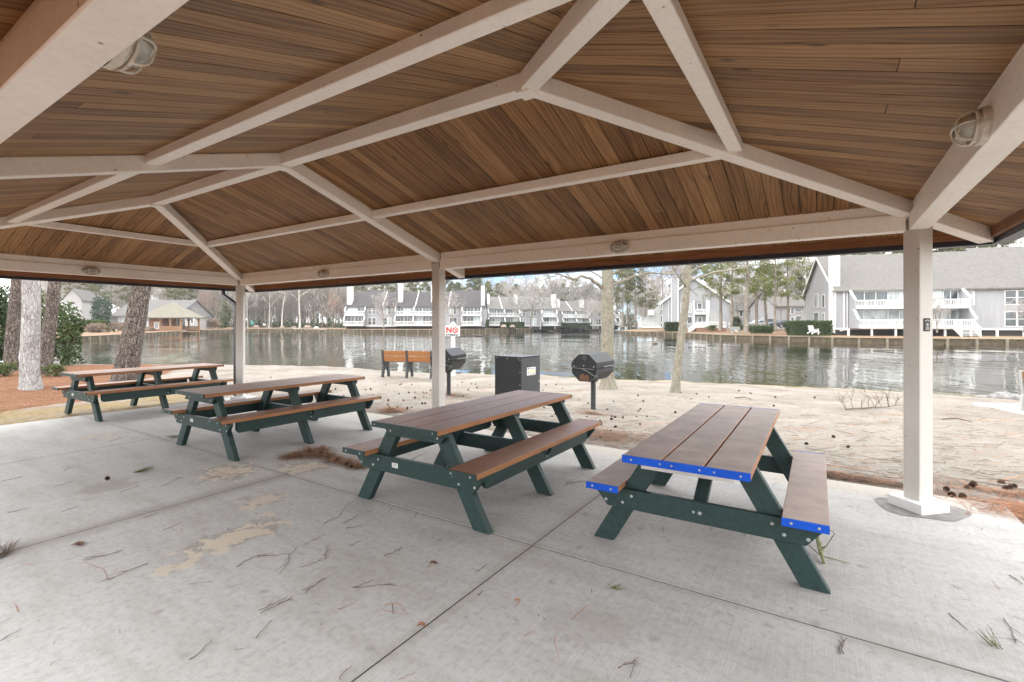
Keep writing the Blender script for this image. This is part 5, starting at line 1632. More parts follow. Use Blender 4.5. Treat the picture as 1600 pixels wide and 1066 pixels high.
# leafy shrubs on the left bank
def put_bush(name, label, u, v, dep, rx, rz, n, leaf, mat, seed, dens=0.5, group=None, lobes=9, zoff=0.0, cat='shrub'):
    p = P(u, v, dep); z = gz(p.x, p.y) if dep < 30 else p.z
    T, K = bush(seed, rx, rx, rz, n, leaf, dens, lobes=lobes)
    t = T.mesh('stems', M['stick'], True)
    o = link(name, t); o.location = (p.x, p.y, z + zoff); tag(o, label, cat, group)
    link('foliage', K.mesh('foliage', mat), o)
    return o
put_bush('wax_myrtle', 'loose green wax myrtle right of the three left trunks overhanging the water', 104, 570, 19.5, 0.80, 1.25, 1700, 0.085, M['leaf_myrtle'], 11, 0.45, lobes=13)
put_bush('wax_myrtle', 'dark green shrub filling the gap at the left picture edge', -8, 572, 18.5, 0.75, 1.75, 2200, 0.09, M['leaf_dark'], 12, 0.45, lobes=12)
put_bush('wax_myrtle', 'green foliage showing between the pale trunk and its right neighbour', 68, 568, 21.5, 0.7, 1.75, 2000, 0.10, M['leaf_myrtle'], 13, 0.5, lobes=11)
put_bush('low_shrub', 'small low olive shrub at the foot of the right pine beside the table', 82, 597, 15.2, 0.34, 0.20, 420, 0.045, M['leaf_myrtle'], 14)
put_bush('low_shrub', 'low scrubby undergrowth at the left foot of the pale trunk', 12, 592, 15.4, 0.55, 0.22, 650, 0.05, M['leaf_myrtle'], 15)
m = MB(); p = G(88, 578, -0.1); m.tube([(0, 0, -0.1), (0.02, 0, 0.25)], [0.10, 0.085], 10)
o = m.build('tree_stump', M['bark_lichen']); o.location = (p.x, p.y, gz(p.x, p.y)); tag(o, 'short grey stump at the left end of the white sand strip', 'stump')
# ---------------------------------------------------------------- far land, water, bulkheads
def GW(u, v): p = G(u, v, WZ); return (p.x, p.y)
tip = [GW(968, 520)]
pen = [GW(*q) for q in ((980, 522), (1060, 525), (1130, 530), (1180, 531.5), (1300, 535.3), (1450, 538), (1600, 539.4))]
bankA = [GW(*q) for q in ((292, 521.5), (345, 519.5), (380, 518), (440, 518), (510, 519.5), (560, 521), (690, 521), (740, 520), (800, 518.5), (880, 516.3), (965, 514.5))]
west = [GW(*q) for q in ((115, 534), (150, 532), (190, 529), (255, 523.5))]
back = [tuple(P(1012, 512, 232).xy), tuple(P(1004, 514, 180).xy), tuple(P(990, 517, 140).xy)]
loop = [(50, -30, 0.0), (50, 16.5, -0.3), (80, 22, 0.1), (95, 40, 0.12), (70, 60, 0.12), (40, 66, 0.12)]
ZP, ZA, ZW = 0.10, 0.36, 0.12
loop += [(x, y, ZP) for x, y in reversed(pen)] + [(tip[0][0], tip[0][1], ZP)]
loop += [(x, y, 0.2) for x, y in reversed(back)]
loop += [(x, y, ZA if i > 2 else 0.25) for i, (x, y) in reversed(list(enumerate(bankA)))]
loop += [(x, y, ZW) for x, y in reversed(west)]
loop += [(-66, 4, 0.0), (-70, -2, -0.05), (-70, -30, -0.05)]
import bmesh
bm = bmesh.new()
iv = [bm.verts.new(p) for p in loop]
ov = [bm.verts.new(p) for p in ((500, -500, 2), (500, 500, 4), (-500, 500, 4), (-500, -500, 2))]
ed = [bm.edges.new((iv[i], iv[(i + 1) % len(iv)])) for i in range(len(iv))] + [bm.edges.new((ov[i], ov[(i + 1) % 4])) for i in range(4)]
bmesh.ops.triangle_fill(bm, use_beauty=True, use_dissolve=False, edges=ed)
for f in bm.faces:
    if f.normal.z < 0: f.normal_flip()
me = bpy.data.meshes.new('far_land'); bm.to_mesh(me); bm.free(); me.materials.append(M['bank'])
struct(link('ground_far_banks', me))
m = MB(); s = 400
m.face([(-s, -45, WZ), (s, -45, WZ), (s, s, WZ), (-s, s, WZ)])
struct(m.build('water_lake', M['water']))

def bulkhead_wall(label, pts, top, step, ph=0.12):
    o = thing('timber_bulkhead', label, 'bulkhead', (pts[0][0], pts[0][1], WZ), 0, 'timber bulkheads round the lake')
    ox, oy = pts[0]
    w, c = MB(), MB()
    Q = [Vector((x - ox, y - oy, 0)) for x, y in pts]
    t_ = top - WZ
    for a, b in zip(Q[:-1], Q[1:]):
        ax = (b - a).normalized()
        for k, (z0, z1) in enumerate(((-0.6, t_ * 0.36), (t_ * 0.36 + 0.012, t_ * 0.70), (t_ * 0.70 + 0.012, t_))):
            w.beam(a + Vector((0, 0, z0)), b + Vector((0, 0, z0)), 0.10 + 0.02 * (k % 2), z1 - z0, anchor='bot')
        c.beam(a + Vector((0, 0, t_)), b + Vector((0, 0, t_)), 0.34, 0.06, anchor='bot')
    w.build('planking', M['timber'], o); c.build('cap_board', M['timber_post'], o)
    L_ = 0.0; nxt = 0.4
    pm = MB(); pm.box((0, 0, 0), (0.22, 0.22, t_ + 1.0)); pme = pm.mesh('post', M['timber_post'])
    for a, b in zip(Q[:-1], Q[1:]):
        l = (b - a).length; ax = (b - a).normalized(); side = ax.cross(Vector((0, 0, 1)))
        # water side is toward the camera
        if (CAM - (a + Vector((ox, oy, 0)))).dot(side) < 0: side = -side
        while nxt < L_ + l:
            p = a + ax * (nxt - L_) + side * 0.17 + Vector((0, 0, t_ / 2 - 0.44))
            q = link('post', pme, o); q.location = p; q.rotation_euler = (0, 0, math.atan2(ax.y, ax.x))
            nxt += step
        L_ += l
    return o
bulkhead_wall('weathered timber bulkhead round the peninsula in front of the right condominiums', tip + pen + [(30, 65.2)], ZP, 2.45)
bulkhead_wall('timber bulkhead along the far bank below the long condominium row', bankA[4:], ZA, 2.6)
bulkhead_wall('timber bulkhead and boardwalk edge in front of the bare grey woods', bankA[:5], 0.25, 3.2)
bulkhead_wall('low timber bulkhead below the gazebo and grey roofed houses', west + [bankA[0]], ZW, 2.5)

# ---------------------------------------------------------------- condominiums
class Loc:
    """local frame of a building: x along the facade (left to right), y away from the lake, z up"""
    def __init__(self, a, b):
        self.a = Vector(a); d = Vector(b) - self.a; d.z = 0
        self.w = d.length; self.ang = math.atan2(d.y, d.x)

def window(parent, x0, x1, z0, z1, y=-0.0, pane='glass', mull=1, fr=0.10):
    m = MB()
    m.bb(x0 - fr, x1 + fr, y - 0.06, y - 0.005, z0 - fr, z0); m.bb(x0 - fr, x1 + fr, y - 0.06, y - 0.005, z1, z1 + fr)
    m.bb(x0 - fr, x0, y - 0.06, y - 0.005, z0, z1); m.bb(x1, x1 + fr, y - 0.06, y - 0.005, z0, z1)
    for k in range(1, mull + 1):
        xm = x0 + (x1 - x0) * k / (mull + 1)
        m.bb(xm - 0.035, xm + 0.035, y - 0.05, y - 0.012, z0, z1)
    w = m.build('window', M['white'], parent)
    g = MB(); g.bb(x0, x1, y - 0.030, y - 0.008, z0, z1)
    g.build('pane', M[pane], w)
    return w
def sash(parent, x0, x1, z0, z1, y=0.0, pane='glass'):
    w = window(parent, x0, x1, z0, z1, y, pane, 0)
    m = MB(); zm = (z0 + z1) / 2; m.bb(x0, x1, y - 0.05, y - 0.012, zm - 0.03, zm + 0.03); m.build('meeting_rail', M['white'], w)
    return w
def railing(parent, x0, x1, y0, y1, z, h=0.95, bal=0.16):
    """rail round the outer three sides of a deck (y0 outer edge, y1 wall)"""
    m = MB()
    def side(a, b):
        a, b = Vector(a), Vector(b); n = max(1, int((b - a).length / bal)); 
        m.beam(a + Vector((0, 0, h)), b + Vector((0, 0, h)), 0.10, 0.14, anchor='top')
        m.beam(a + Vector((0, 0, 0.20)), b + Vector((0, 0, 0.20)), 0.06, 0.12, anchor='top')
        for k in range(n + 1):
            p = a.lerp(b, k / n); w = 0.12 if k in (0, n) or k % 14 == 7 else 0.045
            m.bb(p.x - w / 2, p.x + w / 2, p.y - 0.025, p.y + 0.025, z + 0.05 if w < 0.1 else z, z + h - 0.1)
    side((x0, y0, z), (x1, y0, z))
    return m.build('railing', M['white'], parent)

def balcony(parent, x0, x1, z, out, depth_in, glass, r, head):
    m = MB(); m.bb(x0, x1, -out, 0.0, z - 0.22, z); d = m.build('balcony', M['white'], parent)
    railing(d, x0 + 0.05, x1 - 0.05, -out + 0.03, 0, z)
    n = max(2, int((x1 - x0 - 0.5) / 1.25))
    xa = x0 + 0.45
    segs = r.choice([[0.55, 0.45], [0.4, 0.6], [0.62, 0.38]])
    xw = (x1 - x0 - 0.8)
    for q in segs:
        xb = xa + xw * q - 0.12
        window(d, xa, xb, z + 0.08, head, 0.0, r.choice(glass), 2 if q > 0.5 else 1, 0.07)
        xa = xb + 0.24
    return d
def fin(parent, x, z0, zl, zu, eave, ol, ou):
    m = MB()
    m.prism([(0, eave - 0.05), (-0.25, eave - 0.05), (-ou, zu + 0.95), (-ou, zu - 0.22), (0, zu - 0.22)], (x, 0, 0), (0, 1, 0), (0, 0, 1), 0.16)
    m.prism([(0, zu - 0.22), (-ou + 0.5, zu - 0.22), (-ol, zl + 0.95), (-ol, zl - 0.22), (0, zl - 0.22)], (x, 0, 0), (0, 1, 0), (0, 0, 1), 0.16)
    w = m.build('privacy_wall', M['siding'], parent)
    m = MB(); m.beam((x, -0.18, eave - 0.05), (x, -ou - 0.03, zu + 0.95), 0.24, 0.16, anchor='mid'); m.build('sloping_cap', M['white'], w)
    m = MB(); m.beam((x, -ou + 0.45, zu - 0.24), (x, -ol - 0.03, zl + 0.95), 0.24, 0.16, anchor='mid'); m.build('sloping_cap', M['white'], w)
    return w
def chimney(parent, x, y, w, d, z0, z1, mat='white'):
    m = MB(); m.bb(x - w / 2, x + w / 2, y - d / 2, y + d / 2, z0, z1); m.bb(x - w / 2 - 0.08, x + w / 2 + 0.08, y - d / 2 - 0.08, y + d / 2 + 0.08, z1, z1 + 0.10)
    return m.build('chimney', M[mat], parent)

def condo(label, a, b, z0, zl, zu, eave, ridge, run, bal, wins, chims, roof, seams=(), steps=(), ol=2.3, ou=1.5, seed=1, depth=None, siding='siding', glass=('glass', 'glass', 'curtain'), group='condominium blocks across the lake'):
    r = random.Random(seed)
    lc = Loc(a, b); Wd = lc.w
    o = thing('condominium_block', label, 'condominium', (lc.a.x, lc.a.y, z0), lc.ang, group)
    depth = depth or run * 2
    H = lambda z: z
    m = MB()
    prof = [(0, zl - 0.35), (depth, zl - 0.35), (depth, eave), (run, ridge - 0.15), (0, eave)]
    m.prism(prof, (Wd / 2, 0, 0), (0, 1, 0), (0, 0, 1), Wd)
    wall = m.build('wall', M[siding], o)
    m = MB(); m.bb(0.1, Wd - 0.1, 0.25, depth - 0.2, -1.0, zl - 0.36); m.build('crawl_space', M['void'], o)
    m = MB(); m.bb(0, Wd, -0.05, 0.05, zl - 0.42, zl - 0.18); m.bb(0, Wd, -0.08, -0.005, eave - 0.26, eave + 0.02); m.build('trim_board', M['white'], o)
    # roof: front slope split where the ridge steps
    ss = [0.0] + list(steps) + [1.0]
    for k in range(len(ss) - 1):
        x0, x1 = ss[k] * Wd, ss[k + 1] * Wd
        up = 0.45 if k % 2 else 0.0
        if k == 0: x0 -= 0.4
        if k == len(ss) - 2: x1 += 0.4
        rz, rr = ridge + up, run * (1 + up / (ridge - eave))
        n = Vector((0, -(ridge - eave), run)).normalized()
        e = 0.45; ez_ = eave - e * (ridge - eave) / run
        m = MB(); m.hexa([(x0, -e, ez_), (x1, -e, ez_), (x1, rr, rz), (x0, rr, rz), (x0, -e, ez_ + 0.2), (x1, -e, ez_ + 0.2), (x1, rr, rz + 0.2), (x0, rr, rz + 0.2)])
        m.hexa([(x0, rr, rz), (x1, rr, rz), (x1, depth + 0.4, eave - 0.2), (x0, depth + 0.4, eave - 0.2), (x0, rr, rz + 0.2), (x1, rr, rz + 0.2), (x1, depth + 0.4, eave), (x0, depth + 0.4, eave)])
        m.build('roof', M[roof], o)
    m = MB()
    for s in seams:
        x = s * Wd; ez_ = eave - 0.45 * (ridge - eave) / run
        m.beam((x, -0.45, ez_ + 0.27), (x, run, ridge + 0.27), 0.16, 0.12, anchor='top')
    if seams: m.build('rake_board', M['white'], o)
    for f0, f1, hasL, hasR in bal:
        x0, x1 = f0 * Wd, f1 * Wd
        balcony(o, x0, x1, zu, ou, 0, glass, r, eave - 0.38)
        balcony(o, x0, x1, zl, ol, 0, glass, r, zu - 0.42)
        if hasL: fin(o, x0, z0, zl, zu, eave, ol + 0.06, ou + 0.06)
        if hasR: fin(o, x1, z0, zl, zu, eave, ol + 0.06, ou + 0.06)
    for f in wins:
        x0, x1 = f[0] * Wd, f[1] * Wd
        n = f[2] if len(f) > 2 else 2
        st = (x1 - x0) / n
        for k in range(n):
            for (za, zb) in ((zl + 0.10, zl + 1.85), (zu + 0.30, zu + 1.95)):
                sash(o, x0 + k * st + 0.10, x0 + (k + 1) * st - 0.10, za, zb, 0.0, r.choice(glass))
    for f, yy, w, d, zb, zt in chims: chimney(o, f * Wd, yy, w, d, zb, zt)
    return o, lc
# long row, dark roofs
D0 = 128.0
a, b = P(539.5, 512, D0), P(757.5, 512, D0 + 1)
z0 = 1.6034 - (511.5 - HY) * D0 / F
fx = lambda X: (X - 130) / 1460.0
condo('long pale grey condominium row with dark slate roofs and tall white chimneys', a, b, z0, 0.62, 3.28, 5.55, 9.6, 5.6,
      [(fx(140), fx(345), True, True), (fx(660), fx(850), True, True), (fx(850), fx(1050), False, True), (fx(1352), fx(1555), True, True)],
      [(fx(365), fx(450)), (fx(530), fx(610)), (fx(1215), fx(1298))],
      [(fx(168), 1.2, 1.25, 1.6, 0.3, 11.2), (fx(692), 1.9, 1.15, 1.2, 5.8, 11.1), (fx(1040), 1.9, 1.15, 1.2, 5.8, 11.1), (fx(1568), 1.0, 0.9, 1.8, 4.8, 11.0)],
      'roof_dark', (fx(520), fx(862), fx(1210)), (fx(345), fx(525), fx(1215)), 2.4, 1.5, 1)
D1 = 142.0
fx2 = lambda X: (X - 140) / 720.0
a, b = P(761, 511, D1), P(869, 510.5, D1 + 4)
z1 = 1.6034 - (510.8 - HY) * D1 / F
condo('middle pale condominium block with light roof behind the trimmed hedge', a, b, z1, 0.55, 3.1, 5.3, 9.0, 6.0,
      [(fx2(150), fx2(312), True, True), (fx2(312), fx2(468), False, True), (fx2(700), fx2(858), True, True)],
      [(fx2(475), fx2(535)), (fx2(590), fx2(650))],
      [(fx2(157), 2.4, 1.05, 1.0, 5.8, 9.6), (fx2(450), 2.4, 1.05, 1.0, 5.8, 9.6), (fx2(842), 1.0, 1.0, 1.6, 4.6, 9.7)],
      'roof_mid', (fx2(295),), (fx2(400), fx2(730)), 2.3, 1.4, 2)
D2 = 160.0
fx3 = lambda X: (X - 870) / 640.0
a, b = P(870, 510, D2), P(967, 509.5, D2 + 6)
z2 = 1.6034 - (509.8 - HY) * D2 / F
condo('right hand pale condominium block of the row, behind the stout mottled tree', a, b, z2, 0.5, 2.95, 5.0, 8.4, 6.0,
      [(fx3(915), fx3(1050), True, True), (fx3(1050), fx3(1185), False, True), (fx3(1450), fx3(1500), True, True)],
      [(fx3(1180), fx3(1240)), (fx3(1265), fx3(1320))],
      [(fx3(905), 2.2, 1.0, 1.0, 5.4, 8.9), (fx3(1145), 2.2, 1.3, 1.0, 5.4, 8.9), (fx3(1465), 1.0, 1.2, 1.6, 4.2, 9.1)],
      'roof_mid', (fx3(1025),), (fx3(1110),), 2.2, 1.3, 3)
# near right block
DR0, DR1 = 66.5, 60.5
a, b = P(1305.5, 514, DR0), P(1600, 517, DR1)
zr = 1.6034 - (517.5 - HY) * 65 / F
b2 = Vector(a) + (Vector(b) - Vector(a)) * 1.45
lcw = (Vector(b) - Vector(a)).xy.length
TW = lcw * 1.45
fr_ = lambda m_: m_ / TW
sc = lcw / 25.7
o, lc = condo('large near condominium with broad grey shingle roof and white slanted balcony walls', a, b2, zr, 0.60, 3.15, 5.65, 11.0, 7.2,
      [(fr_(2.0 * sc), fr_(11.3 * sc), True, False), (fr_(11.3 * sc), fr_(17.6 * sc), True, True)],
      [(fr_(23.2 * sc), fr_(26.4 * sc)), (fr_(28.5 * sc), fr_(31.5 * sc)), (fr_(18.4 * sc), fr_(19.4 * sc), 1)],
      [(fr_(0.20), 1.2, 0.95, 1.5, -0.3, 13.5)],
      'roof_light', (), (fr_(23.0 * sc),), 3.3, 2.3, 5, 14.4, 'siding', ('glass', 'glass', 'curtain'))
# its gable end: windows, entry, rake trim and flared wing wall
m = MB()
dp = 14.4
m.beam((-0.42, -0.45, 5.65 + 0.02), (-0.42, 7.2, 11.15), 0.10, 0.28, anchor='top'); m.beam((-0.42, 7.2, 11.15), (-0.42, dp + 0.4, 5.65), 0.10, 0.28, anchor='top')
m.bb(-0.10, 0.02, -0.12, 0.06, 0.2, 5.6); m.bb(0.9, 1.05, -0.10, 0.0, 0.2, 5.4)
m.build('rake_board', M['white'], o)
def gable_window(par, y0, y1, z0_, z1_, pane='glass'):
    m = MB(); m.bb(-0.06, -0.005, y0 - 0.1, y1 + 0.1, z0_ - 0.1, z0_); m.bb(-0.06, -0.005, y0 - 0.1, y1 + 0.1, z1_, z1_ + 0.1); m.bb(-0.06, -0.005, y0 - 0.1, y0, z0_, z1_); m.bb(-0.06, -0.005, y1, y1 + 0.1, z0_, z1_)
    w = m.build('window', M['white'], par); g = MB(); g.bb(-0.03, -0.008, y0, y1, z0_, z1_); g.build('pane', M[pane], w)
gable_window(o, 4.6, 5.6, 3.4, 5.2); gable_window(o, 7.4, 9.6, 3.6, 5.5, 'curtain'); gable_window(o, 4.6, 5.6, 0.9, 2.5); gable_window(o, 7.4, 9.6, 0.7, 2.7)
m = MB(); m.prism([(dp, -0.3), (dp + 4.2, -0.3), (dp + 4.2, 0.6), (dp + 0.6, 3.6), (dp, 4.8)], (0.0, 0, 0), (0, 1, 0), (0, 0, 1), 0.2); m.build('wing_wall', M['siding_w'], o)
m = MB()
for k in range(6):
    m.bb(11.6 + 0, 13.4, -3.5 - 0.28 * (k + 1), -3.5 - 0.28 * k, 0.55 - 0.16 * (k + 1), 0.60 - 0.16 * (k + 1))
for x in (11.6, 13.4):
    m.beam((x, -3.4, 1.55), (x, -5.2, 0.6), 0.10, 0.14, anchor='top'); m.beam((x, -3.4, 0.6), (x, -5.2, -0.4), 0.08, 0.22, anchor='top')
    for k in range(9): m.bb(x - 0.025, x + 0.025, -3.45 - 0.2 * k, -3.40 - 0.2 * k, 0.4 - 0.11 * k, 1.42 - 0.11 * k)
    m.bb(x - 0.06, x + 0.06, -5.26, -5.14, -0.6, 0.62)
m.build('stair', M['white'], o)
for k in range(12):
    m = MB(); m.bb(0.5 + 2.6 * k, 0.7 + 2.6 * k, -3.0, -2.8, -1.0, 0.37); m.build('pier', M['white'], o)
m = MB(); m.tube([(1.35, -0.12, 5.3), (1.35, -0.12, 0.15), (0.4, -0.35, 0.0)], 0.06, 8); m.build('downspout', M['white'], o)

# gable-fronted block on the peninsula
DM = 99.0
k = DM / F / 8.0 * 0 + DM / F * 0.125
pm_ = P(980 + 811 / 8, 512, DM)
zm = pm_.z - 0.2
a = P(980 + 410 / 8, 512, DM)
b = P(980 + 1210 / 8, 512, DM)
om = thing('condominium_block', 'pale grey gable fronted condominium with broad chimney beside the slender leaning tree', 'condominium', (a.x, a.y, zm), YAW - 0.22, 'condominium blocks across the lake')
Xm = lambda X: (X - 410) * k
Zm = lambda Y: (812 - Y) * k
m = MB(); m.prism([(Xm(410), 0.1), (Xm(1210), 0.1), (Xm(1210), Zm(490)), (Xm(811), Zm(195)), (Xm(410), Zm(505))], (0, 5, 0), (1, 0, 0), (0, 0, 1), 9.9); m.build('wall', M['siding'], om)
def slab2(x0, z0_, x1, z1_, y0, y1, mat, name, th=0.22):
    m = MB(); m.hexa([(x0, y0, z0_), (x1, y0, z1_), (x1, y1, z1_), (x0, y1, z0_), (x0, y0, z0_ + th), (x1, y0, z1_ + th), (x1, y1, z1_ + th), (x0, y1, z0_ + th)]); return m.build(name, M[mat], om)
slab2(Xm(811), Zm(195), Xm(1235), Zm(508), -0.4, 10.5, 'roof_mid', 'roof'); slab2(Xm(390), Zm(520), Xm(811), Zm(195), -0.4, 10.5, 'roof_mid', 'roof')
m = MB(); m.beam((Xm(811), -0.45, Zm(195) + 0.1), (Xm(1235), -0.45, Zm(508) + 0.1), 0.10, 0.34, anchor='mid'); m.beam((Xm(390), -0.45, Zm(520) + 0.1), (Xm(811), -0.45, Zm(195) + 0.1), 0.10, 0.34, anchor='mid'); m.build('rake_board', M['white'], om)
m = MB(); m.prism([(Xm(160), 0.05), (Xm(412), 0.05), (Xm(412), Zm(505)), (Xm(300), Zm(610)), (Xm(160), Zm(755))], (0, -0.2, 0), (1, 0, 0), (0, 0, 1), 0.25); m.build('wing_wall', M['siding_w'], om)
m = MB(); m.bb(Xm(268), Xm(330), -1.5, 1.2, Zm(645), Zm(580)); m.bb(Xm(150), Xm(180), -1.6, 0.5, Zm(800), Zm(740)); m.bb(Xm(150), Xm(420), -1.6, -0.3, Zm(800), Zm(785)); m.build('deck_side', M['white'], om)
m = MB(); m.bb(Xm(540), Xm(620), -0.75, 0.0, 0.1, Zm(185)); m.bb(Xm(535), Xm(625), -0.8, 0.3, Zm(185), Zm(172)); m.build('chimney', M['siding'], om)
m = MB()
for X in (540, 620): m.bb(Xm(X) - 0.08, Xm(X) + 0.08, -0.80, -0.70, 0.1, Zm(185))
m.bb(Xm(515) - 0.06, Xm(515) + 0.06, -0.06, 0.02, 0.1, Zm(420)); m.bb(Xm(800), Xm(818), -0.10, 0.02, 0.1, Zm(470)); m.bb(Xm(948), Xm(990), -0.14, 0.02, 0.1, Zm(470))
m.build('corner_board', M['white'], om)
for X0, X1, Y0, Y1, pn in ((418, 436, 735, 650, 'glass'), (418, 436, 785, 755, 'glass'), (418, 436, 570, 505, 'curtain'), (655, 700, 610, 505, 'curtain'), (740, 780, 610, 505, 'curtain'), (655, 700, 750, 670, 'glass'), (735, 785, 745, 668, 'glass'), (1005, 1030, 730, 675, 'curtain')):
    window(om, Xm(X0), Xm(X1), Zm(Y0), Zm(Y1), 0.0, pn, 0, 0.09)
for Y0, Y1, zf in ((570, 478, 640), (745, 650, 800)):
    m = MB(); m.bb(Xm(820), Xm(945), -0.04, -0.008, Zm(Y0 + 62), Zm(Y1)); m.build('shaded_recess_panel', M['siding_dk'], om)  # flat panel; its darker siding colour stands for shade in a recess
    window(om, Xm(855), Xm(900), Zm(Y0), Zm(Y1 + 22), -0.045, 'glass', 0, 0.10)
    m = MB(); m.bb(Xm(815), Xm(950), -1.4, 0.0, Zm(Y0 + 68) , Zm(Y0 + 60)); d = m.build('balcony', M['white'], om)
    railing(d, Xm(818), Xm(946), -1.35, 0, Zm(Y0 + 60), 0.85, 0.2)
m = MB(); m.prism([(Xm(985), 0.2), (Xm(1145), 0.2), (Xm(1145), Zm(690)), (Xm(985), Zm(560))], (0, -1.2, 0), (1, 0, 0), (0, 0, 1), 0.18); m.build('privacy_wall', M['siding_w'], om)
m = MB(); m.bb(Xm(812), Xm(1145), -3.0, -0.02, -0.9, Zm(798)); m.build('brick_skirt', M['brick'], om)
m = MB(); m.bb(Xm(812), Xm(1145), -3.05, -0.02, Zm(798), Zm(788)); dk_ = m.build('deck', M['white'], om)
railing(dk_, Xm(815), Xm(1142), -3.0, 0, Zm(788), 0.95, 0.22)
m = MB()
for s, x0 in ((-1, Xm(812)), (1, Xm(1195))):
    for y in (-2.9, -1.4):
        m.beam((x0, y, Zm(738)), (x0 + s * 1.35, y, Zm(815)), 0.08, 0.14, anchor='top'); m.beam((x0, y, Zm(785)), (x0 + s * 1.35, y, Zm(845)), 0.08, 0.2, anchor='top')
        for q in range(6): m.bb(x0 + s * 0.24 * q - 0.03, x0 + s * 0.24 * q + 0.03, y - 0.02, y + 0.02, Zm(785) - 0.17 * q, Zm(742) - 0.20 * q)
    for q in range(6): m.bb(x0 + s * 0.23 * q, x0 + s * 0.23 * (q + 1), -2.9, -1.4, Zm(800) - 0.17 * q, Zm(795) - 0.17 * q)
m.build('stair', M['white'], om)
# grey block glimpsed behind the peninsula pines
def simple_house(name, label, u0, u1, vb, ve, vr, dep, run, roof, siding, wins=(), gable_right=True, group=None, rz=0.0, cat='house'):
    a = P(u0, vb, dep); b = P(u1, vb, dep); W_ = (b - a).length; s = dep / F
    o = thing(name, label, cat, (a.x, a.y, a.z), YAW + rz, group)
    e, rd = (vb - ve) * s, (vb - vr) * s * (1 + 0.04)
    m = MB(); m.prism([(0, -0.5), (run * 2, -0.5), (run * 2, e), (run, rd - 0.1), (0, e)], (W_ / 2, 0, 0), (0, 1, 0), (0, 0, 1), W_); m.build('wall', M[siding], o)
    sl = (rd - e) / run
    m = MB()
    m.hexa([(-0.4, -0.5, e - 0.5 * sl), (W_ + 0.4, -0.5, e - 0.5 * sl), (W_ + 0.4, run, rd), (-0.4, run, rd), (-0.4, -0.5, e - 0.5 * sl + 0.2), (W_ + 0.4, -0.5, e - 0.5 * sl + 0.2), (W_ + 0.4, run, rd + 0.2), (-0.4, run, rd + 0.2)])
    m.hexa([(-0.4, run, rd), (W_ + 0.4, run, rd), (W_ + 0.4, 2 * run + 0.5, e - 0.5 * sl), (-0.4, 2 * run + 0.5, e - 0.5 * sl), (-0.4, run, rd + 0.2), (W_ + 0.4, run, rd + 0.2), (W_ + 0.4, 2 * run + 0.5, e - 0.5 * sl + 0.2), (-0.4, 2 * run + 0.5, e - 0.5 * sl + 0.2)])
    m.build('roof', M[roof], o)
    for (ua, ub, va, vb2, pn) in wins:
        window(o, (ua - u0) * s, (ub - u0) * s, (vb - vb2) * s, (vb - va) * s, 0.0, pn, 0, 0.12)
    return o
simple_house('condominium_block', 'grey condominium glimpsed between the peninsula pines behind the parked cars', 1212, 1262, 511, 478, 458, 112, 6, 'roof_light', 'siding', [(1232, 1234.5, 481, 490, 'glass'), (1236, 1240, 481, 490, 'glass'), (1243, 1252, 479, 487, 'glass'), (1236, 1240, 496, 505, 'glass'), (1243, 1252, 494, 503, 'glass')], group='condominium blocks across the lake', cat='condominium')
simple_house('condominium_block', 'whitish block glimpsed behind the tree trunks right of the gable fronted block', 1150, 1192, 511, 484, 462, 128, 6, 'roof_light', 'siding_w', [(1156, 1160, 486, 494, 'glass'), (1176, 1180, 485, 493, 'glass'), (1184, 1190, 496, 503, 'glass')], group='condominium blocks across the lake', cat='condominium')
# houses behind the gazebo
simple_house('house', 'long low grey house with a broad grey roof behind the gazebo', 174, 276, 513, 493.5, 469.5, 132, 8, 'roof_mid', 'siding_dk', [(186, 196, 495.5, 503, 'curtain'), (226, 231, 503, 511, 'curtain')])
def gable_house(label, u0, u1, vb, ve, vp, dep, ln, roof, siding, wins=(), turn=0.0):
    """gable end faces the camera"""
    a = P(u0, vb, dep); b = P(u1, vb, dep); s = dep / F; W_ = (b - a).length
    o = thing('house', label, 'house', (a.x, a.y, a.z), YAW + turn)
    e, pk = (vb - ve) * s, (vb - vp) * s
    m = MB(); m.prism([(0, -0.5), (W_, -0.5), (W_, e), (W_ / 2, pk), (0, e)], (0, ln / 2, 0), (1, 0, 0), (0, 0, 1), ln); m.build('wall', M[siding], o)
    m = MB()
    for x0, x1, z0_, z1_ in ((-0.35, W_ / 2, e - 0.3, pk), (W_ / 2, W_ + 0.35, pk, e - 0.3)):
        m.hexa([(x0, -0.3, z0_), (x1, -0.3, z1_), (x1, ln, z1_), (x0, ln, z0_), (x0, -0.3, z0_ + 0.18), (x1, -0.3, z1_ + 0.18), (x1, ln, z1_ + 0.18), (x0, ln, z0_ + 0.18)])
    m.build('roof', M[roof], o)
    for (ua, ub, va, vb2, pn) in wins: window(o, (ua - u0) * s, (ub - u0) * s, (vb - vb2) * s, (vb - va) * s, 0.0, pn, 0, 0.1)
    return o
gable_house('small white gabled house just right of the gazebo roof', 289, 305.5, 513, 494, 482, 128, 12, 'roof_mid', 'siding_w', [(297, 300, 497, 505, 'glass')], 0.35)
gable_house('tall white gabled house at far left behind the green myrtle', 98, 121, 514, 468, 451, 118, 14, 'roof_mid', 'siding_w', [(104, 107, 478, 490, 'glass')], 0.45)
gable_house('white gabled house left of the blue green cedar', 128, 150, 513, 486, 468.5, 126, 12, 'roof_mid', 'siding_w', [(138, 142, 490, 498, 'glass')], 0.5)
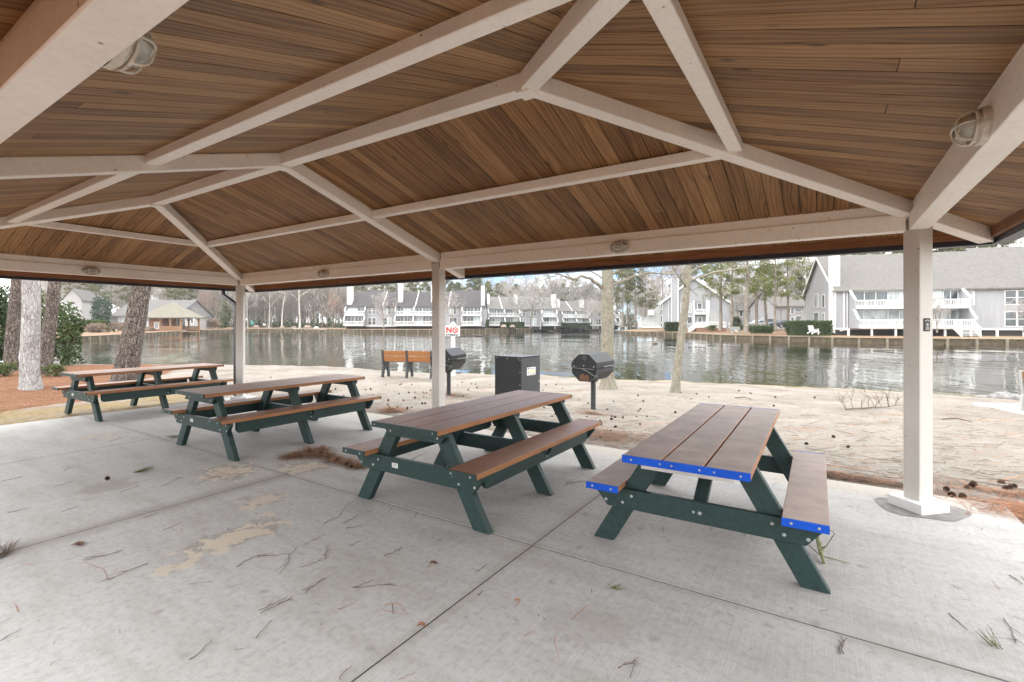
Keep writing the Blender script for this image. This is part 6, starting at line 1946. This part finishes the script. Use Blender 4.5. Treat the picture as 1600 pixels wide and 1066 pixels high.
# gazebo
DG = 104.0; s = DG / F
pg = P(273.5, 521.5, DG)
gzb = thing('gazebo', 'honey timber gazebo with mossy hipped roof standing over the water', 'gazebo', (pg.x, pg.y, WZ), YAW - 0.12)
hw, fl, ev, pk = 19 * s, 0.55, 0.55 + 22.5 * s, 0.55 + 46 * s
m = MB(); m.bb(-hw, hw, -hw * 0.5, hw * 1.5, fl - 0.2, fl); m.build('deck', M['gazebo'], gzb)
for x in (-hw + 0.15, 0, hw - 0.15):
    for y in (-hw * 0.5 + 0.15, hw * 1.5 - 0.15):
        m = MB(); m.box((x, y, (ev - 1.2) / 2), (0.26, 0.26, ev + 1.2)); m.build('post', M['gazebo'], gzb)
        m = MB()
        for sx in (-1, 1):
            if abs(x + sx * 0.8) < hw: m.beam((x, y, ev - 1.0), (x + sx * 0.8, y, ev - 0.15), 0.14, 0.14, anchor='mid')
        m.build('brace', M['gazebo'], gzb)
m = MB()
for y in (-hw * 0.5 + 0.1, hw * 1.5 - 0.1):
    m.bb(-hw, hw, y - 0.05, y + 0.05, fl + 0.95, fl + 1.1); m.bb(-hw, hw, y - 0.04, y + 0.04, fl + 0.1, fl + 0.2)
    for q in range(26): x = -hw + 2 * hw * q / 25; m.bb(x - 0.07, x + 0.07, y - 0.03, y + 0.03, fl + 0.2, fl + 0.95)
m.build('railing', M['gazebo'], gzb)
m = MB(); m.bb(-hw, hw, -hw * 0.5, hw * 1.5, ev - 0.22, ev); m.build('eave_beam', M['gazebo'], gzb)
ox, q = 0.7, hw * 0.5
m = MB()
B4 = [(-hw - 5.0, -hw * 0.5 - ox), (hw + ox, -hw * 0.5 - ox), (hw + ox, hw * 1.5 + ox), (-hw - 5.0, hw * 1.5 + ox)]
tp = (-1.6, q, pk)
for i in range(4):
    p0, p1 = B4[i], B4[(i + 1) % 4]
    m.face([(p0[0], p0[1], ev - 0.1), (p1[0], p1[1], ev - 0.1), tp])
    m.face([(p1[0], p1[1], ev - 0.28), (p0[0], p0[1], ev - 0.28), (tp[0], tp[1], tp[2] - 0.25)])
    m.face([(p0[0], p0[1], ev - 0.28), (p1[0], p1[1], ev - 0.28), (p1[0], p1[1], ev - 0.1), (p0[0], p0[1], ev - 0.1)])
m.build('roof', M['roof_moss'], gzb)
m = MB(); m.bb(-hw - 3.4, -hw - 0.1, -0.2, 3.5, 0.3, ev - 0.25); sh = m.build('store_room', plain('russet_board_wall', (0.21, 0.105, 0.07), 0.8), gzb)
window(sh, -hw - 2.0, -hw - 1.1, fl + 0.7, fl + 1.9, -0.2, 'curtain', 0, 0.12)

# ---------------------------------------------------------------- small things on the far banks
def hedge(label, u0, u1, vt, vb, dep, thick, seed, mat='leaf_dark', n=1500, leaf=0.16, group='clipped hedges'):
    a, b = P(u0, vb, dep), P(u1, vb, dep); s = dep / F; W_ = (b - a).length; H_ = (vb - vt) * s
    r = random.Random(seed); K = TB()
    for k in range(n):
        f = r.random()
        if f < 0.45: p = Vector((r.uniform(0, W_), r.uniform(-0.05, 0.12), r.uniform(0, H_)))
        elif f < 0.8: p = Vector((r.uniform(0, W_), r.uniform(0, thick), H_ - abs(r.gauss(0, 0.06))))
        else: p = Vector((r.choice([r.uniform(-0.05, 0.12), W_ - r.uniform(-0.05, 0.12)]), r.uniform(0, thick), r.uniform(0, H_)))
        p += Vector((r.gauss(0, 0.05), r.gauss(0, 0.05), r.gauss(0, 0.05)))
        K.leaf(p, leaf * r.uniform(0.6, 1.2), leaf * 0.5, r)
    m = MB(); m.bb(0.12, W_ - 0.12, 0.12, thick - 0.12, -0.3, H_ - 0.14)
    o = m.build('hedge', M[mat]); o.location = a; o.rotation_euler = (0, 0, YAW); tag(o, label, 'hedge', group)
    link('foliage', K.mesh('foliage', M[mat]), o)
hedge('big clipped dark hedge beside the near condominium behind the white lounge chair', 1240, 1301, 502, 521, 60, 1.8, 1, n=3000, leaf=0.13)
hedge('clipped hedge under the broad chimney of the gable fronted block', 1042, 1061, 504, 515.8, 92, 1.6, 2, n=1200)
hedge('low dark hedge between the peninsula trunks', 1177, 1209, 510, 518, 66, 1.2, 3, n=1400, leaf=0.12)
hedge('clipped hedge in front of the middle condominium block', 782, 819, 503.5, 511, 132, 2.0, 4, n=1400, leaf=0.2)
hedge('long low hedge in front of the right hand condominium block', 878, 922, 505, 510, 150, 2.0, 5, n=1400, leaf=0.2)
hedge('low brown clipped hedge beside the blue green cedar', 121, 155, 500.5, 513, 88, 2.0, 6, 'leaf_myrtle', 1500, 0.16)
for (lab, u, v, dep, rx, rz, n, lf, mat, sd) in (
    ('dark rounded shrub by the end stair of the gable fronted block', 1151, 512, 84, 1.0, 0.95, 900, 0.15, 'leaf_dark', 21),
    ('olive shrub on the orange straw below the deck', 1113, 517, 86, 1.1, 0.5, 700, 0.13, 'leaf_myrtle', 22),
    ('little round shrub beside the pale peninsula trunk', 1157, 517, 76, 0.7, 0.45, 500, 0.13, 'leaf_myrtle', 23),
    ('shrub in the shade left of the big clipped hedge', 1233, 515, 72, 0.8, 0.6, 500, 0.13, 'leaf_dark', 24),
    ('narrow little cypress at the end of the long condominium row', 761.5, 510.5, 128, 0.7, 1.0, 600, 0.2, 'leaf_dark', 25),
    ('pinkish ornamental grass clump below the white gabled houses', 146, 520, 84, 1.9, 0.8, 900, 0.22, 'grass_dry', 26),
    ('broad tan grass clump left of the leaning pine', 181, 519, 92, 2.2, 0.9, 900, 0.22, 'grass_dry', 27),
    ('tan grass clump beside the gazebo steps', 233, 518, 98, 1.5, 0.6, 600, 0.2, 'grass_dry', 28),
    ('rounded pinkish twiggy shrub on the bank right of the gazebo', 336, 512, 140, 2.4, 1.5, 900, 0.25, 'grass_dry', 29),
    ('tall blue green cedar bush between the white houses', 160, 512, 90, 1.7, 2.7, 2200, 0.22, 'leaf_blue', 30),
    ('dull green conifer beside the downspout corner post', 351, 513, 150, 2.3, 4.2, 2200, 0.3, 'leaf_far', 31)):
    put_bush('shrub', lab, u, v, dep, rx, rz, n, lf, M[mat], sd, 0.45)
# undergrowth along the grey woods: uncountable
r = random.Random(77); K = TB()
for k in range(5200):
    u = r.uniform(300, 545); dep = r.uniform(168, 195)
    p = P(u, 512.5, dep); h = abs(r.gauss(0, 1.6)) * (0.6 + 0.6 * math.sin(u * 0.13) ** 2)
    K.leaf(p + Vector((0, 0, h)), r.uniform(0.25, 0.5), 0.16, r)
o = link('undergrowth', K.mesh('undergrowth', M['leaf_dark'])); tag(o, 'dark undergrowth below the bare grey woods', 'undergrowth'); struct(o, 'stuff')
for i, (u, v, s_) in enumerate(((787, 511.5, 0.9), (801, 511.5, 0.8))):
    p = P(u, v, 127); rock('boulder', ['pinkish boulder left of its twin below the clipped hedge', 'pinkish boulder right of its twin below the clipped hedge'][i], 'boulder', p, (s_, s_ * 0.8, s_ * 0.75), M['stone'], 30 + i)
for i, (u, v, s_, mt, lab) in enumerate(((441, 513, 1.0, 'stone', 'tan rounded boulder on the bank below the big pale trunk'), (459, 513, 1.0, 'stone', 'second tan boulder nearer the thick pale trunk'), (480, 512.5, 1.5, 'stone', 'wide tan boulder right of the thick pale trunk'), (494, 513, 0.9, 'label', 'whitish boulder on the far bank left of the condominium row'), (400, 512.5, 1.4, 'stone', 'low tan rock by the teal bin'))):
    p = P(u, v, 158); rock('boulder', lab, 'boulder', p, (s_ * 1.2, s_ * 0.7, s_ * 0.6), M[mt], 40 + i)
p = P(394, 512.5, 157); o = thing('feed_bin', 'teal post mounted bin on the far bank by the downspout post', 'bin', p, YAW)
m = MB(); m.cyl((0, 0, 0.5), 0.1, 1.0); m.build('post', M['timber_post'], o); m = MB(); m.tube([(0, 0, 0.9), (0, 0, 1.3), (0, 0, 2.0), (0, 0, 2.3)], [0.3, 0.42, 0.40, 0.2], 10); m.build('body', M['teal'], o)
p = P(413, 512.5, 157); o = thing('sign_board', 'small white sign board on the far bank in front of the grey woods', 'sign', p, YAW)
m = MB(); m.box((0, 0, 0.5), (0.1, 0.1, 1.2)); m.build('post', M['timber_post'], o); m = MB(); m.box((0, -0.06, 1.1), (0.9, 0.05, 0.6)); m.build('panel', M['label'], o)
# lounge chair
p = P(1271, 521.5, 57.5)
o = thing('lounge_chair', 'white wooden reclining lawn chair in front of the big clipped hedge', 'chair', p, YAW + 0.5)
m = MB()
for k in range(6): m.beam((-0.62 + 0.0, -0.26 + 0.105 * k, 0.98), (-0.30, -0.26 + 0.105 * k, 0.28), 0.09, 0.03, anchor='mid')
m.build('backrest', M['white'], o)
m = MB()
for k in range(6): m.beam((-0.30 + 0.13 * k, -0.28, 0.30 + 0.022 * k), (-0.30 + 0.13 * k, 0.28, 0.30 + 0.022 * k), 0.11, 0.03, anchor='mid')
m.build('seat', M['white'], o)
for y in (-0.36, 0.36):
    m = MB(); m.beam((-0.45, y, 0.52), (0.40, y, 0.55), 0.14, 0.03, anchor='mid'); m.build('arm', M['white'], o)
    m = MB(); m.beam((-0.75, y * 0.8, 0.05), (0.38, y * 0.8, 0.40), 0.05, 0.10, anchor='mid'); m.bb(0.30, 0.40, y - 0.03, y + 0.03, -0.1, 0.54); m.build('leg', M['white'], o)
m = MB(); m.beam((0.42, -0.22, 0.36), (0.95, -0.22, 0.12), 0.06, 0.05); m.beam((0.42, 0.22, 0.36), (0.95, 0.22, 0.12), 0.06, 0.05)
for k in range(5): m.beam((0.48 + 0.11 * k, -0.25, 0.36 - 0.05 * k), (0.48 + 0.11 * k, 0.25, 0.36 - 0.05 * k), 0.08, 0.03)
m.build('footrest', M['white'], o)
# pale bench on the peninsula
p = P(1143, 520, 74); o = thing('park_bench', 'pale grey bench on the orange straw at the foot of the peninsula trunks', 'bench', p, YAW + 0.1)
m = MB(); m.bb(0, 1.65, 0.45, 0.50, 0.45, 0.90); m.build('backrest', M['castgrey'], o); m = MB(); m.bb(0, 1.65, 0, 0.45, 0.40, 0.46); m.build('seat', M['castgrey'], o)
for x in (0.15, 1.4):
    m = MB(); m.bb(x, x + 0.1, 0.02, 0.45, -0.1, 0.40); m.build('leg', M['castgrey'], o)
# parked cars
def car(label, u, v, dep, rot, paint, suv):
    o = thing('parked_car', label, 'car', P(u, v, dep), YAW + rot, 'cars parked behind the trees')
    h = 1.75 if suv else 1.42
    m = MB()
    body = [(-2.25, 0.35), (2.25, 0.35), (2.3, 0.75), (1.9 if suv else 1.5, 0.98), (-2.15, 1.0), (-2.3, 0.7)]
    m.prism(body, (0, 0, 0), (1, 0, 0), (0, 0, 1), 1.78)
    cab = [(-2.0 if suv else -1.5, 0.99), (0.95, 0.99), (0.35, h), (-1.85 if suv else -0.95, h)]
    m.prism(cab, (0, 0, 0), (1, 0, 0), (0, 0, 1), 1.55); m.build('body', M[paint], o, bevel=0.08, segs=2)
    for sy in (-1, 1):
        m = MB(); m.prism([(-1.7 if suv else -1.25, 1.03), (0.75, 1.03), (0.28, h - 0.1), (-1.6 if suv else -0.9, h - 0.1)], (0, sy * 0.785, 0), (1, 0, 0), (0, 0, 1), 0.02); m.build('side_window', M['glass'], o)
        for x in (-1.4, 1.4):
            m = MB(); m.cyl((x, sy * 0.80, 0.33), 0.34, 0.22, (0, 1, 0), 18); w = m.build('wheel', M['tyre'], o)
            m = MB(); m.cyl((x, sy * 0.915, 0.33), 0.2, 0.02, (0, 1, 0), 12); m.build('rim', M['steel'], w)
car('dark blue car parked between the peninsula trunks and the big hedge', 1223, 512, 92, 0.35, 'cardark', False)
car('silver high roofed car parked behind the low peninsula hedge', 1204, 511, 98, 0.3, 'carsilver', True)
car('silver car half hidden behind the dark peninsula trunk', 1188, 511.5, 98, 0.3, 'carsilver', False)
# duck
p = G(1023, 537.5, WZ); o = thing('duck', 'small brown duck swimming in the middle of the lake', 'duck', p, YAW + 2.6)
m = MB(); m.tube([(-0.34, 0, 0.10), (-0.24, 0, 0.06), (-0.05, 0, 0.05), (0.12, 0, 0.06), (0.20, 0, 0.10), (0.22, 0, 0.20), (0.25, 0, 0.26), (0.31, 0, 0.26), (0.37, 0, 0.25)], [0.015, 0.08, 0.13, 0.11, 0.06, 0.038, 0.05, 0.042, 0.012], 12)
m.build('body', M['duck'], o, True)

# ---------------------------------------------------------------- far trees
BARE = []
for i, (h, r0, sp, fi) in enumerate(((21, 0.24, 0.45, 0.38), (19, 0.20, 0.55, 0.30), (23, 0.26, 0.40, 0.45), (17, 0.17, 0.5, 0.3))):
    T, K = bare_tree(100 + i, h, r0, sp, fi, 0.045, levels=4, nb=(11, 6, 4, 4))
    BARE.append((T, K))
BM = [meshes(t, 'trunk_bare', 'crown_bare', M['bark_far'], M['twig']) for t in BARE]
BM2 = [meshes(t, 'trunk_pale', 'crown_pale', M['bark_birch'], M['twig']) for t in BARE[:2]]
BMr = [meshes(BARE[3], 'trunk_red', 'crown_red', M['bark_far'], M['twig_red'])]
PINE = [pine_tree(200 + i, h, r0, fr_m, cr, (0.42, 0.17), 34, 26) for i, (h, r0, fr_m, cr) in enumerate(((21, 0.24, 0.45, 3.4), (19, 0.22, 0.35, 3.8), (22, 0.25, 0.55, 3.0)))]
PM = [meshes(t, 'trunk_pine', 'crown_pine', M['bark_far'], M['leaf_far']) for t in PINE]
PEN = [pine_tree(300 + i, 17, r0, 0.34, cr, (0.32, 0.05), 42, 20, droop=-0.25) for i, (r0, cr) in enumerate(((0.30, 3.2), (0.27, 2.8), (0.24, 2.6)))]
PNM = [meshes(t, 'trunk_pine_near', 'crown_pine_near', M['bark_far'], M['leaf_pine']) for t in PEN]
SMALL = [bare_tree(400 + i, 7.0, 0.17, 0.75, 0.22, 0.028, levels=4, nb=(10, 6, 4, 4)) for i in range(2)]
SM_ = [meshes(t, 'trunk_small', 'crown_small', M['bark_far'], M['twig']) for t in SMALL]
tr = random.Random(9)
def tree(kind, name, label, u, v, dep, sc=1.0, group=None):
    me = tr.choice(kind) if isinstance(kind, list) else kind
    p = P(u, v, dep)
    return place_tree(name, label, 'tree', me, None, None, p, tr.uniform(0, 6.28), sc, group)
# peninsula trunks
for lab, u, v, dep, k, sc in (('grey pine trunk standing in front of the white deck stair', 1125.6, 515, 80, 0, 1.0), ('pine at the left end of the low peninsula hedge', 1143.5, 516, 77, 2, 0.95), ('thick pale pine between the pale bench and the low hedge', 1166, 517, 72, 0, 1.1), ('dark pine trunk just left of the silver cars', 1182, 514.5, 76, 1, 1.0), ('dark pine trunk between the two silver cars', 1197.5, 513.5, 80, 1, 1.0), ('slim pine just left of the dark blue car', 1211.5, 516, 72, 2, 0.85), ('slim dark pine right of the dark blue car', 1231, 514.5, 74, 2, 0.85)):
    tree(PNM[k], 'pine_tree', lab, u, v, dep, sc, 'pines on the peninsula')
tree(BM2[1], 'bare_tree', 'forked pale bare tree behind the big clipped hedge', 1259, 512, 80, 0.72)
tree(BM[1], 'bare_tree', 'slim bare tree behind the dark blue car', 1221, 513, 96, 0.62)
tree(BM[3], 'bare_tree', 'thin bare tree leaning between the peninsula pines', 1154, 514, 88, 0.62)
tree(BM2[0], 'bare_tree', 'thin bare tree behind the deck of the gable fronted block', 1136, 513, 100, 0.66)
# small trees in front of the far row
for lab, u, v, dep, sc in (('small bare tree against the long dark roofed row, left of the middle post', 599.5, 512.5, 125, 1.12), ('small bare tree behind the no swimming sign', 708, 512.5, 125, 1.12), ('small bare tree against the middle condominium block', 829.5, 512, 139, 1.25), ('small bare tree close left of the stout mottled tree', 934.5, 510.5, 156, 0.9), ('little twiggy tree in front of the near condominium stair', 1464, 519, 58.5, 0.52), ('little twiggy tree at the right picture edge before the near condominium', 1600, 519, 56, 0.5)):
    tree(SM_[0 if tr.random() < .5 else 1], 'bare_tree', lab, u, v, dep, sc, 'small bare trees before the condominiums')
# pale and dark trunks of the grey woods, one by one
gw = 'trees of the bare grey woods'
for lab, u, v, dep, kind, sc in (('thin pale trunk right of the downspout corner post', 387, 512.8, 160, BM2[1], 0.9), ('pale trunk left of the white sign board', 420.5, 512.8, 161, BM2[0], 0.85), ('pair like pale trunk above the tan boulders', 440.5, 512.6, 160, BM2[0], 1.0), ('thickest pale trunk of the grey woods', 468.5, 512.5, 158, BM2[1], 1.45)):
    tree(kind, 'bare_tree', lab, u, v, dep, sc, gw)
tree(BMr[0], 'bare_tree', 'reddish twiggy tree on the bank between gazebo and corner post', 326, 512.5, 158, 0.62)
tree(BMr[0], 'bare_tree', 'pale reddish twiggy tree beside the long row chimney', 520, 512, 148, 0.55)
for k in range(26):
    u = 302 + 9.6 * k + tr.uniform(-3, 3)
    tree(BM, 'bare_tree', 'tall slim bare tree of the grey woods behind the far bulkhead', u, 512, tr.uniform(166, 190), tr.uniform(0.85, 1.15), gw)
gp = 'pines behind the condominium row'
for k in range(30):
    u = 560 + 14.5 * k + tr.uniform(-4, 4)
    pk = tr.random() < (0.85 if u > 690 else 0.5)
    tree(PM if pk else BM, 'pine_tree' if pk else 'bare_tree', 'green pine rising behind the roofs of the far condominium row' if pk else 'bare grey tree rising behind the roofs of the far condominium row', u, 508, tr.uniform(158, 178) * (1 if u < 760 else 1.12), tr.uniform(0.70, 0.86), gp)
for k in range(13):
    u = 970 + 13 * k + tr.uniform(-4, 4)
    tree(PM if tr.random() < 0.42 else BM, 'woodland_tree', 'tree in the woods behind the gable fronted condominium', u, 509, tr.uniform(128, 150), tr.uniform(0.8, 1.05), 'woods behind the peninsula')
for k in range(14):
    u = 1150 + 12 * k + tr.uniform(-4, 4)
    tree(PM if tr.random() < 0.5 else BM, 'woodland_tree', 'tree in the woods behind the parked cars', u, 510, tr.uniform(118, 140), tr.uniform(0.72, 0.95), 'woods behind the parked cars')
for k in range(15):
    u = 1300 + 21 * k + tr.uniform(-6, 6)
    if 1585 > u > 1548: continue
    tree(PM if u < 1580 else BM, 'pine_tree' if u < 1580 else 'bare_tree', 'pine rising behind the near condominium roof' if u < 1580 else 'bare tree at far right behind the near condominium roof', u, 512, tr.uniform(86, 98) if u > 1380 else tr.uniform(88, 100), (0.80 if u < 1400 else 0.84) * tr.uniform(0.95, 1.08), 'pines behind the near condominium')
for k in range(12):
    u = 84 + 19 * k + tr.uniform(-6, 6)
    tree(PM if tr.random() < 0.35 else BM, 'woodland_tree', 'tree in the woods behind the gazebo and houses', u, 511, tr.uniform(150, 170), tr.uniform(0.85, 1.1), 'woods behind the houses')
# deep woods: one mass that nobody could count
def mass(name, label, protos, n, urange, drange, zb, scr, mat, seed):
    r = np.random.RandomState(seed); Vs, Fs = [], []; off = 0
    for k in range(n):
        u = r.uniform(*urange); dep = r.uniform(*drange)
        q = P(u, 510, dep); s = r.uniform(*scr); a = r.uniform(0, 6.28)
        for tb in protos[r.randint(len(protos))]:
            v = np.array(tb.V, np.float32) * s
            c, sn = math.cos(a), math.sin(a)
            w = np.stack([v[:, 0] * c - v[:, 1] * sn + q.x, v[:, 0] * sn + v[:, 1] * c + q.y, v[:, 2] + zb], 1)
            Vs.append(w); Fs.append(np.array(tb.F, np.int32) + off); off += len(w)
    o = link(name, fast_mesh(name, np.concatenate(Vs), np.concatenate(Fs), mat)); tag(o, label, 'woods'); struct(o, 'stuff')
mass('far_woods', 'grey bare woods filling the distance behind the far banks', BARE, 170, (290, 560), (185, 250), 0.5, (0.95, 1.25), M['twig'], 1)
mass('far_woods', 'bare grey woods behind the peninsula and the long row', BARE, 190, (560, 1310), (170, 230), 0.5, (0.62, 0.85), M['twig'], 2)
mass('far_woods', 'bare grey woods far behind the houses on the left', BARE, 60, (40, 300), (170, 230), 0.5, (0.95, 1.2), M['twig'], 3)
mass('far_woods', 'low bare brush and saplings filling the foot of the far woods', BARE, 170, (290, 560), (178, 240), 0.3, (0.30, 0.55), M['twig'], 6)
mass('far_woods', 'low bare brush behind the condominium row and the peninsula', BARE, 150, (640, 1330), (135, 200), 0.3, (0.28, 0.5), M['twig'], 7)
mass('far_evergreens', 'dark low evergreens at the foot of the far woods', PINE, 70, (60, 1330), (215, 260), -5.0, (0.5, 0.7), M['leaf_far'], 8)
mass('far_evergreens', 'evergreen mass far behind the woods', PINE, 80, (40, 1340), (205, 280), 0.5, (0.72, 0.95), M['leaf_far'], 4)
mass('far_woods', 'woods far behind the near condominium', PINE, 26, (1300, 1700), (105, 135), 0.5, (0.7, 0.85), M['leaf_far'], 5)
# ---------------------------------------------------------------- light, sky, camera
w = bpy.data.worlds.new('World'); SC.world = w; w.use_nodes = True
nt = w.node_tree; nt.nodes.clear()
EL, ROT = R(60), R(208)
sky = nt.nodes.new('ShaderNodeTexSky'); sky.sky_type = 'NISHITA'; sky.sun_disc = False
sky.sun_elevation = EL; sky.sun_rotation = ROT; sky.altitude = 10; sky.air_density = 1.0; sky.dust_density = 0.3; sky.ozone_density = 3.0
tc = nt.nodes.new('ShaderNodeTexCoord')
gen = tc.outputs['Generated']
sx = nd(nt, 'ShaderNodeSeparateXYZ', {0: gen})
# flatten directions onto a cloud layer
zz = mth(nt, 'MAXIMUM', mth(nt, 'ADD', sx.outputs[2], 0.12), 0.02)
cv = nd(nt, 'ShaderNodeCombineXYZ', {0: mth(nt, 'DIVIDE', sx.outputs[0], zz), 1: mth(nt, 'DIVIDE', sx.outputs[1], zz), 2: 0.0}).outputs[0]
cl = noise(nt, mapping(nt, cv, (0.42, 0.42, 1), CLOUD_OFF), 1.0, 8, 0.58, 0.3)
cm = ramp(nt, cl, [(0.46, 0.0), (0.60, 1.0)])
gd = (P(900, 395, 1.0) - CAM).normalized()
lobe = ramp(nt, nd(nt, 'ShaderNodeVectorMath', {0: gen, 1: gd}, operation='DOT_PRODUCT').outputs['Value'], [(0.925, 0.0), (0.98, 1.0)])
cm = mth(nt, 'MAXIMUM', cm, mth(nt, 'MULTIPLY_ADD', lobe, -1.0, 0.96))
cloud = (15.0, 14.95, 14.85)
colr = mixc(nt, mth(nt, 'MULTIPLY', cm, 0.92), mixc(nt, 1.0, sky.outputs[0], (0.50, 0.70, 1.0), 'MULTIPLY'), cloud)
bg = nd(nt, 'ShaderNodeBackground', {'Color': colr, 'Strength': SKY_STRENGTH})
out = nt.nodes.new('ShaderNodeOutputWorld'); nt.links.new(bg.outputs[0], out.inputs[0])
sl = bpy.data.lights.new('sun', 'SUN'); sl.energy = SUN_E; sl.angle = R(60); sl.color = (1.0, 0.96, 0.90)
so = bpy.data.objects.new('sun', sl); COL.objects.link(so)
# Nishita: rotation 0 puts the sun toward +Y, growing clockwise seen from above
sd = Vector((math.sin(ROT) * math.cos(EL), math.cos(ROT) * math.cos(EL), math.sin(EL)))
so.rotation_euler = sd.to_track_quat('Z', 'Y').to_euler(); so.location = (0, 0, 30)

HZ = newmat('pale_air')
hm, hnt, hb, ho = HZ
hnt.nodes.remove(hb)
pv = nd(hnt, 'ShaderNodeVolumePrincipled', {'Color': (0.95, 0.96, 0.975, 1), 'Density': HAZE, 'Anisotropy': 0.2})
hnt.links.new(pv.outputs[0], ho.inputs['Volume'])
m = MB(); m.bb(-505, 505, -505, 505, -3.3, 34.0)
if HAZE > 0:
    hz = m.build('haze', hm); hz['kind'] = 'stuff'; tag(hz, 'thin pale haze over the lake and far woods', 'haze')
cam = bpy.data.cameras.new('camera'); co = bpy.data.objects.new('camera', cam); COL.objects.link(co)
co.location = CAM; co.rotation_euler = (R(90), 0, YAW)
cam.sensor_width = 36.0; cam.lens = 36.0 * F / 1600.0; cam.shift_y = -(533.0 - HY) / 1600.0
cam.clip_start = 0.05; cam.clip_end = 3000
SC.camera = co
SC.render.engine = 'CYCLES'
SC.view_settings.view_transform = 'Standard'; SC.view_settings.look = 'None'; SC.view_settings.gamma = 1.0
SC.view_settings.exposure = EXPO
SC.cycles.use_denoising = True
SC.cycles.max_bounces = 10; SC.cycles.diffuse_bounces = 5; SC.cycles.glossy_bounces = 4; SC.cycles.transparent_max_bounces = 8
SC.cycles.caustics_reflective = False; SC.cycles.caustics_refractive = False
SC.cycles.sample_clamp_indirect = 8.0
